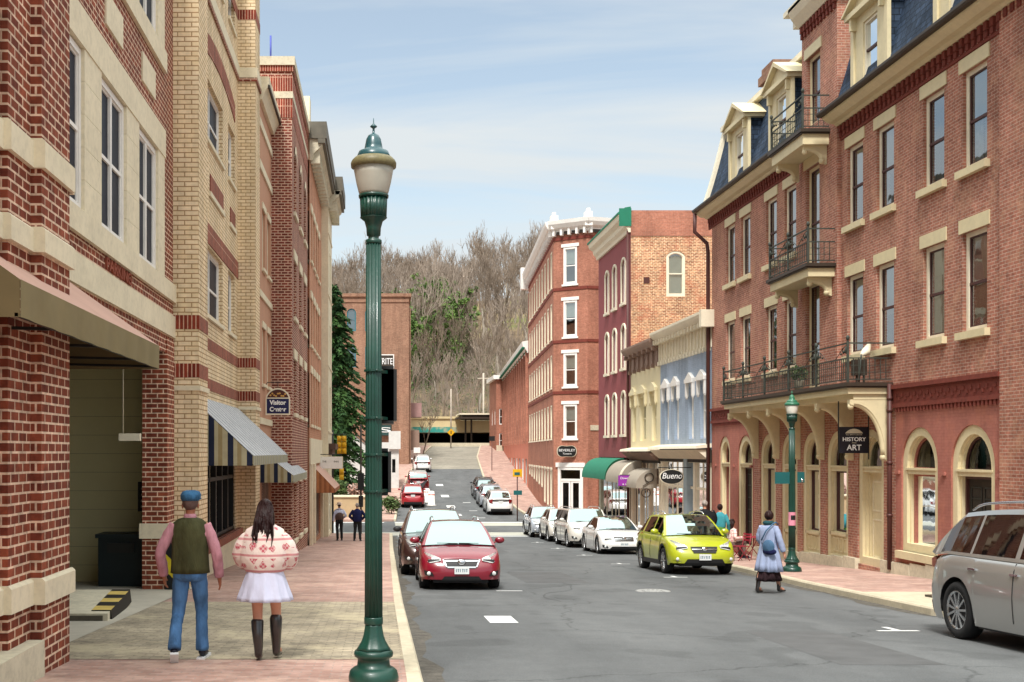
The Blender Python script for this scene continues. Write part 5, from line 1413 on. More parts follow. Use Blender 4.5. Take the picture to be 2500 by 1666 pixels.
for (y, w_, k) in ar:
    a, b, c, e_ = y - w_ / 2, y + w_ / 2, abase(y, k), .6
    m = MB(); m.archframe(F, a + .003, b - .003, c, e_ - .003, w_ / 2, .2, -.3, -.04); m.archframe(F, a + .2, b - .2, c, e_ - .2, w_ / 2 - .19, .05, -.32, -.12, bottom=False)
    m.fbox(F, a + .2, b - .2, -.52, -.4, -.3, -.06); m.fbox(F, a + .14, b - .14, -.42, -.37, -.3, -.02)
    W = m.build('arched_window' if k[0] != 'd' else 'arched_doorway', M['cream'], B1)
    ia, ib = a + .25, b - .25
    s = MB(); s.archframe(F, ia, ib, -.4, e_ - .25, w_ / 2 - .25, .045, -.26, -.19)
    if k == 'p':
        zc = gz(y) + .95; s.archframe(F, ia, ib, zc, -.52, 0, .05, -.26, -.19); s.build('sash', M['sash'], W)
        p = MB(); p.fbox(F, ia - .05, ib + .05, c, zc, -.3, -.1); p.fbox(F, ia - .1, ib + .1, zc - .1, zc - .02, -.2, -.04)
        n = 4; L = ib - ia
        for q in range(n): p.archframe(F, ia + L * q / n + .03, ia + L * (q + 1) / n - .03, c + .28, zc - .16, 0, .035, -.1, -.07)
        p.build('panel', M['cream'], W)
    elif k == 'w':
        s.archframe(F, ia, ib, c + .12, -.52, 0, .05, -.26, -.19); s.build('sash', M['salmon'], W); zc = c + .1
        p = MB(); p.fbox(F, a - .1, b + .1, c - .18, c, -.2, .12); p.build('sill', M['cream'], W)
    else:
        s.archframe(F, ia, ib, c, -.52, 0, .06, -.26, -.19)
        if k == 'd2':
            s.fbox(F, (ia + ib) / 2 - .3, (ia + ib) / 2 - .22, -2.6, -2.4, -.2, -.16)
        s.build('sash', M['sash'] if k == 'd' else M['cream'], W); zc = c
        dd = MB(); dd.fbox(F, ia + .06, ib - .06, c, -.58, -.30, -.25)
        if k == 'd':
            D_ = dd.build('door', M['dark2'], W); g_ = MB()
            for q in range(2):
                x0 = lerp(ia, ib, .12 + .42 * q); g_.archframe(F, x0, x0 + (ib - ia) * .34, c + .25, -.75, 0, .03, -.25, -.235)
                for v in (.35, .5, .65, .8): g_.fbox(F, x0, x0 + (ib - ia) * .34, lerp(c, -.6, v), lerp(c, -.6, v) + .03, -.25, -.236)
            g_.build('door_panel', M['black'], D_)
        else:
            D_ = dd.build('door', M['cream'], W); g_ = MB(); g_.archframe(F, ia + .12, ib - .12, c + .2, c + 1.2, 0, .04, -.25, -.235); g_.archframe(F, ia + .12, ib - .12, c + 1.4, -.75, 0, .04, -.25, -.235); g_.build('door_panel', M['stone'], D_)
    g = MB(); g.poly([F.P(u, v, -.23) for u, v in outline(ia, ib, -.4, e_ - .25, w_ / 2 - .25)])
    if k[0] != 'd': g.quad(F.P(ia, zc, -.23), F.P(ib, zc, -.23), F.P(ib, -.52, -.23), F.P(ia, -.52, -.23))
    g.build('pane', M['glassd'], W)
    if k in 'wp':
        q = MB(); n = 10
        for s_ in (0, 1):
            for i in range(n // 2):
                t0, t1 = i / n * .45, (i + 1) / n * .45
                x0, x1 = (lerp(ia, ib, t0), lerp(ia, ib, t1)) if s_ == 0 else (lerp(ib, ia, t0), lerp(ib, ia, t1))
                q.quad(F.P(x0, zc, -.4 - .04 * (i % 2)), F.P(x1, zc, -.4 - .04 * ((i + 1) % 2)), F.P(x1, .3, -.4 - .04 * ((i + 1) % 2)), F.P(x0, .3, -.4 - .04 * (i % 2)))
        q.build('curtain', paint('olive_drape_%d' % int(y), hexc('#857a58'), .9, .2, 4), W)
# cornice: gutter, soffit board, brick dentils
for u0, u1 in ((18, 31.25), (34.45, 43.75)):
    g = MB(); prof = [(-.0, 9.0), (.12, 9.0), (.2, 9.06), (.34, 9.08), (.5, 9.18), (.52, 9.24), (.0, 9.24)]
    g.loft([[F.P(u0, v, d) for d, v in prof], [F.P(u1, v, d) for d, v in prof]], 0, False); g.build('cornice', M['cream'], B1)
    g = MB(); prof = [(.44, 9.245), (.62, 9.245), (.66, 9.30), (.66, 9.36), (.36, 9.40), (.2, 9.33)]
    g.loft([[F.P(u0 - .0, v, d) for d, v in prof], [F.P(u1 + .05, v, d) for d, v in prof]], 0, False); g.build('gutter', M['gutter'], B1)
    g = MB(); n = int((u1 - u0) / .25)
    for k in range(n):
        a = u0 + .05 + k * .25
        g.fbox(F, a, a + .13, 8.82, 8.995, -.02, .1); g.fbox(F, a + .06, a + .19, 8.68, 8.82, -.02, .06)
    g.fbox(F, u0, u1, 8.60, 8.68, -.02, .035)
    g.build('brick_dentils', M['dent'], B1)
g = MB()
for k in range(11): g.fbox(FT, 31.2 + k * .24, 31.33 + k * .24, 12.45, 12.65, -.02, .1); g.fbox(FT, 31.26 + k * .24, 31.38 + k * .24, 12.3, 12.45, -.02, .06)
g.build('brick_dentils', M['dent'], B1)
g = MB(); prof = [(0, 12.65), (.12, 12.65), (.2, 12.75), (.32, 12.9), (.42, 13.1), (.42, 13.2), (0, 13.2)]
g.loft([[FT.P(31.2 - .0, v, d) for d, v in prof], [FT.P(33.8, v, d) for d, v in prof]], 0, False)
g.box(12.16, 16.3, 30.8, 34.2, 13.1, 13.25); g.box(12.4, 16.2, 30.95, 31.198, 12.72, 13.1); g.box(12.4, 16.2, 33.802, 34.05, 12.72, 13.1)
g.build('tower_cornice', M['creamw'], B1)
# mansard
mp_ = [(12.42, 9.36), (12.56, 9.7), (12.72, 10.2), (12.92, 10.9), (13.1, 11.6), (13.28, 12.35)]
for u0, u1 in ((18, 31.15), (33.85, 43.4)):
    g = MB()
    for (x0, z0), (x1, z1) in zip(mp_, mp_[1:]): g.quad((x0, u0, z0), (x0, u1, z0), (x1, u1, z1), (x1, u0, z1))
    g.quad((13.28, u0, 12.35), (24, u0, 12.5), (24, u1, 12.5), (13.28, u1, 12.35))
    g.build('mansard_roof', M['slate'], B1)
g = MB()
for (x0, z0), (x1, z1) in zip(mp_, mp_[1:]): g.hexa([(x0 - .12, 43.3, z0), (x0 + .12, 43.3, z0), (x0 + .12, 43.62, z0), (x0 - .12, 43.62, z0), (x1 - .12, 43.3, z1), (x1 + .12, 43.3, z1), (x1 + .12, 43.62, z1), (x1 - .12, 43.62, z1)])
g.poly([(12.42, 43.62, 9.3)] + [(x, 43.62, z) for x, z in mp_] + [(24, 43.62, 12.4), (24, 43.62, 9)])
for u0, u1 in ((18, 31.15), (33.85, 43.5)): g.box(13.05, 13.35, u0, u1, 12.3, 12.48)
g.build('roof_edge_trim', M['creamw'], B1)
def dormer(y0, y1, gl=True):
    FD = FX(12.56, -1); z0, z1 = 9.42, 11.45; c = (y0 + y1) / 2
    g = MB(); hh = (c - .42, c + .42, z0 + .3, z1 - .25)
    g.wall(FD, y0 + .25, y1 - .25, z0, z1, [hh], .2)
    for s_ in (y0 + .25, y1 - .25): g.fbox(FD, s_ - .09, s_ + .09, z0, z1, -.05, .05)
    g.fbox(FD, y0 + .1, y1 - .1, z1, z1 + .14, -1.4, .2)
    g.prism(FD, [(y0 + .1, z1 + .14), (y1 - .1, z1 + .14), (c, z1 + .62)], -1.6, .1)
    g.prism(FD, [(y0, z1 + .12), (y0 + .12, z1 + .12), (c, z1 + .66), (y1 - .12, z1 + .12), (y1, z1 + .12), (c, z1 + .80)], -1.6, .26)
    for s_ in (y0 + .38, y1 - .38): g.fbox(FD, s_ - .05, s_ + .05, z1 - .32, z1, .0, .16)
    D_ = g.build('dormer', M['cream'], B1)
    g = MB()
    for yy in (y0 + .3, y1 - .3): g.poly([(12.6, yy, z0)] + [(12.6, yy, z1), (13.6, yy, z1 + .1), (13.6, yy, z0)])
    g.build('slate_cheek', M['slate'], D_)
    m = MB(); m.archframe(FD, hh[0], hh[1], hh[2], hh[3], 0, .07, -.15, -.04); zc = lerp(hh[2], hh[3], .48); m.build('sash', M['creamw'], D_)
    m = MB(); m.fbox(FD, hh[0] + .06, hh[1] - .06, zc - .03, zc + .03, -.12, -.06); m.build('meeting_rail', M['sash'], D_)
    m = MB(); m.quad(FD.P(hh[0], hh[2], -.1), FD.P(hh[1], hh[2], -.1), FD.P(hh[1], hh[3], -.1), FD.P(hh[0], hh[3], -.1)); m.build('pane', M['glass'], D_)
    m = MB(); m.quad(FD.P(hh[0], hh[2], -.3), FD.P(hh[1], hh[2], -.3), FD.P(hh[1], hh[3], -.3), FD.P(hh[0], hh[3], -.3)); m.build('blind', M['blind'], D_)
for y0, y1 in ((38.4, 40.9), (34.3, 36.7), (27.8, 30.3), (23.4, 25.8), (19.6, 22)): dormer(y0, y1)
g = MB(); g.box(14.2, 15.2, 40.9, 42.0, 11.5, 13.6); g.box(14.05, 15.35, 40.75, 42.15, 13.6, 13.9); g.box(14.15, 15.25, 40.85, 42.05, 13.9, 14.2); g.build('chimney', M['tan'], B1)

# balconies
def rail_run(mb, A, B, h, posts=True, cell=.13, scroll=True, endpost=(True, True)):
    A = Vector(A); B = Vector(B); L = (B - A).length; d = (B - A).normalized(); Z = Vector((0, 0, 1))
    mid = h * .62
    for z, t in ((.08, .028), (mid, .03), (h, .034)): mb.bar(A + Z * z, B + Z * z, t)
    for z in (h * .26, h * .44): mb.bar(A + Z * z, B + Z * z, .014)
    n = int(L / cell)
    for i in range(1, n): mb.bar(A + d * (L * i / n) + Z * .08, A + d * (L * i / n) + Z * mid, .016)
    np_ = max(1, round(L / 2.05))
    for i in range(np_ + 1):
        if (i == 0 and not endpost[0]) or (i == np_ and not endpost[1]): continue
        p = A + d * (L * i / np_); mb.bar(p, p + Z * (h + .06), .05); mb.ell(p + Z * (h + .13), .05, .05, .07, 8, 6)
        if scroll:
            for s_ in (-1, 1):
                if (i == 0 and s_ < 0) or (i == np_ and s_ > 0): continue
                pts = []
                for q in range(14):
                    t = q / 13 * 4.4; r = .16 * (1 - q / 17)
                    c = p + d * s_ * .24 + Z * (mid + .17); pts.append(c + d * s_ * (-r * math.cos(t)) + Z * (r * math.sin(t)))
                mb.tube(pts, .011, 4, cap=False)
                mb.tube([p + d * s_ * .05 + Z * (h - .05), p + d * s_ * .3 + Z * (h - .1), p + d * s_ * .75 + Z * (mid + .02)], .010, 4, cap=False)
                mb.ell(p + d * s_ * .24 + Z * (mid + .17), .03, .03, .035, 6, 4); mb.ell(p + d * s_ * .42 + Z * (mid + .13), .03, .03, .03, 6, 4); mb.ell(p + d * s_ * .1 + Z * (mid + .2), .045, .045, .09, 6, 4)
def bracket(F_, y, xo, xw, z1, z0, t=.16):
    Fb = Fr((0, y, 0), (1, 0, 0), (0, -1, 0)); g = MB(); W_ = xw - xo - .12; H_ = z1 - z0 - .15
    pts = [(xo, z1), (xo, z1 - .12), (xo + .1, z1 - .15)]
    for i in range(13):
        a = PI / 2 * (1 - i / 12); pts.append((xo + .1 + (W_ - .1) * math.cos(a), z0 + .05 + H_ * math.sin(a)))
    pts += [(xw - .12, z0 - .05), (xw, z0 - .1), (xw, z1)]
    g.prism(Fb, pts, -t / 2, t / 2)
    arc = [Fb.P(u, v, 0) for u, v in pts[2:16]]
    g.tube(arc, .075, 8); g.ell(Fb.P(xw - .12, z0, 0), .09, .09, .09, 10, 8); g.ell(Fb.P(xo + .05, z1 - .17, 0), .08, .08, .08, 10, 8)
    return g
def balcony(y0, y1, xo, xw, z, h, fas, brs, big=False):
    g = MB()
    g.box(xo + .04, xw, y0 + .04, y1 - .04, z - fas, z - .09)
    if big: g.box(xo + .2, xw, y0 + .1, y1 - .1, z - fas - .14, z - fas)
    Bk = g.build('balcony', M['cream'], B1)
    g = MB(); g.box(xo - .06, xw, y0 - .06, y1 + .06, z - .09, z); g.box(xo - .02, xw, y0 - .02, y1 + .02, z - .13, z - .088); g.build('floor_edge', M['gutter'], Bk)
    g = MB(); rail_run(g, (xo + .03, y0 + .03, z), (xo + .03, y1 - .03, z), h); rail_run(g, (xo + .03, y0 + .03, z), (xw, y0 + .03, z), h, endpost=(False, False)); rail_run(g, (xo + .03, y1 - .03, z), (xw, y1 - .03, z), h, endpost=(False, False))
    g.build('railing', M['iron'], Bk)
    for y in brs:
        g = bracket(None, y, xo + .12, xw, z - fas - (.14 if big else 0), (-.12 if big else z - fas - .42), .18 if big else .12); g.build('bracket', M['cream'], Bk)
    return Bk
bb = balcony(28.1, 38.35, 11.58, 12.69, 1.74, .98, .28, (28.3, 30.45, 32.45, 34.3, 36.1, 38.1), True)
balcony(31.3, 34.45, 11.8, 12.57, 5.24, .96, .36, (31.6, 34.15)); balcony(31.7, 34.3, 11.8, 12.57, 9.07, .95, .42, (31.95, 34.05))
# downspouts
g = MB(); g.tube([(12.1, 43.6, 9.2), (12.1, 43.62, 8.5), (12.55, 43.55, 8.05), (12.58, 43.5, 7.7), (12.58, 43.5, -3.9)], .075, 8); g.build('downspout', M['pipe'], B1)
g = MB(); g.tube([(12.6, 28.02, 1.7), (12.6, 28.02, gz(28) + .1)], .06, 8)
for z in (1.3, 1.0, -.3, -1.6): g.tube([(12.6, 28.02, z), (12.6, 28.02, z + .08)], .075, 8)
g.build('downspout', M['pipe'], B1)
# things on the balcony
e = thing('flower_pot', 'potted plant standing on the long iron balcony under the central door', 'plant pot', (11.9, 32.2, 1.74)); g = MB(); g.lathe([(.1, 0), (.15, .28), (.16, .3)], (11.9, 32.2, 1.74), 12); g.build('pot', M['stone2'], e); g = MB(); leafcloud(g, [((11.9, 32.2, 2.25), .25)], 260, .05, rnd); g.build('leaves', M['bushm'], e)
e = thing('patio_umbrella', 'folded cream parasol lying over a rail on the long iron balcony', 'parasol', (12.3, 28.7, 1.74)); g = MB(); g.tube([(12.1, 28.5, 2.45), (12.3, 28.7, 2.55), (12.55, 29.1, 2.75)], [.04, .11, .06], 8); g.build('canopy', M['creamw'], e); g = MB(); g.tube([(12.0, 28.4, 1.75), (12.1, 28.5, 2.45)], .02, 6); g.build('pole', M['iron'], e)
e = thing('wall_heater', 'small grey metal box on legs standing on the near end of the long balcony', 'metal box', (12.1, 28.6, 1.74)); g = MB(); g.box(11.95, 12.25, 28.5, 28.75, 1.95, 2.35); g.box(12.0, 12.04, 28.55, 28.6, 1.74, 1.95); g.box(12.18, 12.22, 28.55, 28.6, 1.74, 1.95); g.build('casing', M['gutter'], e)

# hanging HISTORY ART sign
e = thing('hanging_sign', 'dark hanging sign reading HISTORY and ART under the long balcony', 'sign', (12.2, 29.2, .3))
FS = FY(29.2); g = MB(); xl, xr = 11.83, 12.57
g.fbox(FS, xl, xr, -.02, .66, -.03, .03); e_b = g.build('board', paint('black_sign', (.012, .012, .02), .4, .1), e)
g = MB()
for x in (xl - .02, xr + .02): g.tube([(x, 29.2, -.18), (x, 29.2, 1.4)], .016, 6)
g.build('hanger_rod', M['black'], e)
g = MB(); ap = arch_pts(xl + .14, xr - .14, .61, .12); g.prism(FS, ap, .031, .036); g.build('arch_emblem', M['stone2'], e)
textmesh('HISTORY', 'lettering', M['wtext'], e, (12.2, 29.165, .335), (1, 0, 0), .14, .003, .60, bold=.003); textmesh('AND', 'lettering', M['stone2'], e, (12.2, 29.165, .245), (1, 0, 0), .04, .003, .12); textmesh('ART', 'lettering', M['wtext'], e, (12.2, 29.165, .12), (1, 0, 0), .2, .003, .38, bold=.004); textmesh('R.R. SMITH CENTER', 'lettering', M['stone2'], e, (12.2, 29.165, .455), (1, 0, 0), .045, .003, .42)

# =================================================================== blue and cream shops, purple building
B2 = thing('blue_shop_building', 'pale blue two storey shop building with white bracketed cornice', 'building', (12.7, 47.4, gz(47)))
def hoodwin(root, y, w_, z0, z1, tm, fm):
    W = window(root, F, y - w_ / 2, y + w_ / 2, z0, z1, .12, -.18, .07, fm, M['sash'] if False else fm, .5)
    g = MB(); g.fbox(F, y - w_ / 2 - .18, y + w_ / 2 + .18, z1 + .1, z1 + .26, 0, .16); g.prism(F, [(y - w_ / 2 - .18, z1 + .26), (y + w_ / 2 + .18, z1 + .26), (y, z1 + .52)], 0, .13)
    for s_ in (-1, 1): g.fbox(F, y + s_ * (w_ / 2 + .09) - .07, y + s_ * (w_ / 2 + .09) + .07, z1 - .45, z1 + .1, 0, .12); g.ell(F.P(y + s_ * (w_ / 2 + .09), z1 - .47, .06), .06, .07, .09, 8, 6)
    g.build('window_hood', tm, W)
    return W
def bcornice(root, u0, u1, z0, z1, tm, fm2, nb):
    g = MB(); H_ = z1 - z0
    prof = [(.0, z1 - .5), (.12, z1 - .45), (.3, z1 - .35), (.45, z1 - .2), (.5, z1 - .1), (.5, z1), (0, z1)]
    g.loft([[F.P(u0, v, d) for d, v in prof], [F.P(u1, v, d) for d, v in prof]], 0, False)
    for k in range(nb):
        a = lerp(u0 + .1, u1 - .22, k / (nb - 1)); g.fbox(F, a, a + .11, z1 - .55, z1 - .36, 0, .38); g.prism(F, [(a, z1 - .55), (a + .11, z1 - .55), (a + .11, z0), (a, z0)], 0, .12); g.fbox(F, a - .01, a + .12, z0 - .12, z0 + .05, .0, .17)
    C_ = g.build('cornice', tm, root)
    g = MB(); g.fbox(F, u0, u1, z0, z1 - .5, -.05, .04)
    for k in range(nb - 1):
        if k % 2 == 0:
            a = lerp(u0 + .1, u1 - .22, (k + .3) / (nb - 1)); b = lerp(u0 + .1, u1 - .22, (k + .9) / (nb - 1)); g.archframe(F, a, b, z0 + .15, z1 - .65, 0, .04, .04, .07)
    g.build('frieze', fm2, C_)
g = MB(); bw = [(50.25, .72), (48.6, .72), (46.3, .74), (44.6, .78)]
g.wall(F, 43.4, 51.4, .1, 4.3, [(y - w_ / 2, y + w_ / 2, .55, 2.75, .12) for y, w_ in bw], .25)
g.build('wall', M['blue'], B2); room(B2, F, 43.6, 51.2, .2, 4.2)
for y, w_ in bw: hoodwin(B2, y, w_, .55, 2.75, M['white'], M['white'])
bcornice(B2, 43.42, 51.4, 4.05, 5.4, M['creamw'], M['creamw'], 17)
g = MB(); shell(g, F, 43.45, 57.5, -5, 5.2, 11, (1, 0)); g.build('side_walls', M['tan'], B2)
g = MB(); g.box(12.2, 12.7, 43.1, 43.4, 4.8, 5.45); g.build('parapet_block', M['creamw'], B2)
B3 = thing('cream_shop_building', 'cream two storey shop building with brown cornice between the blue and the plum buildings', 'building', (12.7, 54.4, gz(54)))
cw = [(56.7, .8), (54.8, 1.2), (52.6, .9)]
g = MB(); g.wall(F, 51.4, 57.5, .1, 4.3, [(y - w_ / 2, y + w_ / 2, .55, 2.75, .12) for y, w_ in cw], .25); g.build('wall', M['butter'], B3); room(B3, F, 51.5, 57.4, .2, 4.2)
for y, w_ in cw: hoodwin(B3, y, w_, .55, 2.75, M['butter'], M['butter'])
bcornice(B3, 51.42, 57.5, 4.05, 5.2, M['brownp'], M['brownp'], 7)
def pent(root, u0, u1, zt, mt, sl):
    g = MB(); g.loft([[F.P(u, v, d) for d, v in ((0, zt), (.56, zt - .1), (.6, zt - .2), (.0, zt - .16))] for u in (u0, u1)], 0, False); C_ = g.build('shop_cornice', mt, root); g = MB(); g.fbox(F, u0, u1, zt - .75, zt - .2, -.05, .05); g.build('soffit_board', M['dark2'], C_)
    g = MB(); n = int((u1 - u0) / .26)
    for k in range(n):
        a = u0 + .1 + k * .26; g.prism(F, [(a, 0), (a + .1, 0), (a + .1, .001), (a, .001)], 0, .001) if False else g.hexa([F.P(a, zt - .62, .05), F.P(a + .1, zt - .62, .05), F.P(a + .1, zt - .62, .12), F.P(a, zt - .62, .12), F.P(a, zt - .24, .05), F.P(a + .1, zt - .24, .05), F.P(a + .1, zt - .24, .56), F.P(a, zt - .24, .56)])
    g.build('slats', sl, C_)
pent(B2, 43.45, 51.35, .35, M['creamw'], M['creamw']); pent(B3, 51.5, 57.4, .25, M['creamw'], M['brownp'])
def shopfront(root, u0, u1, zt, posts, fm, tr=-1.2, base=.55, dmat='room', door=None, d=-.1):
    g = MB(); n = len(posts)
    for i, (p, w_) in enumerate(posts): g.fbox(F, p - w_ / 2, p + w_ / 2, gz(p) - .3, zt, d - .03, d + (.02 if w_ < .2 else .1))
    zb = gz((u0 + u1) / 2) + base
    g.fbox(F, u0, u1, zt, zt + .35, d - .1, .0); g.fbox(F, u0, u1, tr - .05, tr + .05, d - .029, d + .021); g.fbox(F, u0, u1, gz(u1) - .5, zb, d - .04, d + .03)
    S_ = g.build('shopfront', fm, root)
    g = MB(); g.quad(F.P(u0, zb, d), F.P(u1, zb, d), F.P(u1, zt, d), F.P(u0, zt, d)); g.build('pane', M['glassd'], S_)
    # goods on display behind the glass
    g = MB(); r = random.Random(int(u0 * 10)); 
    for k in range(46):
        a = r.uniform(u0 + .2, u1 - .3); z = r.choice((zb + .1, zb + .5, zb + .9, zb + 1.3, zb + 1.7)); hh = r.uniform(.12, .4); q_ = -r.uniform(.15, .6)
        g.lathe([(r.uniform(.04, .14), 0), (r.uniform(.05, .16), hh * .5), (r.uniform(.02, .1), hh)], F.P(a, z, d + q_), 8, r.randrange(4))
    for k in range(3): g.fbox(F, u0 + .3, u1 - .3, zb + .05 + k * .6, zb + .08 + k * .6, d - .7, d - .2, 3)
    g.build('window_display', [paint('display_white', (.5, .48, .44)), paint('display_red', hexc('#7a2e2a')), paint('display_green', hexc('#6a7a44')), paint('display_buff', hexc('#a58a62'))], S_)
    q = MB(); q.quad(F.P(u0, -5, -1.6), F.P(u1, -5, -1.6), F.P(u1, .2, -1.6), F.P(u0, .2, -1.6)); q.quad(F.P(u0, -.2, -1.6), F.P(u1, -.2, -1.6), F.P(u1, -.2, -.1), F.P(u0, -.2, -.1)); q.build('interior', M[dmat], S_)
    return S_
shopfront(B2, 43.5, 51.3, -.42, [(43.7, .25), (44.9, .09), (45.9, .25), (47.0, .3), (47.9, .09), (48.8, .16), (49.6, .09), (50.5, .12), (51.2, .3)], M['creamw'], -1.45)
shopfront(B3, 51.4, 57.4, -.42, [(51.6, .2), (52.6, .1), (53.6, .2), (54.5, .12), (55.4, .22), (56.4, .1), (57.3, .25)], M['creamw'], -1.5)
g = MB(); g.fbox(F, 46.7, 47.2, gz(47) - .2, -.1, -.1, .08); g.build('blue_pilaster', paint('slate_blue_paint', hexc('#93a3ab')), B2)

B4 = thing('plum_building', 'tall plum painted building with green capped white cornice and mottled brick side wall', 'building', (12.7, 61.7, gz(61)))
pw = [63.4, 61.35, 59.1]; ph_ = [(y - .45, y + .45, z0, z1, .3) for y in pw for z0, z1 in ((7.8, 10.1), (4.4, 6.65), (.95, 3.15))]
g = MB(); g.wall(F, 57.5, 66, -.6, 12.1, ph_, .25); g.build('wall', M['maroon'], B4); room(B4, F, 57.7, 65.8, -.5, 12)
for h in ph_:
    W = window(B4, F, *h[:4], h[4], -.12, .12, M['white'], M['white'], .5, sill=(.14, .14, .1, M['creamw']))
    q = MB(); q.archframe(F, h[0] - .1, h[1] + .1, h[2], h[3] + .1, .36, .1, -.02, .07, bottom=False); q.build('window_trim', M['creamw'], W)
FSd = FY(57.5)
g = MB(); g.wall(FSd, 12.7, 18.4, -5, 12.3, [(14.5, 15.47, 7.93, 10.25, .25)], .2); g.wall(FSd, 18.4, 26, -5, 11.7); g.quad((12.7, 66, -5), (26, 66, -5), (26, 66, 12.1), (12.7, 66, 12.1)); g.quad((26, 57.5, -5), (26, 66, -5), (26, 66, 11.7), (26, 57.5, 11.7)); g.quad((12.7, 57.5, 11.7), (26, 57.5, 11.7), (26, 66, 11.7), (12.7, 66, 11.7))
g.build('brick_side_wall', M['mot'], B4)
g = MB(); g.fbox(FSd, 12.7, 18.4, 11.0, 12.3, 0.0, .03); g.build('upper_side_band', M['redf'], B4)
window(B4, FSd, 14.5, 15.47, 7.93, 10.25, .25, -.08, .12, M['creamw'], M['creamw'], .5, blind=1.0)
g = MB(); g.quad(FSd.P(14.4, 7.8, -.2), FSd.P(15.6, 7.8, -.2), FSd.P(15.6, 10.4, -.2), FSd.P(14.4, 10.4, -.2)); g.build('interior', M['dark'], B4)
g = MB(); g.fbox(FSd, 13.35, 13.65, 8.6, 8.9, 0, .03); g.build('vent', M['pipe'], B4)
g = MB(); prof = [(0, 11.2), (.12, 11.2), (.16, 11.35), (.3, 11.5), (.34, 11.7), (.55, 11.85), (.62, 12.1), (0, 12.1)]
g.loft([[F.P(u, v, d) for d, v in prof] for u in (57.5, 66)], 0, False); C_ = g.build('cornice', M['creamw'], B4)
g = MB(); prof = [(0, 12.1), (.66, 12.1), (.66, 12.2), (.3, 12.45), (0, 12.5)]; g.loft([[F.P(u, v, d) for d, v in prof] for u in (57.48, 66.1)], 0, False); g.box(12.1, 12.72, 57.44, 57.49, 11.5, 12.4); g.build('cornice_cap', M['awnG'], C_)
shopfront(B4, 57.6, 65.8, -.62, [(57.8, .3), (59.3, .1), (60.8, .14), (61.6, .1), (62.6, .14), (64, .1), (65.6, .3)], M['stone2'], -1.4)
g = MB(); g.tube([(12.58, 57.62, 11.3), (12.58, 57.62, -4)], .07, 6); g.build('downspout', M['pipe'], B4)
def round_awning(name, label, y0, y1, xo, xw, z0, z1, mt, endm, stripe=None):
    n = 10; e = thing(name, label, 'awning', (xw, (y0 + y1) / 2, z0)); P = []
    for i in range(n + 1):
        a = PI / 2 * i / n; P.append((xw - (xw - xo) * math.cos(a), z0 + .1 + (z1 - z0 - .1) * math.sin(a)))
    P = [(xo, z0)] + P
    g = MB(); g.loft([[(x, y, z) for x, z in P] for y in (y0, y1)], 0, True, False, closed=False); g.build('canopy', mt, e)
    g = MB()
    for y in (y0, y1): g.poly([(x, y, z) for x, z in P] + [(xw, y, z0)])
    g.build('end_panel', endm, e)
    if stripe:
        g = MB(); ya = y0 + .05
        for (x0, za), (x1, zb) in zip(P, P[1:]): g.quad((x0 - .006, ya, za + .004), (x1 - .006, ya, zb + .006), (x1 - .006, ya + stripe[1], zb + .006), (x0 - .006, ya + stripe[1], za + .004))
        g.build('stripe', stripe[0], e)
    return e
round_awning('shop_awning', 'round green cloth awning over the plum building shopfront', 58.9, 65.6, 11.65, 12.66, -1.42, -.3, M['awnG'], paint('dark_green_cloth', hexc('#0d4a30')))
round_awning('shop_awning', 'round taupe cloth awning with a cream edge right of the green awning', 54.9, 58.7, 11.65, 12.66, -1.5, -.4, M['awnT'], M['awnT'], (M['creamw'], .5))
round_awning('shop_awning', 'low taupe awning with ring pattern over the cream shop', 51.9, 54.6, 11.7, 12.66, -1.65, -.75, M['awnT'], M['awnT'])
g = MB()
for (x, z) in ((12.3, -1.15), (12.15, -1.85)):
    g.tube([(x + .2 * math.cos(t), 51.85, z + .2 * math.sin(t)) for t in [q * PI / 8 for q in range(17)]], .025, 5, cap=False)
g.bar((12.0, 51.85, -1.55), (12.3, 51.85, -1.35), .03)
e = thing('hexagon_sign', 'pair of bare metal ring frames hung in front of the cream shop', 'sign', (12.2, 51.85, -1.5)); g.build('ring_frame', M['gutter'], e)
# oval sign
def plaque(name, label, x, y, z, w_, h, shape, bm_, border, texts, arm=None, cat='sign'):
    e = thing(name, label, cat, (x, y, z)); Fp = FY(y); g = MB(); n = 28
    def outl(k):
        if shape == 'oval': return [(x + w_ / 2 * k * math.cos(2 * PI * i / n), z + h / 2 * k * math.sin(2 * PI * i / n)) for i in range(n)]
        if shape == 'cloud': return [(x + w_ / 2 * k * math.copysign(abs(math.cos(2 * PI * i / n)) ** .7, math.cos(2 * PI * i / n)), z + h / 2 * k * (math.copysign(abs(math.sin(2 * PI * i / n)) ** .8, math.sin(2 * PI * i / n)) * (1 - .16 * math.exp(-(math.cos(2 * PI * i / n) / .3) ** 2)))) for i in range(n)]
        return [(x - w_ / 2 * k, z - h / 2 * k), (x + w_ / 2 * k, z - h / 2 * k), (x + w_ / 2 * k, z + h / 2 * k), (x - w_ / 2 * k, z + h / 2 * k)]
    g.prism(Fp, outl(1.0), -.03, .02); g.build('sign_border', border, e)
    g = MB(); g.prism(Fp, outl(.93), .021, .03); g.build('sign_face', bm_, e)
    for (t, dx, dz, s_, wd, mt, sh_) in texts: textmesh(t, 'lettering', mt, e, (x + dx, y - .034, z + dz), (1, 0, 0), s_, .003, wd, sh_)
    if arm:
        g = MB()
        for a_, b_ in arm: g.tube([a_, b_], .02, 6)
        g.build('hanger', M['black'], e)
    return e
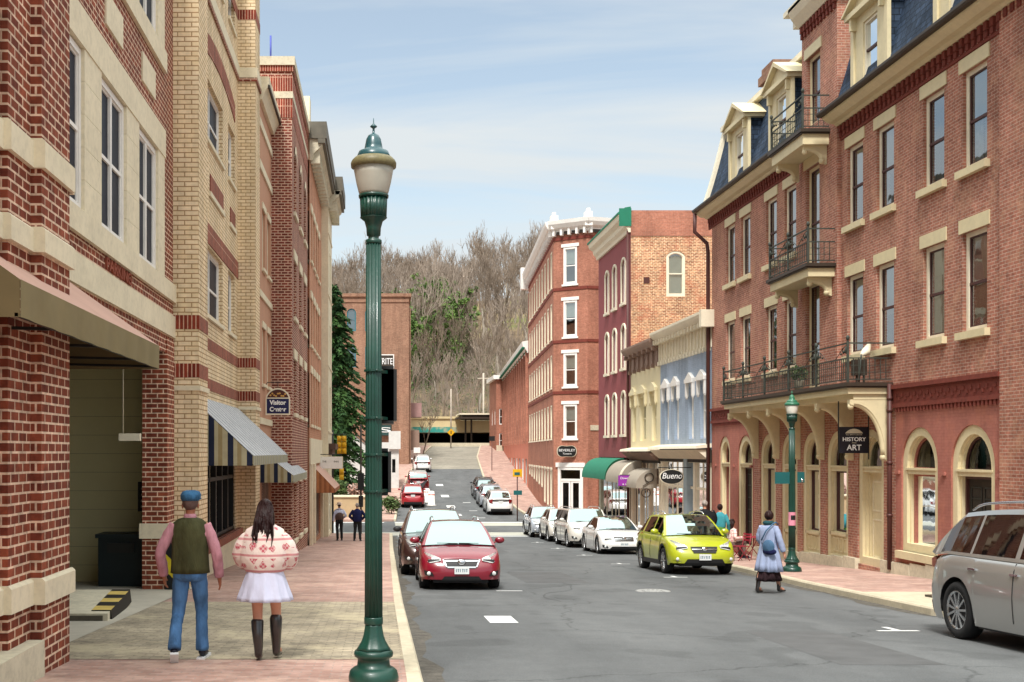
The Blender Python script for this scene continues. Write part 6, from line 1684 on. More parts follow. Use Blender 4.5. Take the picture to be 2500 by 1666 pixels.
# =================================================================== corner building
P0 = Vector((11.9, 78, 0)); P1 = Vector((14.0, 76.6, 0)); P2 = Vector((24, 79.6, 0)); dl = Vector((.0547, 1, 0)).normalized()
B5 = thing('corner_building', 'four storey orange brick corner building with white window frames and white bracketed cornice', 'building', (12, 79, gz(78)))
FA = Fr(P0, dl, (-1, .0547, 0)); FB = Fr(P0, P1 - P0, (-(P1 - P0).y * -1 * -1, 0, 0)); 
u = (P1 - P0).normalized(); FB = Fr(P0, u, Vector((u.y, -u.x, 0))); u2 = (P2 - P1).normalized(); FC = Fr(P1, u2, Vector((u2.y, -u2.x, 0)))
LB = (P1 - P0).length; LC = (P2 - P1).length
rows = [(11.5, 14.05), (7.9, 10.4), (4.5, 6.8), (.95, 3.3)]
hB = [(.75, 1.75, a, b) for a, b in rows] + [(.35, 2.2, gz(78) - .1, -1.0)]
colsA = [1.6 + 2.45 * k for k in range(9)]
hA = [(c - .55, c + .55, a, b) for c in colsA for a, b in rows] + [(c - .6, c + .6, gz(80 + c) + .4 if c < 8 else -3.2 + .06 * c, -1.2) for c in colsA]
g = MB(); g.wall(FB, 0, LB, -5, 15.3, hB, .22); g.wall(FA, 0, 23, -5, 15.3, hA, .25); g.wall(FC, 0, LC, -5, 15.3)
e1 = FA.P(23, 0); g.quad((e1.x, e1.y, -5), (e1.x + 12, e1.y, -5), (e1.x + 12, e1.y, 15.3), (e1.x, e1.y, 15.3)); g.poly([(P0.x, P0.y, 15.1), (P1.x, P1.y, 15.1), (P2.x, P2.y, 15.1), (P2.x, e1.y, 15.1), (e1.x, e1.y, 15.1)])
g.build('wall', M['redf'], B5)
for Fq, L_ in ((FA, 23), (FB, LB)): room(B5, Fq, .3 if Fq is FA else 0.1, L_ - .2, -5, 15, -.7, 'dark2')
wl_ = (.22, .06, .15, M['white']); 
for h in hB[:4]: window(B5, FB, *h, 0, -.08, .14, M['white'], M['white'], .5, sill=(.12, .1, .1, M['white']), lintel=wl_, blind=.45, out=.1)
for i, h in enumerate(hA[:36]): window(B5, FA, *h, 0, -.1, .1, M['creamw'], M['creamw'], .5, sill=(.1, .08, .08, M['creamw']), blind=.5, out=.1)
for h in hA[36:]: window(B5, FA, *h, 0, -.1, .12, M['creamw'], M['creamw'], 0, lintel=(.15, .06, .1, M['creamw']), glass='glassd', out=.12)
g = MB(); h = hB[4]; g.archframe(FB, h[0] - .0, h[1], h[2], h[3], 0, .2, -.1, .06); g.fbox(FB, h[0] - .15, h[1] + .15, h[3], h[3] + .3, -.05, .1); g.fbox(FB, h[0] + .2, h[1] - .2, -1.95, -1.8, -.1, 0); um = (h[0] + h[1]) / 2
for a, b in ((h[0] + .2, um - .02), (um + .02, h[1] - .2)): g.archframe(FB, a, b, h[2] + .1, -1.95, 0, .13, -.1, -.03)
D_ = g.build('entrance_door', M['white'], B5); g = MB(); g.quad(FB.P(h[0], h[2], -.07), FB.P(h[1], h[2], -.07), FB.P(h[1], h[3], -.07), FB.P(h[0], h[3], -.07)); g.build('pane', M['glassd'], D_)
g = MB()
for z in (14.55, 11.1, 7.5, 4.0):
    for Fq, L_ in ((FA, 23), (FB, LB), (FC, LC)): g.fbox(Fq, -.02, L_, z, z + .2, -.02, .05)
g.build('string_course', M['dent'], B5)
prof = [(0, 15.0), (.12, 15.0), (.15, 15.2), (.4, 15.35), (.55, 15.6), (.6, 15.85), (0, 15.9)]
g = MB()
def pp(Fq, L_, a=0, b=0):
    g.loft([[Fq.P(-a * d, v, d) for d, v in prof], [Fq.P(L_ + b * d, v, d) for d, v in prof]], 0, False)
pp(FA, 23, .3, 0); pp(FB, LB, .3, .5); pp(FC, LC, .4, 0)
for Fq, L_, n_ in ((FB, LB, 4), (FC, LC, 11), (FA, 23, 24)):
    for k in range(n_ + 1): a = lerp(.05, L_ - .2, k / n_); g.fbox(Fq, a, a + .16, 14.85, 15.4, .0, .32)
for p in (P0, P1): g.box(p.x - .25, p.x + .25, p.y - .45, p.y + .1, 15.3, 16.25); g.box(p.x - .12, p.x + .12, p.y - .3, p.y, 16.25, 16.5)
e2 = FA.P(22.8, 0); g.box(e2.x - .7, e2.x, e2.y - .4, e2.y + .3, 14.5, 16.4)
C_ = g.build('cornice', M['white'], B5)
g = MB()
for Fq, L_, n_ in ((FB, LB, 4), (FC, LC, 11)):
    for k in range(n_): a = lerp(.05, L_ - .2, k / n_) + .22; b = lerp(.05, L_ - .2, (k + 1) / n_) - .06; g.fbox(Fq, a, b, 14.92, 15.2, .1, .14)
g.build('frieze_panel', M['gutter'], C_)
c = FB.P(1.2, 0)
plaque('wall_sign', 'black shaped sign reading BEVERLEY above the corner entrance', c.x - .25, c.y - .35, .08, 1.35, .86, 'cloud', M['black'], M['stone2'], [('BEVERLEY', 0, .06, .24, 1.1, M['wtext'], 0), ('Tavern', 0, -.17, .16, .6, M['wtext'], .2)])
g = MB(); FCc = FC; g.fbox(FC, .2, 4.5, 1.5, 1.85, .0, .05); o = g.build('street_name_panel', M['stone2'])
tag(o, 'long pale name board half hidden behind the plum building', 'sign')
# lower brick buildings beyond
B6 = thing('brick_warehouse', 'lower red brick building with green and white cornice beyond the corner building', 'building', (14, 120, gz(120)))
FA2 = Fr(FA.P(23.05, 0), dl, (-1, .0547, 0)); L6 = 41
hh = [(1.2 + 3.1 * k, 2.9 + 3.1 * k, a, b) for k in range(13) for a, b in ((1.8, 4.6), (5.3, 8.2))]
g = MB(); g.wall(FA2, 0, L6, .8, 9.4, hh, .25)
for k in range(14): g.fbox(FA2, .35 + 3.1 * k, .85 + 3.1 * k, .8, 9.2, 0, .22)
shell(g, FA2, 0, L6, -5, 9.4, 10); g.build('wall', M['redf'], B6)
g = MB(); h2 = [(1.5 + 4.4 * k, 4.0 + 4.4 * k, -3.2 + .3 * k, -.6) for k in range(9)]; g.wall(FA2, 0, L6, -5, .8, h2, .2); g.build('painted_ground_floor', M['salmon2'], B6); room(B6, FA2, .2, L6, -4, 9, -.5, 'dark2')
for h in hh: window(B6, FA2, *h, 0, -.12, .1, M['sash'], M['sash'], .5, blind=.4)
for i, h in enumerate(h2): window(B6, FA2, *h, 0, -.1, .12, M['white'] if i % 2 else M['brownp'], M['white'], 0, mull=((h[0] + h[1]) / 2,), glass='glassd')
g = MB(); prof = [(0, 8.9), (.1, 8.9), (.2, 9.2), (.5, 9.5), (.55, 9.9), (0, 10.0)]; g.loft([[FA2.P(u_, v, d) for d, v in prof] for u_ in (-.0, L6)], 0, False); g.build('cornice', M['white'], B6)
g = MB(); g.fbox(FA2, 0, L6, 9.3, 9.42, .3, .56); g.fbox(FA2, 0, L6, 9.0, 9.08, .1, .2); g.build('green_moulding', M['awnG'], B6)
B7 = thing('brick_building', 'small red brick building at the end of the right row by the bridge', 'building', (16.0, 146, gz(146)))
p7 = FA2.P(41.3, 0); F7 = FY(p7.y); g = MB(); g.wall(F7, p7.x - .9, p7.x + 8, -1, 9.2, [(p7.x - .55, p7.x + .05, 3.5, 5.5), (p7.x - .55, p7.x + .05, .6, 2.4)], .2); F7b = FX(p7.x - .9, -1); g.wall(F7b, p7.y, p7.y + 9, -1, 9.2, [(p7.y + 1.5, p7.y + 2.5, 3.5, 5.5), (p7.y + 5, p7.y + 6, 3.5, 5.5)], .2); g.quad((p7.x - .9, p7.y, 9.1), (p7.x + 8, p7.y, 9.1), (p7.x + 8, p7.y + 9, 9.1), (p7.x - .9, p7.y + 9, 9.1)); g.build('wall', M['redf'], B7)
g = MB(); g.box(p7.x - 1.3, p7.x + 8, p7.y - .4, p7.y + 9, 9.2, 9.7); g.build('cornice', M['white'], B7); g = MB(); g.box(p7.x - .9, p7.x + 4, p7.y - .12, p7.y, -1, .9); g.build('stone_base', M['stone2'], B7); room(B7, F7, p7.x - .8, p7.x + 7, 0, 9, -.5, 'dark'); 
for a, b in ((3.5, 5.5), (.6, 2.4)): window(B7, F7, p7.x - .55, p7.x + .05, a, b, 0, -.1, .08, M['white'])
for u_ in (1.5, 5): window(B7, F7b, p7.y + u_, p7.y + u_ + 1, 3.5, 5.5, 0, -.1, .08, M['white'])
B8 = thing('brick_building', 'brick building with grey and white bracketed roof edge behind the plum building', 'building', (20, 70, gz(70)))
g = MB(); g.box(18.2, 30, 69, 74.5, -5, 13.9); g.build('wall', M['mot'], B8); g = MB(); g.box(17.9, 30, 68.6, 74.5, 14.2, 14.6); g.box(18.1, 30, 68.8, 74.5, 13.5, 14.2)
for k in range(9): g.box(18.3 + k * 1.2, 18.6 + k * 1.2, 68.5, 68.8, 13.6, 14.2)
g.build('cornice', M['white'], B8)
# =================================================================== LEFT: parking building
A1 = thing('parking_building', 'red brick and limestone parking building with carved PARKING lettering over a garage entry', 'building', (-4.3, 16, gz(16)))
FL = FX(-4.3, 1); TOP = 12.0
g = MB()
wA = [(14.55, 16.3), (17.3, 19.0), (20.0, 21.7)]
hA1 = [(a, b, 3.45, 5.8) for a, b in wA] + [(a, b, 7.9, 10.2) for a, b in wA]
g.wall(FL, 12.1, 23.4, 2.0, TOP, [(14.0, 22.35, 3.1, 6.35)] + [(14.0, 22.35, 7.5, 10.6)], .12)
g.quad((-4.3, 12.1, 2.0), (-4.3, 22.6, 2.0), (-14, 22.6, 2.0), (-14, 12.1, 2.0))
# far jamb pillar of the entry
g.box(-4.77, -4.301, 22.6, 23.38, -5, 2.0); g.box(-4.301, -4.27, 22.6, 23.38, -5, 2.3)
# stepped near pier
g.box(-6, -3.35, 11.17, 12.17, -4, TOP); g.box(-6, -3.46, 10.49, 11.168, -4, TOP); g.box(-6, -3.53, 3, 10.488, -4, TOP)
g.box(-14, -6.01, 11.8, 12.1, -4, TOP)
g.quad((-14, 3, TOP - .5), (-4.3, 3, TOP - .5), (-4.3, 23.4, TOP - .5), (-14, 23.4, TOP - .5))
g.build('wall', M['red'], A1)
def lband(mb, z0, z1, p=.05, ch=.03):
    """stone course wrapping the stepped pier"""
    for (x, y0, y1) in ((-3.53, 3, 10.49 - p), (-3.46, 10.49 - p, 11.17 - p), (-3.35, 11.17 - p, 12.17 + p)):
        mb.loft([[(-6.1, y, z0), (x + p, y, z0), (x + p, y, z1 - ch), (x + p - ch, y, z1), (-6.1, y, z1)] for y in (y0, y1)], 0, False)
g = MB(); lband(g, -1.5, -1.24); lband(g, 2.8, 3.09); lband(g, 1.97, 2.22)
g.fbox(FL, 12.2, 23.42, 2.36, 2.8, -.05, .05); g.fbox(FL, 12.2, 23.4, 3.08, 3.44, -.2, .07)
for z0, z1 in ((3.45, 5.82), (7.9, 10.2)):
    us = [14.0] + [x for p in wA for x in p] + [22.35]
    for i in range(0, len(us), 2):
        n = 5
        for k in range(n): g.fbox(FL, us[i] + .001, us[i + 1] - .001, lerp(z0, z1, k / n) + .006, lerp(z0, z1, (k + 1) / n), -.14, .03)
g.fbox(FL, 13.9, 22.4, 5.82, 6.36, -.25, .045); g.fbox(FL, 13.9, 22.4, 7.5, 7.89, -.25, .07); g.fbox(FL, 13.9, 22.4, 10.2, 10.6, -.25, .05)
for y in (17.6, 20.3): g.fbox(FL, y, y + 1.15, 6.68, 7.2, -.02, .03)
g.box(-6, -3.48, 9.5, 10.3, 3.09, TOP - .01)
g.box(-4.82, -4.24, 22.55, 23.42, -1.72, -1.42)
g.box(-6, -3.33, 12.19, 12.3, 2.8, 3.09)
g.build('stone_trim', M['stone'], A1)
for (a, b, c, e_) in hA1:
    W = window(A1, FL, a, b, c, e_, 0, -.07, .1, M['white'], M['white'], .5, mull=((a + b) / 2,), glass='glassl')
room(A1, FL, 12.2, 23.3, 3, 11, -.8, 'dark')
g = MB()
for z0 in (5.6, 10.0):
    pass
# garage interior
g = MB(); g.quad((-14, 25, -5), (-4.7, 25, -5), (-4.7, 25, 2.0), (-14, 25, 2.0)); g.quad((-4.71, 22.6, -5), (-4.71, 25, -5), (-4.71, 25, 2.0), (-4.71, 22.6, 2.0)); g.quad((-14, 12, -5), (-14, 25, -5), (-14, 25, 2), (-14, 12, 2)); g.build('garage_wall', M['concw'], A1)
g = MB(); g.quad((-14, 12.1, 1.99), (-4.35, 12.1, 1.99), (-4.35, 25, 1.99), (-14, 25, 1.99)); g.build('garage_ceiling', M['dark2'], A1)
g = MB(); 
for k in range(12): g.quad((-14, 25 - .004, -2.9 + k * .41), (-4.8, 25 - .004, -2.9 + k * .41), (-4.8, 25 - .004, -2.894 + k * .41), (-14, 25 - .004, -2.894 + k * .41))
g.build('wall_joint', paint('dark_joint', hexc('#7f7455')), A1)  # dark lines drawn along the wall joints
textmesh('PARKING', 'carved_lettering', paint('carved_letter_brick', hexc('#8f4a37'), .9, .1), A1, (-4.285, 18.5, 2.945), (0, 1, 0), .27, .02, 1.75, bold=.004)
# awning over the walk
e = thing('entrance_awning', 'large faded pink brown awning with olive valance over the garage entry', 'awning', (-3.6, 12.3, 1.2))
xf, zb, zt, y0, y1 = -3.0, 1.126, 1.44, 9.4, 15.3
g = MB(); n = 16
for i in range(n):
    a, b = lerp(y0, y1, i / n), lerp(y0, y1, (i + 1) / n); sg_ = .012 * math.sin(i * 2.1), .012 * math.sin((i + 1) * 2.1)
    g.quad((xf, a, zt), (xf, b, zt), (-4.3, b, 2.37), (-4.3, a, 2.37))
for y in (y0, y1): g.poly([(xf, y, zt), (-4.3, y, 2.37), (-4.3, y, zb), (xf, y, zb)]) if False else None
g.build('canopy', M['awnB'], e)
g = MB(); m_ = 60
for i in range(m_):
    a, b = lerp(y0, y1, i / m_), lerp(y0, y1, (i + 1) / m_); da, db = .008 * math.sin(i * .9), .008 * math.sin((i + 1) * .9)
    g.quad((xf + .004 + da, a, zb), (xf + .004 + db, b, zb), (xf + .004, b, zt), (xf + .004, a, zt), 0, True)
for y in (y0, y1): g.poly([(xf, y, zb), (xf, y, zt), (-4.3, y, 2.37), (-4.3, y, 2.05), (-4.3, y, zb)])
g.build('valance', M['awnO'], e)
g = MB()
for y in (10.6, 12.3, 14.0, 15.2): g.bar((xf + .0 - .03, y, zb + .03), (-4.28, y, zb + .06), .03); g.bar((xf - .03, y, zt - .02), (-4.28, y, 2.3), .03)
g.bar((xf - .03, y0, zb + .02), (xf - .03, y1, zb + .02), .03); g.build('frame', M['black'], e)
# street details on the left
e = thing('stone_planter', 'low pale limestone plinth at the foot of the near brick pier', 'stone plinth', (-3.8, 8, gz(8)))
g = MB(); g.box(-5, -3.3, 4, 11.1, -3, -1.84); g.build('plinth', M['stone2'], e); g = MB(); g.box(-5, -3.5, 4, 10.3, -1.839, -1.52); g.build('upper_step', M['stone2'], e)
e = thing('garage_island', 'raised concrete island with black and yellow hazard striped nose in the garage entry', 'kerb island', (-5, 17.5, gz(17.5)))
g = MB(); z0, z1 = gz(17.5) - .3, gz(17.5) + .17; g.hexa([(-13, 16.35, z0), (-3.95, 16.35, z0), (-4.25, 19.2, z0), (-13, 19.2, z0), (-13, 16.35, z1), (-3.95, 16.35, z1), (-4.25, 19.2, z1), (-13, 19.2, z1)]); g.build('island', M['stone2'], e)
g = MB(); g.hexa([(-4.2, 16.6, z1 - .2), (-3.93, 16.6, z1 - .2), (-4.22, 19.15, z1 - .2), (-4.5, 19.15, z1 - .2), (-4.25, 16.6, z1 + .012), (-3.965, 16.6, z1 + .012), (-4.245, 19.15, z1 + .012), (-4.55, 19.15, z1 + .012)]); g.build('hazard_nose', M['hazard2'] if 'hazard2' in M else M['hazard'], e)
g = MB(); g.box(-13, -4.02, 16.34, 16.349, z0, z1 - .03); g.build('island_face', paint('dark_concrete', hexc('#5a5448'), .9, .3, 4), e)  # front face of the island in a darker tone
e = thing('litter_bin', 'dark green metal bin standing inside the garage entry', 'bin', (-5.3, 23.6, gz(23.6))); zg = gz(23.6)
BN = paint('dark_bin_paint', (.006, .014, .016), .5, .2)
g = MB(); g.box(-5.85, -4.9, 23.4, 24.1, zg, zg + 1.02); g.box(-5.9, -4.85, 23.35, 24.15, zg + 1.02, zg + 1.1); g.build('bin_body', BN, e); g = MB(); g.box(-5.65, -5.1, 23.34, 23.4, zg + .72, zg + .92); g.build('opening', M['black'], e)
e = thing('wall_notice', 'small black notice panel on the cream garage wall by the brick pillar', 'notice', (-5.0, 24.9, -.8)); g = MB(); g.box(-5.35, -4.9, 24.9, 24.98, -1.3, -.65); g.build('panel', M['black'], e); g = MB()
for k in range(4): g.box(-5.28, -4.98, 24.893, 24.9, -1.22 + k * .13, -1.17 + k * .13)
g.build('notice_lines', M['stone2'], e)
e = thing('clearance_bar', 'white clearance bar hanging on cords under the garage entry', 'clearance bar', (-4.95, 21.5, .3)); g = MB(); g.tube([(-4.95, 21.5, .30), (-4.62, 21.5, .28)], .055, 10); g.box(-4.97, -4.57, 21.44, 21.56, .22, .36); g.build('bar', M['creamw'], e); g = MB(); g.tube([(-4.9, 21.5, .34), (-4.9, 21.5, 2.0)], .008, 4); g.build('cord', M['creamw'], e)
e = thing('hazard_board', 'black and yellow diagonal striped board leaning by the brick pillar behind the man', 'hazard board', (-4.1, 22.8, gz(22.8))); zg = gz(22.8)
g = MB(); g.box(-4.3, -3.82, 22.5, 22.56, zg, zg + .95); g.build('board', M['hazd'], e)

# =================================================================== LEFT: yellow brick building
A2 = thing('yellow_brick_building', 'yellow brick building with red soldier courses and stone bands on the left', 'building', (-4.3, 29, gz(29)))
TOP2 = 15.0; g = MB()
wa = [(27.5, 30.75), (31.85, 33.3)]
hb = [(a, b, z0, z1) for a, b in wa for z0, z1 in ((3.42, 5.15), (7.77, 9.3), (12.3, 14))]
shop = (25.3, 33.4, -2.25, .9)
g.wall(FL, 24.6, 34.0, -5, TOP2, hb + [shop], .22)
g.box(-4.69, -3.77, 23.4, 24.6, -5, TOP2); g.box(-6, -3.77, 34.0, 35.2, -5, TOP2 - .0)
g.quad((-6, 23.4, TOP2 - .2), (-14, 23.4, TOP2 - .2), (-14, 35.2, TOP2 - .2), (-6, 35.2, TOP2 - .2)); g.quad((-14, 23.4, 2.05), (-4.69, 23.4, 2.05), (-4.69, 23.4, TOP2), (-14, 23.4, TOP2))
g.build('wall', M['yel'], A2)
g = MB()
def rband(z0, z1, p=.012):
    for y in (23.4, 34.0): g.box(-4.29, -3.77 + p, y - p, y + 1.2 + p, z0, z1)
    g.fbox(FL, 24.6 + p, 34.0 - p, z0, z1, -.02, p)
for z0, z1 in ((2.55, 2.84), (1.55, 1.84), (13.0, 13.3)): rband(z0, z1)
for z0 in (5.2,): g.fbox(FL, 26.6, 34 - .02, z0, z0 + .5, -.01, .02)
pts = arch_pts(24.7, 35.5, 10.55, 1.1); g2 = [(u, v) for u, v in pts if u < 33.98] + [(33.98, 9.36)]
pin = [(u, v - .42) for u, v in pts if u < 33.98][::-1]
poly = [(25.2, 9.36)] + [p for p in g2 if p[1] > 9.36 and p[0] > 25.2]
# arched band as a strip
ap = [p for p in pts if 25.2 < p[0] < 34]
for p, q in zip(ap, ap[1:]): g.add([FL.P(p[0], p[1] - .5, .02), FL.P(q[0], q[1] - .5, .02), FL.P(q[0], q[1], .02), FL.P(p[0], p[1], .02), FL.P(p[0], p[1] - .5, 0), FL.P(q[0], q[1] - .5, 0)], [(0, 1, 2, 3), (0, 4, 5, 1)])
g.fbox(FL, 28.4, 30.8, 6.55, 7.0, -.01, .02); g.fbox(FL, 32.2, 33.3, 6.55, 7.0, -.01, .02); g.fbox(FL, 25.6, 27, 6.55, 7, -.01, .02)
g.fbox(FL, 24.62, 33.98, -2.25 - .2, -2.25, -.05, .16)
g.build('red_brick_bands', M['sold'], A2)
g = MB()
g.fbox(FL, 24.62, 33.98, 11.25, 11.6, -.02, .06)
for y in (23.4, 34.0): g.box(-4.28, -3.71, y - .06, y + 1.26, 11.25, 11.55); g.box(-4.28, -3.73, y - .04, y + 1.24, 1.28, 1.38)
g.fbox(FL, 28.3, 30.9, 6.42, 6.54, -.02, .05); g.fbox(FL, 32.1, 33.4, 6.42, 6.54, -.02, .05)
g.fbox(FL, 24.62, 33.98, -5, -2.45, -.02, .14)
g.build('stone_bands', M['stone'], A2)
g = MB(); g.fbox(FL, 24.62, 33.98, 11.15, 11.25, 0, .05)
for y in (23.4, 34.0): g.box(-5.9, -3.72, y - .05, y + 1.25, 11.15, 11.25)
g.build('shadow_course', M['redd'], A2)
for (a, b, c, e_) in hb:
    mu = (29.1,) if b - a > 2 else ((a + b) / 2,)
    window(A2, FL, a, b, c, e_, 0, -.16, .09, M['white'], M['white'], .45, mull=mu, glass='glassl', sill=(.1, .06, .05, M['stone']))
room(A2, FL, 24.7, 33.9, -3, 14.5, -.9, 'dark')
a, b, c, e_ = shop; g = MB(); g.archframe(FL, a, b, c, e_, 0, .1, -.2, -.05)
for k in range(1, 7): y = lerp(a, b, k / 7); g.fbox(FL, y - .07, y + .07, c + .1, e_ - .1, -.2, -.06)
g.fbox(FL, a + .1, b - .1, -.75, -.65, -.2, -.06); W = g.build('storefront', M['black'], A2)
g = MB(); g.quad(FL.P(a, c, -.18), FL.P(b, c, -.18), FL.P(b, e_, -.18), FL.P(a, e_, -.18)); g.build('pane', M['glassd'], W)
g = MB()
for k in (1, 3, 5): y0_ = lerp(a, b, (k + .05) / 7); g.quad(FL.P(y0_, c, -.4), FL.P(y0_ + .9, c, -.4), FL.P(y0_ + .9, e_, -.4), FL.P(y0_, e_, -.4))
g.build('brick_reflection', M['yel'], W)  # brick panels behind the glass imitate a reflection in the pane
# striped awnings
def str_awning(name, label, y0, y1, xw, xf, zt, zv, zb, top, side, val, n=0):
    e = thing(name, label, 'awning', (xw, (y0 + y1) / 2, zb))
    g = MB(); g.quad((xw, y0, zt), (xf, y0, zv), (xf, y1, zv), (xw, y1, zt)); g.build('canopy', top, e)
    g = MB()
    for y in (y0, y1): g.poly([(xw, y, zt - .01), (xf - .005, y, zv - .01), (xf - .005, y, zb), (xw, y, zb)])
    g.build('side_panel', side, e)
    g = MB(); g.quad((xf, y0, zb), (xf, y1, zb), (xf, y1, zv), (xf, y0, zv)); g.build('valance', val, e)
    g = MB(); g.bar((xf - .02, y0, zb + .02), (xf - .02, y1, zb + .02), .025); g.bar((xw, y0 + .02, zb + .02), (xf, y0 + .02, zb + .02), .025); g.bar((xw, y1 - .02, zb + .02), (xf, y1 - .02, zb + .02), .025); g.build('frame', M['gutter'], e)
    return e
str_awning('striped_awning', 'nearer grey striped shop awning with navy striped side on the yellow brick building', 24.8, 33.95, -4.28, -2.8, 1.32, -.07, -.29, M['greystr'], M['bluestr'], M['oliv'])
str_awning('striped_awning', 'farther grey striped shop awning with navy striped side just past the first one', 35.5, 42.0, -3.82, -2.75, .1, -.72, -.95, M['greystr'], M['bluestr'], M['oliv'])
str_awning('rust_awning', 'small rust brown striped awning near the end of the left row', 50.3, 56.3, -3.0, -2.05, -.62, -1.62, -1.8, M['awnB'], M['rust'], M['rust'])

# =================================================================== stucco bay, dark brick tower, pink building
A3 = thing('stucco_building', 'narrow tan stucco building with cream bands between the yellow brick and the dark brick', 'building', (-3.8, 37.2, gz(37)))
F3 = FX(-3.8, 1); g = MB(); h3 = [(36.2, 37.1, z0, z1) for z0, z1 in ((5.9, 7.8), (2.2, 4.0))] + [(37.8, 38.7, z0, z1) for z0, z1 in ((5.9, 7.8), (2.2, 4.0))]
g.wall(F3, 35.2, 39.2, -5, 11.0, h3 + [(36.0, 38.9, -3.3, -.9)], .2); g.box(-12, -3.9, 35.22, 39.18, 10.8, 11); g.build('wall', M['stucco'], A3); room(A3, F3, 35.3, 39.1, -4, 10.5, -.8, 'dark')
for h in h3: window(A3, F3, *h, 0, -.12, .08, M['creamw'], M['creamw'], .5, glass='glassl', sill=(.1, .08, .1, M['stone']), lintel=(.2, .04, .1, M['stone']), blind=.5)
window(A3, F3, 36.0, 38.9, -3.3, -.9, 0, -.12, .1, M['brownp'], M['brownp'], 0, mull=(37.0, 38.0), glass='glassd')
g = MB()
for z0, z1, p in ((10.2, 10.45, .05), (8.9, 9.15, .05), (.9, 1.1, .05), (4.9, 5.1, .05)): g.fbox(F3, 35.21, 39.19, z0, z1, -.02, p)
g.loft([[F3.P(u_, v, d) for d, v in ((0, 11.0), (.1, 11.0), (.2, 11.25), (.3, 11.4), (.32, 11.7), (0, 11.7))] for u_ in (35.2, 39.2)], 0, False); g.build('cream_bands', M['stone'], A3)
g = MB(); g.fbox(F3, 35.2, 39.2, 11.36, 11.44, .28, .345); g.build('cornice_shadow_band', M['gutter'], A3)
A4 = thing('dark_brick_tower', 'tall dark red brick building front with stone capped parapet and arched top windows', 'building', (-3.1, 43.3, gz(43)))
F4 = FX(-3.08, 1); F4f = FY(39.2); g = MB(); cy_ = (40.6, 43.2, 45.8)
h4 = [(y - .6, y + .6, z0, z1, r_) for y in cy_ for z0, z1, r_ in ((8.5, 10.7, .35), (4.8, 6.8, 0), (1.4, 3.3, 0))] + [(y - .6, y + .6, -3.1, -1.1, 0) for y in cy_]
g.wall(F4, 39.2, 47.5, -5, 13.4, h4, .25); g.wall(F4f, -12, -3.08, -5, 13.4); g.box(-12, -3.2, 39.4, 47.4, 12.9, 13.0); g.quad((-12, 47.5, -5), (-3.08, 47.5, -5), (-3.08, 47.5, 13.4), (-12, 47.5, 13.4)); g.build('wall', M['redd'], A4); room(A4, F4, 39.3, 47.4, -4, 12, -.8, 'dark')
for h in h4:
    window(A4, F4, *h[:4], h[4], -.14, .08, M['creamw'], M['creamw'], .5, glass='glassl', sill=(.14, .08, .12, M['stone']), lintel=(.0, 0, 0, M['stone']) if False else None)
    q = MB(); z1 = h[3]; q.prism(F4, [(h[0] - .12, z1 + .01), (h[1] + .12, z1 + .01), (h[1] + .25, z1 + .36 + h[4] * .5), (h[0] - .25, z1 + .36 + h[4] * .5)], 0, .04) if h[4] == 0 else [q.add([F4.P(a[0], a[1], .04), F4.P(b[0], b[1], .04), F4.P(b[0], b[1] + .25, .04), F4.P(a[0], a[1] + .25, .04)], [(0, 1, 2, 3)]) for a, b in zip(arch_pts(h[0], h[1], z1, h[4]), arch_pts(h[0], h[1], z1, h[4])[1:])]
    q.build('stone_lintel', M['stone'], A4)
g = MB(); 
for p_, z0, z1 in ((.1, 13.4, 13.7), (.03, 12.27, 12.5)): g.box(-12, -3.08 + p_, 39.2 - p_, 47.5 + p_, z0, z1)
g.build('stone_cap', M['stone2'], A4)
g = MB(); g.box(-11.9, -3.03, 39.15, 47.54, 13.2, 13.4); g.box(-11.9, -3.06, 39.18, 47.5, 12.5, 13.05); g.box(-11.9, -3.065, 39.185, 47.5, 11.6, 12.27); g.build('soldier_course', M['sold'], A4)
g = MB(); g.tube([(-3.85, 39.5, 13.6), (-3.85, 39.5, 14.55)], .035, 6); g.build('antenna_pole', paint('blue_pole', hexc('#4a55a8')), A4)
A5 = thing('pink_brick_building', 'pale pink brick building with cream trim and dark cornice ending the left row', 'building', (-3.0, 54, gz(54)))
F5 = FX(-3.0, 1); g = MB(); cy5 = (48.7, 50.6, 52.5, 54.4); h5 = [(y - .5, y + .5, z0, z1) for y in cy5 for z0, z1 in ((8.2, 10.3), (4.6, 6.6), (1.2, 3.4))]
g.wall(F5, 47.5, 57, -5, 12.6, h5 + [(50.6, 56, -4.0, -1.2)], .2); g.box(-14, -3.01, 47.52, 61, 12.3, 12.6); g.quad((-14, 61, -5), (-2.65, 61, -5), (-2.65, 61, 12.6), (-14, 61, 12.6)); g.build('wall', M['pinkb'], A5)
for h in h5: window(A5, F5, *h, 0, -.1, .08, M['creamw'], M['creamw'], .5, sill=(.12, .08, .08, M['stone']), lintel=(.3, .05, .1, M['stone']))
window(A5, F5, 50.6, 56, -4.0, -1.2, 0, -.12, .1, M['brownp'], M['brownp'], 0, mull=(52, 53.3, 54.6), glass='glassd')
room(A5, F5, 47.6, 56.9, -4, 12, -.8, 'dark2')
F6 = FX(-2.65, 1); g = MB(); h6 = [(58.4, 59.6, z0, z1) for z0, z1 in ((8.2, 10.3), (4.6, 6.6), (1.2, 3.4))] + [(57.6, 60.4, -4.2, -1.4)]
g.wall(F6, 57, 61, -5, 12.6, h6, .2); g.quad((-2.65, 57, -5), (-3.1, 57, -5), (-3.1, 57, 12.6), (-2.65, 57, 12.6)); 
for z in (1, 4.3, 7.9, 11): g.fbox(F6, 57, 61, z, z + .08, 0, .04)
g.build('corner_pier', M['stone'], A5)
for h in h6: window(A5, F6, *h, 0, -.1, .08, M['creamw'], M['creamw'], .5)
g = MB()
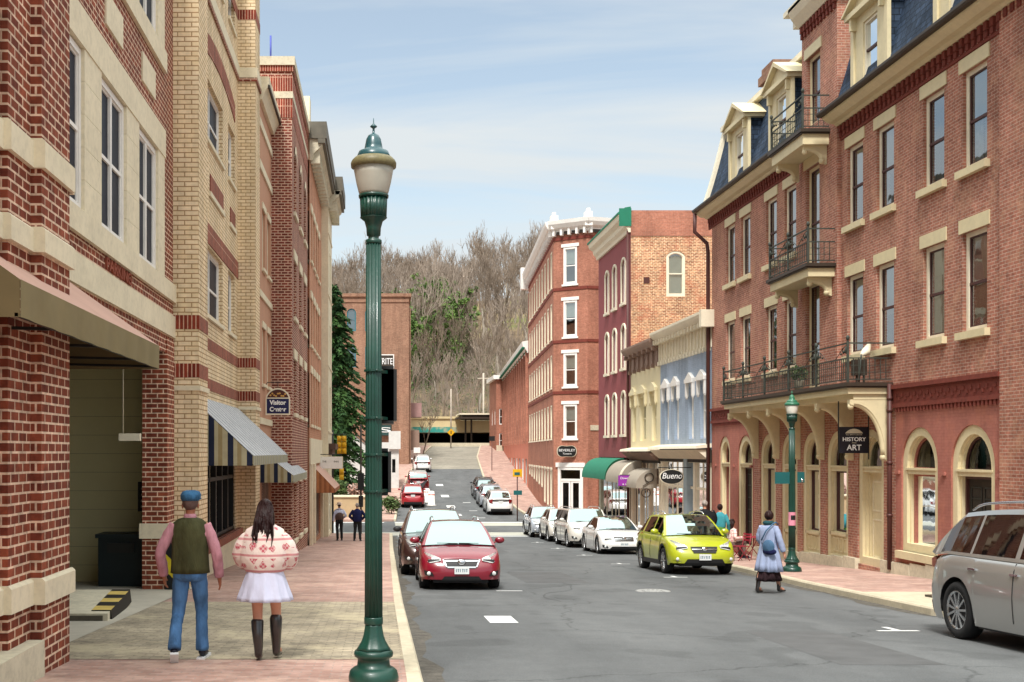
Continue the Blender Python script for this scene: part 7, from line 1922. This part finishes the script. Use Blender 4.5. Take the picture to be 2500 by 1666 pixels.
for u0, u1, xx in ((47.6, 56.9, -3.0), (57.0, 61.3, -2.65)):
    Fq = FX(xx, 1); g.loft([[Fq.P(u_, v, d) for d, v in ((0, 12.3), (.1, 12.3), (.18, 12.6), (.5, 12.9), (.6, 13.2), (0, 13.2))] for u_ in (u0, u1)], 0, False)
    n_ = int((u1 - u0) / .7)
    for k in range(n_): g.fbox(Fq, u0 + .15 + k * .7, u0 + .35 + k * .7, 12.2, 12.75, .05, .42)
g.build('cornice', M['stone2'], A5)
g = MB()
for u0, u1, xx in ((47.5, 56.9, -3.0), (57.0, 61.4, -2.65)):
    Fq = FX(xx, 1); g.fbox(Fq, u0, u1, 13.2, 13.9, -.3, .72); g.fbox(Fq, u0, u1, 13.0, 13.19, .35, .66)
g.build('cornice_cap', paint('weathered_bronze', hexc('#5e584c'), .6, .2), A5)
g = MB(); g.box(-3.4, -3.0, 47.6, 48.4, 13.9, 15.0); g.build('parapet_block', M['stone'], A5)
g = MB(); g.box(-3.0, -2.3, 57.2, 60.8, .15, .45); g.box(-3.0, -2.45, 57.3, 60.7, -.1, .15); g.build('door_canopy', paint('brown_canopy', hexc('#4f3a30')), A5)
g = MB(); g.fbox(F5, 47.55, 56.98, -.5, .6, -.02, .06); g.fbox(F5, 47.6, 48.0, -5, -.5, -.02, .12); g.fbox(F5, 49.7, 50.3, -5, -.5, -.02, .12); g.fbox(F5, 56.2, 56.9, -5, -.5, -.02, .12); g.build('cream_shopfront', M['stone'], A5)
# signs on the left
e = thing('visitor_sign', 'arched navy hanging sign reading Visitor Center', 'sign', (-3.42, 37, 1.7)); FV = FY(36.9); xc, w2 = -3.36, .4
g = MB(); pts = [(xc + w2, 1.22), (xc - w2, 1.22)] + arch_pts(xc - w2, xc + w2, 2.1, .36); g.prism(FV, pts, -.03, .03); g.build('board', M['creamw'], e)
g = MB(); g.prism(FV, [(xc - .36, 1.27), (xc + .36, 1.27), (xc + .36, 1.75), (xc - .36, 1.75)], .031, .036); g.build('navy_panel', M['navy'], e)
g = MB(); g.prism(FV, arch_pts(xc - .35, xc + .35, 2.05, .26) , .031, .036); g.build('crest_panel', paint('dark_red_panel', hexc('#4a2018')), e)
g = MB()
for i in range(9): g.ell((xc - .24 + i * .06, 36.86, 1.86 + .05 * math.sin(i * 1.7) + .03 * (1 - abs(i - 4) / 4)), .035, .006, .03, 8, 5)
g.build('scroll_emblem', paint('gold_paint', hexc('#c99a52')), e)
textmesh('Visitor', 'lettering', M['wtext'], e, (xc, 36.855, 1.62), (1, 0, 0), .2, .003, .54, bold=.007); textmesh('Center', 'lettering', M['wtext'], e, (xc, 36.855, 1.40), (1, 0, 0), .2, .003, .54, bold=.007)
g = MB(); g.tube([(-3.9, 36.9, 2.0), (-3.7, 36.9, 2.28), (-3.0, 36.9, 2.3)], .015, 6); g.tube([(xc, 36.9, 2.1), (xc, 36.9, 2.3)], .01, 6); g.build('bracket', M['black'], e)
plaque('hanging_sign', 'white oblong hanging sign beside the rust awning on the left', -2.42, 55, -.5, 1.15, .6, 'rect', M['white'], M['creamw'], [('THE', -.33, .05, .13, .2, M['gutter'], 0), ('INN', .25, .05, .13, .22, M['gutter'], 0)], arm=[((-3.0, 55, -.1), (-1.9, 55, -.1))])
plaque('hanging_sign', 'black oval hanging sign reading Bueno in front of the blue shop', 11.95, 46.5, -1.0, 1.0, .62, 'oval', M['black'], M['creamw'], [('Bueno', 0, .03, .34, .82, M['wtext'], .25)], arm=[((11.4, 46.5, -.62), (12.75, 46.5, -.62))])
plaque('hanging_sign', 'magenta rectangular sign in front of the taupe awning', 11.75, 54.0, -1.35, .84, .5, 'rect', M['purple'], M['purple'], [('Downtown', .03, .12, .15, .72, M['wtext'], .1), ('Salon', .18, -.05, .12, .3, M['wtext'], 0), ('& SPA', -.05, -.17, .09, .36, M['wtext'], 0)], arm=[((11.4, 54.0, -1.08), (12.7, 54.0, -1.08))])

# =================================================================== lamps
def lamp(name, label, x, y, H, k, body, capm, globem, gr=None):
    e = thing(name, label, 'street lamp', (x, y, gz(y)))
    z0 = gz(y); c = (x, y, z0); hb_ = H - .93 * k
    g = MB(); g.lathe([(.235, -.02), (.24, .04), (.225, .1), (.19, .13), (.158, .14), (.152, .2), (.154, .22), (.182, .235), (.188, .26), (.182, .285), (.165, .30)], c, 32); g.lathe([(.17, .30), (.15, .33), (.12, .38), (.1, .44), (.087, .52), (.083, .55)], c, 48, flute=8, fdep=.08); g.build('base', body, e)
    g = MB(); g.lathe([(.086, .54), (.09, .55), (.09, .6), (.088, .61)], c, 32)
    g.lathe([(.088, .61), (.084, 1.5), (.079, 2.6), (.073, H - 1.19 * k)], c, 96, flute=16, fdep=.12); g.build('post', body, e)
    zt = z0 + H
    g = MB(); g.lathe([(.075, -1.20 * k), (.078, -1.19 * k), (.078, -1.165 * k), (.05, -1.15 * k), (.05, -1.13 * k), (.066, -1.12 * k), (.07, -1.05 * k), (.088, -.985 * k), (.125, -.955 * k), (.13, -.95 * k)], (x, y, zt), 32)
    g.lathe([(.126, -.95 * k), (.133, -.76 * k)], (x, y, zt), 96, flute=20, fdep=.06); g.lathe([(.142, -.76 * k), (.144, -.735 * k), (.13, -.73 * k)], (x, y, zt), 32); g.build('collar', body, e)
    g = MB(); g.lathe([(.13 * k, -.735 * k), (.143 * k, -.71 * k), (.165 * k, -.62 * k), (.18 * k, -.54 * k), (.192 * k, -.48 * k)], (x, y, zt), 32); g.build('globe', globem, e)
    g = MB(); g.lathe([(.195 * k, -.48 * k), (.215 * k, -.47 * k), (.218 * k, -.43 * k), (.205 * k, -.405 * k), (.18 * k, -.38 * k)], (x, y, zt), 32); g.build('band', gr or M['gold'], e)
    g = MB(); g.lathe([(.156 * k, -.40 * k), (.158 * k, -.36 * k), (.14 * k, -.32 * k), (.1 * k, -.305 * k), (.087 * k, -.29 * k), (.082 * k, -.26 * k), (.07 * k, -.2 * k), (.05 * k, -.165 * k), (.025 * k, -.15 * k), (.012 * k, -.14 * k), (.01 * k, -.1 * k), (.03 * k, -.085 * k), (.034 * k, -.078 * k), (.02 * k, -.065 * k), (.006 * k, -.05 * k), (.003 * k, 0)], (x, y, zt), 32); g.build('cap', capm, e)
    return e
L1 = lamp('street_lamp', 'tall dark green fluted street lamp standing nearest on the left kerb', -.07, 10.8, 5.37, 1.0, M['green'], M['cap'], M['globe'])
L2 = lamp('street_lamp', 'shorter green street lamp with a pink poster on the right pavement behind the crossing woman', 10.5, 28.9, 4.64, .84, M['green'], M['green2'], M['globe2'], M['green2'])
e = thing('street_sign', 'blank green street name plate seen from behind on the right street lamp', 'sign', (10.45, 28.85, .3)); g = MB(); zc = -.65; g.box(10.05, 10.42, 28.84, 28.86, zc - .15, zc + .15); g.box(10.62, 10.8, 28.84, 28.86, zc - .12, zc + .15); g.build('plate', M['teal'], e); g = MB(); g.ell((10.72, 28.785, zc - .06), .035, .02, .035, 8, 6); g.build('bolt', M['chrome'], e)
e = thing('poster', 'pink paper poster wrapped round the right street lamp', 'poster', (10.5, 28.82, gz(28.9) + 1.35)); zc = gz(28.9) + 1.35
g = MB(); g.loft([[(10.5 + .092 * math.cos(a), 28.9 + .092 * math.sin(a), z) for a in [PI * (1.0 + q / 10) for q in range(11)]] for z in (zc - .17, zc + .17)], 0, True, False, closed=False); g.build('sheet', paint('pink_paper', hexc('#d48a9e')), e); g = MB(); g.loft([[(10.5 + .094 * math.cos(a), 28.9 + .094 * math.sin(a), z) for a in [PI * (1.3 + q / 24) for q in range(11)]] for z in (zc - .03, zc + .09)], 0, True, False, closed=False); g.build('print', M['black'], e)
for zz, hh_, x0, x1, lab in ((.56, .56, .0, .155, 'upper black signal box strapped behind the near street lamp'), (-.19, .46, -.0, .10, 'lower black signal box strapped behind the near street lamp')):
    e = thing('signal_box', lab, 'signal box', (.05, 11.1, zz)); g = MB(); Fz = FY(11.1); w_ = (x1 - x0) / 2
    g.fbox(Fz, x0, x1, zz - hh_ / 2 + .03, zz + hh_ / 2 - .03, -.25, .1); g.fbox(Fz, x0, x1 - .03, zz - hh_ / 2, zz + hh_ / 2, -.25, .1); g.build('housing', M['black'], e)
    g = MB()
    for z_ in (zz + hh_ / 2 - .06, zz - hh_ / 2 + .05): g.lathe([(.088, -.012), (.093, -.01), (.093, .01), (.088, .012)], (-.07, 10.8, z_), 24); g.bar((-.02, 10.86, z_), (.06, 11.02, z_), .03); g.ell((-.04, 10.705, z_), .012, .012, .012, 6, 4)
    g.build('strap', M['green'], e)
# other poles and signs
def pole(name, label, cat, x, y, z0, z1, r=.05, mt=None):
    e = thing(name, label, cat, (x, y, z0)); g = MB(); g.tube([(x, y, z0 - .2), (x, y, z1)], r, 8); g.build('pole', mt or M['gutter'], e); return e
x = (834 - 930) * 61.5 / 2762
e = pole('traffic_light', 'yellow traffic light cluster hanging past the end of the left row', 'traffic light', x - .5, 61.8, gz(61.8), 1.2, .06, M['black']); g = MB(); g.bar((x - .5, 61.8, 1.0), (x + .3, 61.8, 1.0), .05); g.build('arm', M['black'], e)
for k, (dx, zt) in enumerate(((-.12, .9), (.14, .9), (.0, -.85))):
    g = MB(); 
    for q in range(3 if k < 2 else 2):
        g.box(x + dx - .12, x + dx + .12, 61.4, 61.6, zt - .33 * (q + 1) + .02, zt - .33 * q)
        g.ell((x + dx, 61.38, zt - .33 * q - .16), .12, .1, .14, 10, 6)
    g.build('signal_head', M['yellow'], e)
x = (884 - 930) * 64 / 2762
e = pole('pedestrian_signal', 'slim dark pole with black pedestrian signal left of the near street lamp', 'pedestrian signal', x, 60.3, gz(60), 1.5, .05, M['gutter']); g = MB(); g.box(x - .17, x + .17, 60.1, 60.3, -2.0, -1.1); g.box(x - .12, x + .12, 60.05, 60.25, -2.9, -2.3); g.build('signal_head', M['black'], e)
x = (1101 - 930) * 148 / 2762
e = pole('warning_sign', 'yellow diamond warning sign on a pole in front of the bridge', 'road sign', x, 148, gz(148), 8.3, .09, M['bark2']); g = MB(); Fz = FY(147.8); zc = (1105 - 1056) * 147.8 / 2762; g.prism(Fz, [(x - .5, zc), (x, zc - .5), (x + .5, zc), (x, zc + .5)], 0, .03); g.build('diamond_plate', M['yellow'], e); g = MB(); g.fbox(Fz, x - .06, x + .06, zc - .22, zc + .2, .031, .04); g.build('symbol', M['black'], e)
e = pole('utility_pole', 'bare wooden utility pole standing above the right end of the bridge', 'utility pole', 15.5, 171, 0, 12.0, .14, M['bark2']); g = MB(); g.bar((14.6, 171, 11.2), (16.4, 171, 11.2), .14); g.build('crossarm', M['bark2'], e)
for px, Y, h_, lab in ((1263, 74.8, 2.9, 'thin dark sign pole with orange plate at the kerb corner by the corner building'), (1201, 118, 3.2, 'small black parking sign on a pole far up the right pavement'), (1018, 104, 3.0, 'thin pole with white box at the far left kerb')):
    x = (px - 930) * Y / 2762; e = pole('sign_pole', lab, 'sign pole', x, Y, gz(Y), gz(Y) + h_, .04, M['pipe']); g = MB(); zt = gz(Y) + h_
    g.box(x - .3, x + .3, Y - .08, Y - .04, zt - .1, zt + .4); g.build('plate', {1263: M['yellow'], 1201: M['black'], 1018: M['white']}[px], e)
    if px == 1263: g = MB(); g.box(x - .25, x + .3, Y - .1, Y - .05, zt - 1.3, zt - 1.0); g.box(x - .2, x + .15, Y - .1, Y - .06, zt + .02, zt + .2); g.build('lower_plate', M['teal'], e)
# bistro set
def chair(label, x, y, rot):
    e = thing('bistro_chair', label, 'chair', (0, 0, 0), 0, 'red bistro furniture on the right pavement')
    for s_ in (-1, 1):
        g = MB(); g.tube([(s_ * .2, -.2, 0), (s_ * .2, .2, .44)], .013, 6); g.tube([(s_ * .17, .22, 0), (s_ * .17, -.2, .46), (s_ * .17, -.26, .85)], .013, 6); g.build('leg_frame', M['redp'], e)
    g = MB()
    for k in range(5): g.box(-.2, .2, -.18 + k * .08, -.13 + k * .08, .44, .455)
    g.build('seat', M['redp'], e); g = MB()
    for k in range(3): g.box(-.19, .19, -.265, -.25, .6 + k * .09, .65 + k * .09)
    g.build('backrest', M['redp'], e); e.location = (x, y, gz(y)); e.rotation_euler = (0, 0, rot)
chair('red folding chair nearest the lime yellow crossover', 11.0, 34.6, 1.9); chair('red folding chair standing against the doorway behind the table', 12.1, 35.4, 2.6)
e = thing('bistro_table', 'round red metal bistro table between the two red folding chairs', 'table', (11.6, 35.3, gz(35.3))); z = gz(35.3); g = MB(); g.lathe([(.3, .70), (.3, .72)], (11.6, 35.3, z), 20); g.build('tabletop', M['redp'], e); g = MB()
for a in (0, 2.1, 4.2): g.tube([(11.6 + .28 * math.cos(a), 35.3 + .28 * math.sin(a), z), (11.6, 35.3, z + .35), (11.6 - .2 * math.cos(a), 35.3 - .2 * math.sin(a), z + .7)], .013, 6)
g.build('leg', M['redp'], e)
# =================================================================== far left: mill, white house, wall, hedges
B9 = thing('brick_mill', 'large brown brick warehouse with tall teal windows beyond the crossing on the left', 'building', (-3, 125, gz(125)))
F9 = FY(125); g = MB(); h9 = [(a, a + 1.0, z0, z1, .4) for a in (-3.75, -1.75, .0) for z0, z1 in ((13.4, 15.9), (9.4, 12.0))][:4] + [(a, a + 1.1, 13.4, 15.9, .4) for a in (-9, -6.5)]
g.wall(F9, -14, 3.1, -3, 17.2, h9, .25); F9b = FX(3.1, 1); g.wall(F9b, 125, 152, -3, 17.2)
for k in range(8): g.fbox(F9b, 125.4 + k * 3.5, 126.2 + k * 3.5, -3, 16, 0, .2)
g.fbox(F9, -14, 3.1, 16.6, 16.9, -.02, .1); g.quad((-14, 125, 17), (3.1, 125, 17), (3.1, 152, 17), (-14, 152, 17)); g.build('wall', M['tan'], B9); room(B9, F9, -13.9, 3, 0, 17, -.6, 'dark2')
TW = paint('teal_painted_glass', hexc('#35707a'), .3, .1)
for h in h9:
    W = window(B9, F9, *h[:4], h[4], -.12, .09, TW, TW, .5); g = MB(); g.quad(F9.P(h[0], h[2], -.16), F9.P(h[1], h[2], -.16), F9.P(h[1], h[3] - .3, -.16), F9.P(h[0], h[3] - .3, -.16)); g.build('shutter', TW, W)
g = MB(); g.box(-14.2, 3.35, 124.8, 152.2, 17.2, 17.55); g.build('coping', M['tan'], B9)
g = MB(); g.box(3.1, 4.6, 128, 131, 4.0, 5.6); g.build('overhead_box', paint('faded_pink_sheet', hexc('#a3807c')), B9); g = MB(); g.box(3.1, 4.3, 127, 131, .3, 2.5); g.build('loading_shed', M['brownp'], B9)
def blade(name, label, x0, x1, z0, z1, y, t, bm_, bd):
    e = thing(name, label, 'sign', ((x0 + x1) / 2, y, z0)); Fz = FY(y); g = MB(); g.fbox(Fz, x0 - .1, x1 + .1, z0 - .1, z1 + .1, -.1, 0); g.build('frame', bd, e); g = MB(); g.fbox(Fz, x0, x1, z0, z1, .001, .02); g.build('panel', bm_, e); textmesh(t, 'lettering', M['wtext'], e, ((x0 + x1) / 2 + .1, y - .04, (z0 + z1) / 2), (1, 0, 0), (z1 - z0) * .7, .005, (x1 - x0) * .85); return e
blade('wall_sign', 'dark wall sign in a white frame on the brown brick warehouse', -.8, 1.35, 9.3, 10.7, 124.6, 'WRITE', M['gutter'], M['white'])
blade('wall_sign', 'dark teal sign with a white S low on the brown brick warehouse', -.4, 1.1, 1.9, 3.0, 124.4, 'S', paint('dark_teal_sign', hexc('#23413f')), M['gutter'])
B10 = thing('white_house', 'small white clapboard house behind the near street lamp', 'building', (-1, 103, gz(103))); g = MB(); F10 = FY(101); g.wall(F10, -5.2, 1.6, -4, .9, [(-4.2, -3.5, -1.8, -.4), (-.3, .3, -1.8, -.4), (1.0, 1.3, -1.8, -.6)], .15); g.prism(F10, [(-5.2, .9), (-1.6, .9), (-3.4, 2.5)], -6, 0); g.quad((1.6, 101, -4), (1.6, 108, -4), (1.6, 108, .9), (1.6, 101, .9)); g.box(.7, 1.75, 100.7, 101.6, .3, 1.9)
B10w = g.build('wall', paint('white_clapboard', (.62, .61, .58), .6, .1), B10); room(B10, F10, -5.1, 1.5, -3, .8, -.4, 'dark'); g = MB(); g.prism(F10, [(-5.6, .85), (-5.4, .85), (-3.4, 2.65), (-1.4, .85), (-1.2, .85), (-3.4, 2.85)], -6.2, .2); g.build('roof', M['gutter'], B10)
e = thing('garden_wall', 'buff retaining wall with a planted bank across the junction on the left', 'wall', (-5, 77, gz(77))); g = MB(); g.box(-16, -.9, 77, 77.5, gz(77) - .5, gz(77) + 1.35); g.build('wall', paint('buff_masonry', hexc('#b09a78'), .85, .12, 1.5), e); g = MB(); g.box(-16, -.85, 76.9, 77.6, gz(77) + 1.35, gz(77) + 1.47); g.build('coping', M['stone'], e)
for k, (x, Y, z, r_, mt, lab) in enumerate(((-4.6, 78.4, 1.8, .9, 'bushm', 'round green shrub left of the other shrubs above the buff wall'), (-3.0, 78.6, 1.9, .8, 'bushm', 'low green shrub in the middle above the buff wall'), (-1.8, 78.2, 1.7, .6, 'flow', 'pink flowering shrub above the buff wall'), (-5.8, 78.2, 1.7, .7, 'flow', 'pale flowering shrub far left above the buff wall'), (.75, 80, .7, .7, 'bushm', 'dark clipped shrub on the pavement right of the near street lamp'), (.9, 83, .6, .55, 'flow', 'reddish shrub just behind the dark clipped shrub'))):
    e = thing('shrub', lab, 'shrub', (x, Y, gz(Y) + .2)); g = MB(); leafcloud(g, [((x + rnd.uniform(-.4, .4) * r_, Y, gz(Y) + z + rnd.uniform(-.3, .3) * r_), r_ * rnd.uniform(.5, .9)) for _ in range(6)], 900, .09, rnd); g.build('leaves', M[mt], e); g = MB(); g.tube([(x, Y, gz(Y)), (x, Y, gz(Y) + z)], .04, 5); g.build('stem', M['bark'], e)
# traffic drums and barrier on the left
for k, (x, Y) in enumerate(((3.95, 88.5), (3.7, 91))):
    e = thing('traffic_drum', ['white traffic drum with orange bands beside the red sport utility car', 'second traffic drum behind the first, partly hidden'][k], 'traffic drum', (x, Y, sz(Y))); g = MB(); g.lathe([(.4, 0), (.4, .06), (.28, .07), (.24, 1.1), (.1, 1.15)], (x, Y, sz(Y)), 16); g.build('drum', M['white'], e); g = MB(); 
    for z in (.3, .7): g.lathe([(.275 - z * .03, z), (.27 - z * .03, z + .2)], (x, Y, sz(Y)), 16)
    g.build('band', paint('orange_band', hexc('#c8452c')), e)
# bridge
e = thing('railway_bridge', 'cream concrete railway bridge with graffiti and dark opening across the end of the street', 'bridge', (11, 156, 1)); Fz = FY(156)
xa, xb = 3.5, 17.5
g = MB(); g.box(xa - 6, xa + 1.0, 156, 166, -1, 4.6); g.box(xb - .5, 40, 156, 166, -1, 4.6); g.box(-20, 40, 166, 167, -1, 4.6); g.build('abutment', M['conc'], e)
g = MB(); g.box(xa - 6, 40, 156, 166, 2.75, 4.4); g.box(xa - 6, 11, 155.9, 156.1, 3.4, 4.65); g.box(xa - 6, 11, 155.7, 156.2, 4.65, 4.95); G_ = g.build('deck', paint('cream_bridge_concrete', hexc('#cbb98f'), .85, .12, .5), e)
gm, nt, out = new_mat('graffiti_paint'); b_ = bsdf(nt, out, .8); tc = N(nt, 'ShaderNodeTexCoord'); nn = noise(nt, .8, 3, tc.outputs['Object']); r_ = N(nt, 'ShaderNodeValToRGB'); r_.color_ramp.elements[0].color = (*hexc('#2e8f84'), 1); r_.color_ramp.elements[1].color = (*hexc('#a3a58a'), 1); r_.color_ramp.elements[0].position = .45; r_.color_ramp.elements[1].position = .58; nt.links.new(nn.outputs[0], r_.inputs[0]); nt.links.new(r_.outputs[0], b_.inputs['Base Color'])
g = MB(); g.box(xa - 1, 10.4, 155.86, 155.9, 2.75, 3.5); g.build('graffiti', gm, e)
g = MB(); g.box(11, 17.5, 153, 160, 4.75, 5.1); g.box(10.2, 17.5, 152.6, 160, 4.55, 4.76)
for x in (11.6, 12.4): g.box(x - .12, x + .12, 155, 155.2, gz(155), 4.55)
g.build('platform_canopy', M['gutter'], e); g = MB(); g.box(10.6, 17.5, 152.7, 160, 5.1, 5.3); g.build('canopy_roof', M['creamw'], e)
g = MB(); g.box(xa - 4, 18, 152.0, 152.3, gz(152) - .3, gz(152) + .35); g.build('low_barrier', M['stone2'], e)
g = MB(); g.box(xa - 4, 18, 165.9, 165.95, -1, 2.9); g.build('underpass_shade', M['dark'], e)  # near-black panel standing in for the shade under the bridge
e = thing('bare_tree', 'slender bare street tree by the loading shed on the left', 'tree', (5.0, 136, gz(136))); tr, br = bare_tree_mesh(77, 6.5, .75, 4, .02, .1)
for m_ in (tr, br): m_.v = [v + Vector((5.0, 136, gz(136))) for v in m_.v]
tr.build('trunk', M['bark'], e); br.build('crown', M['bark'], e)
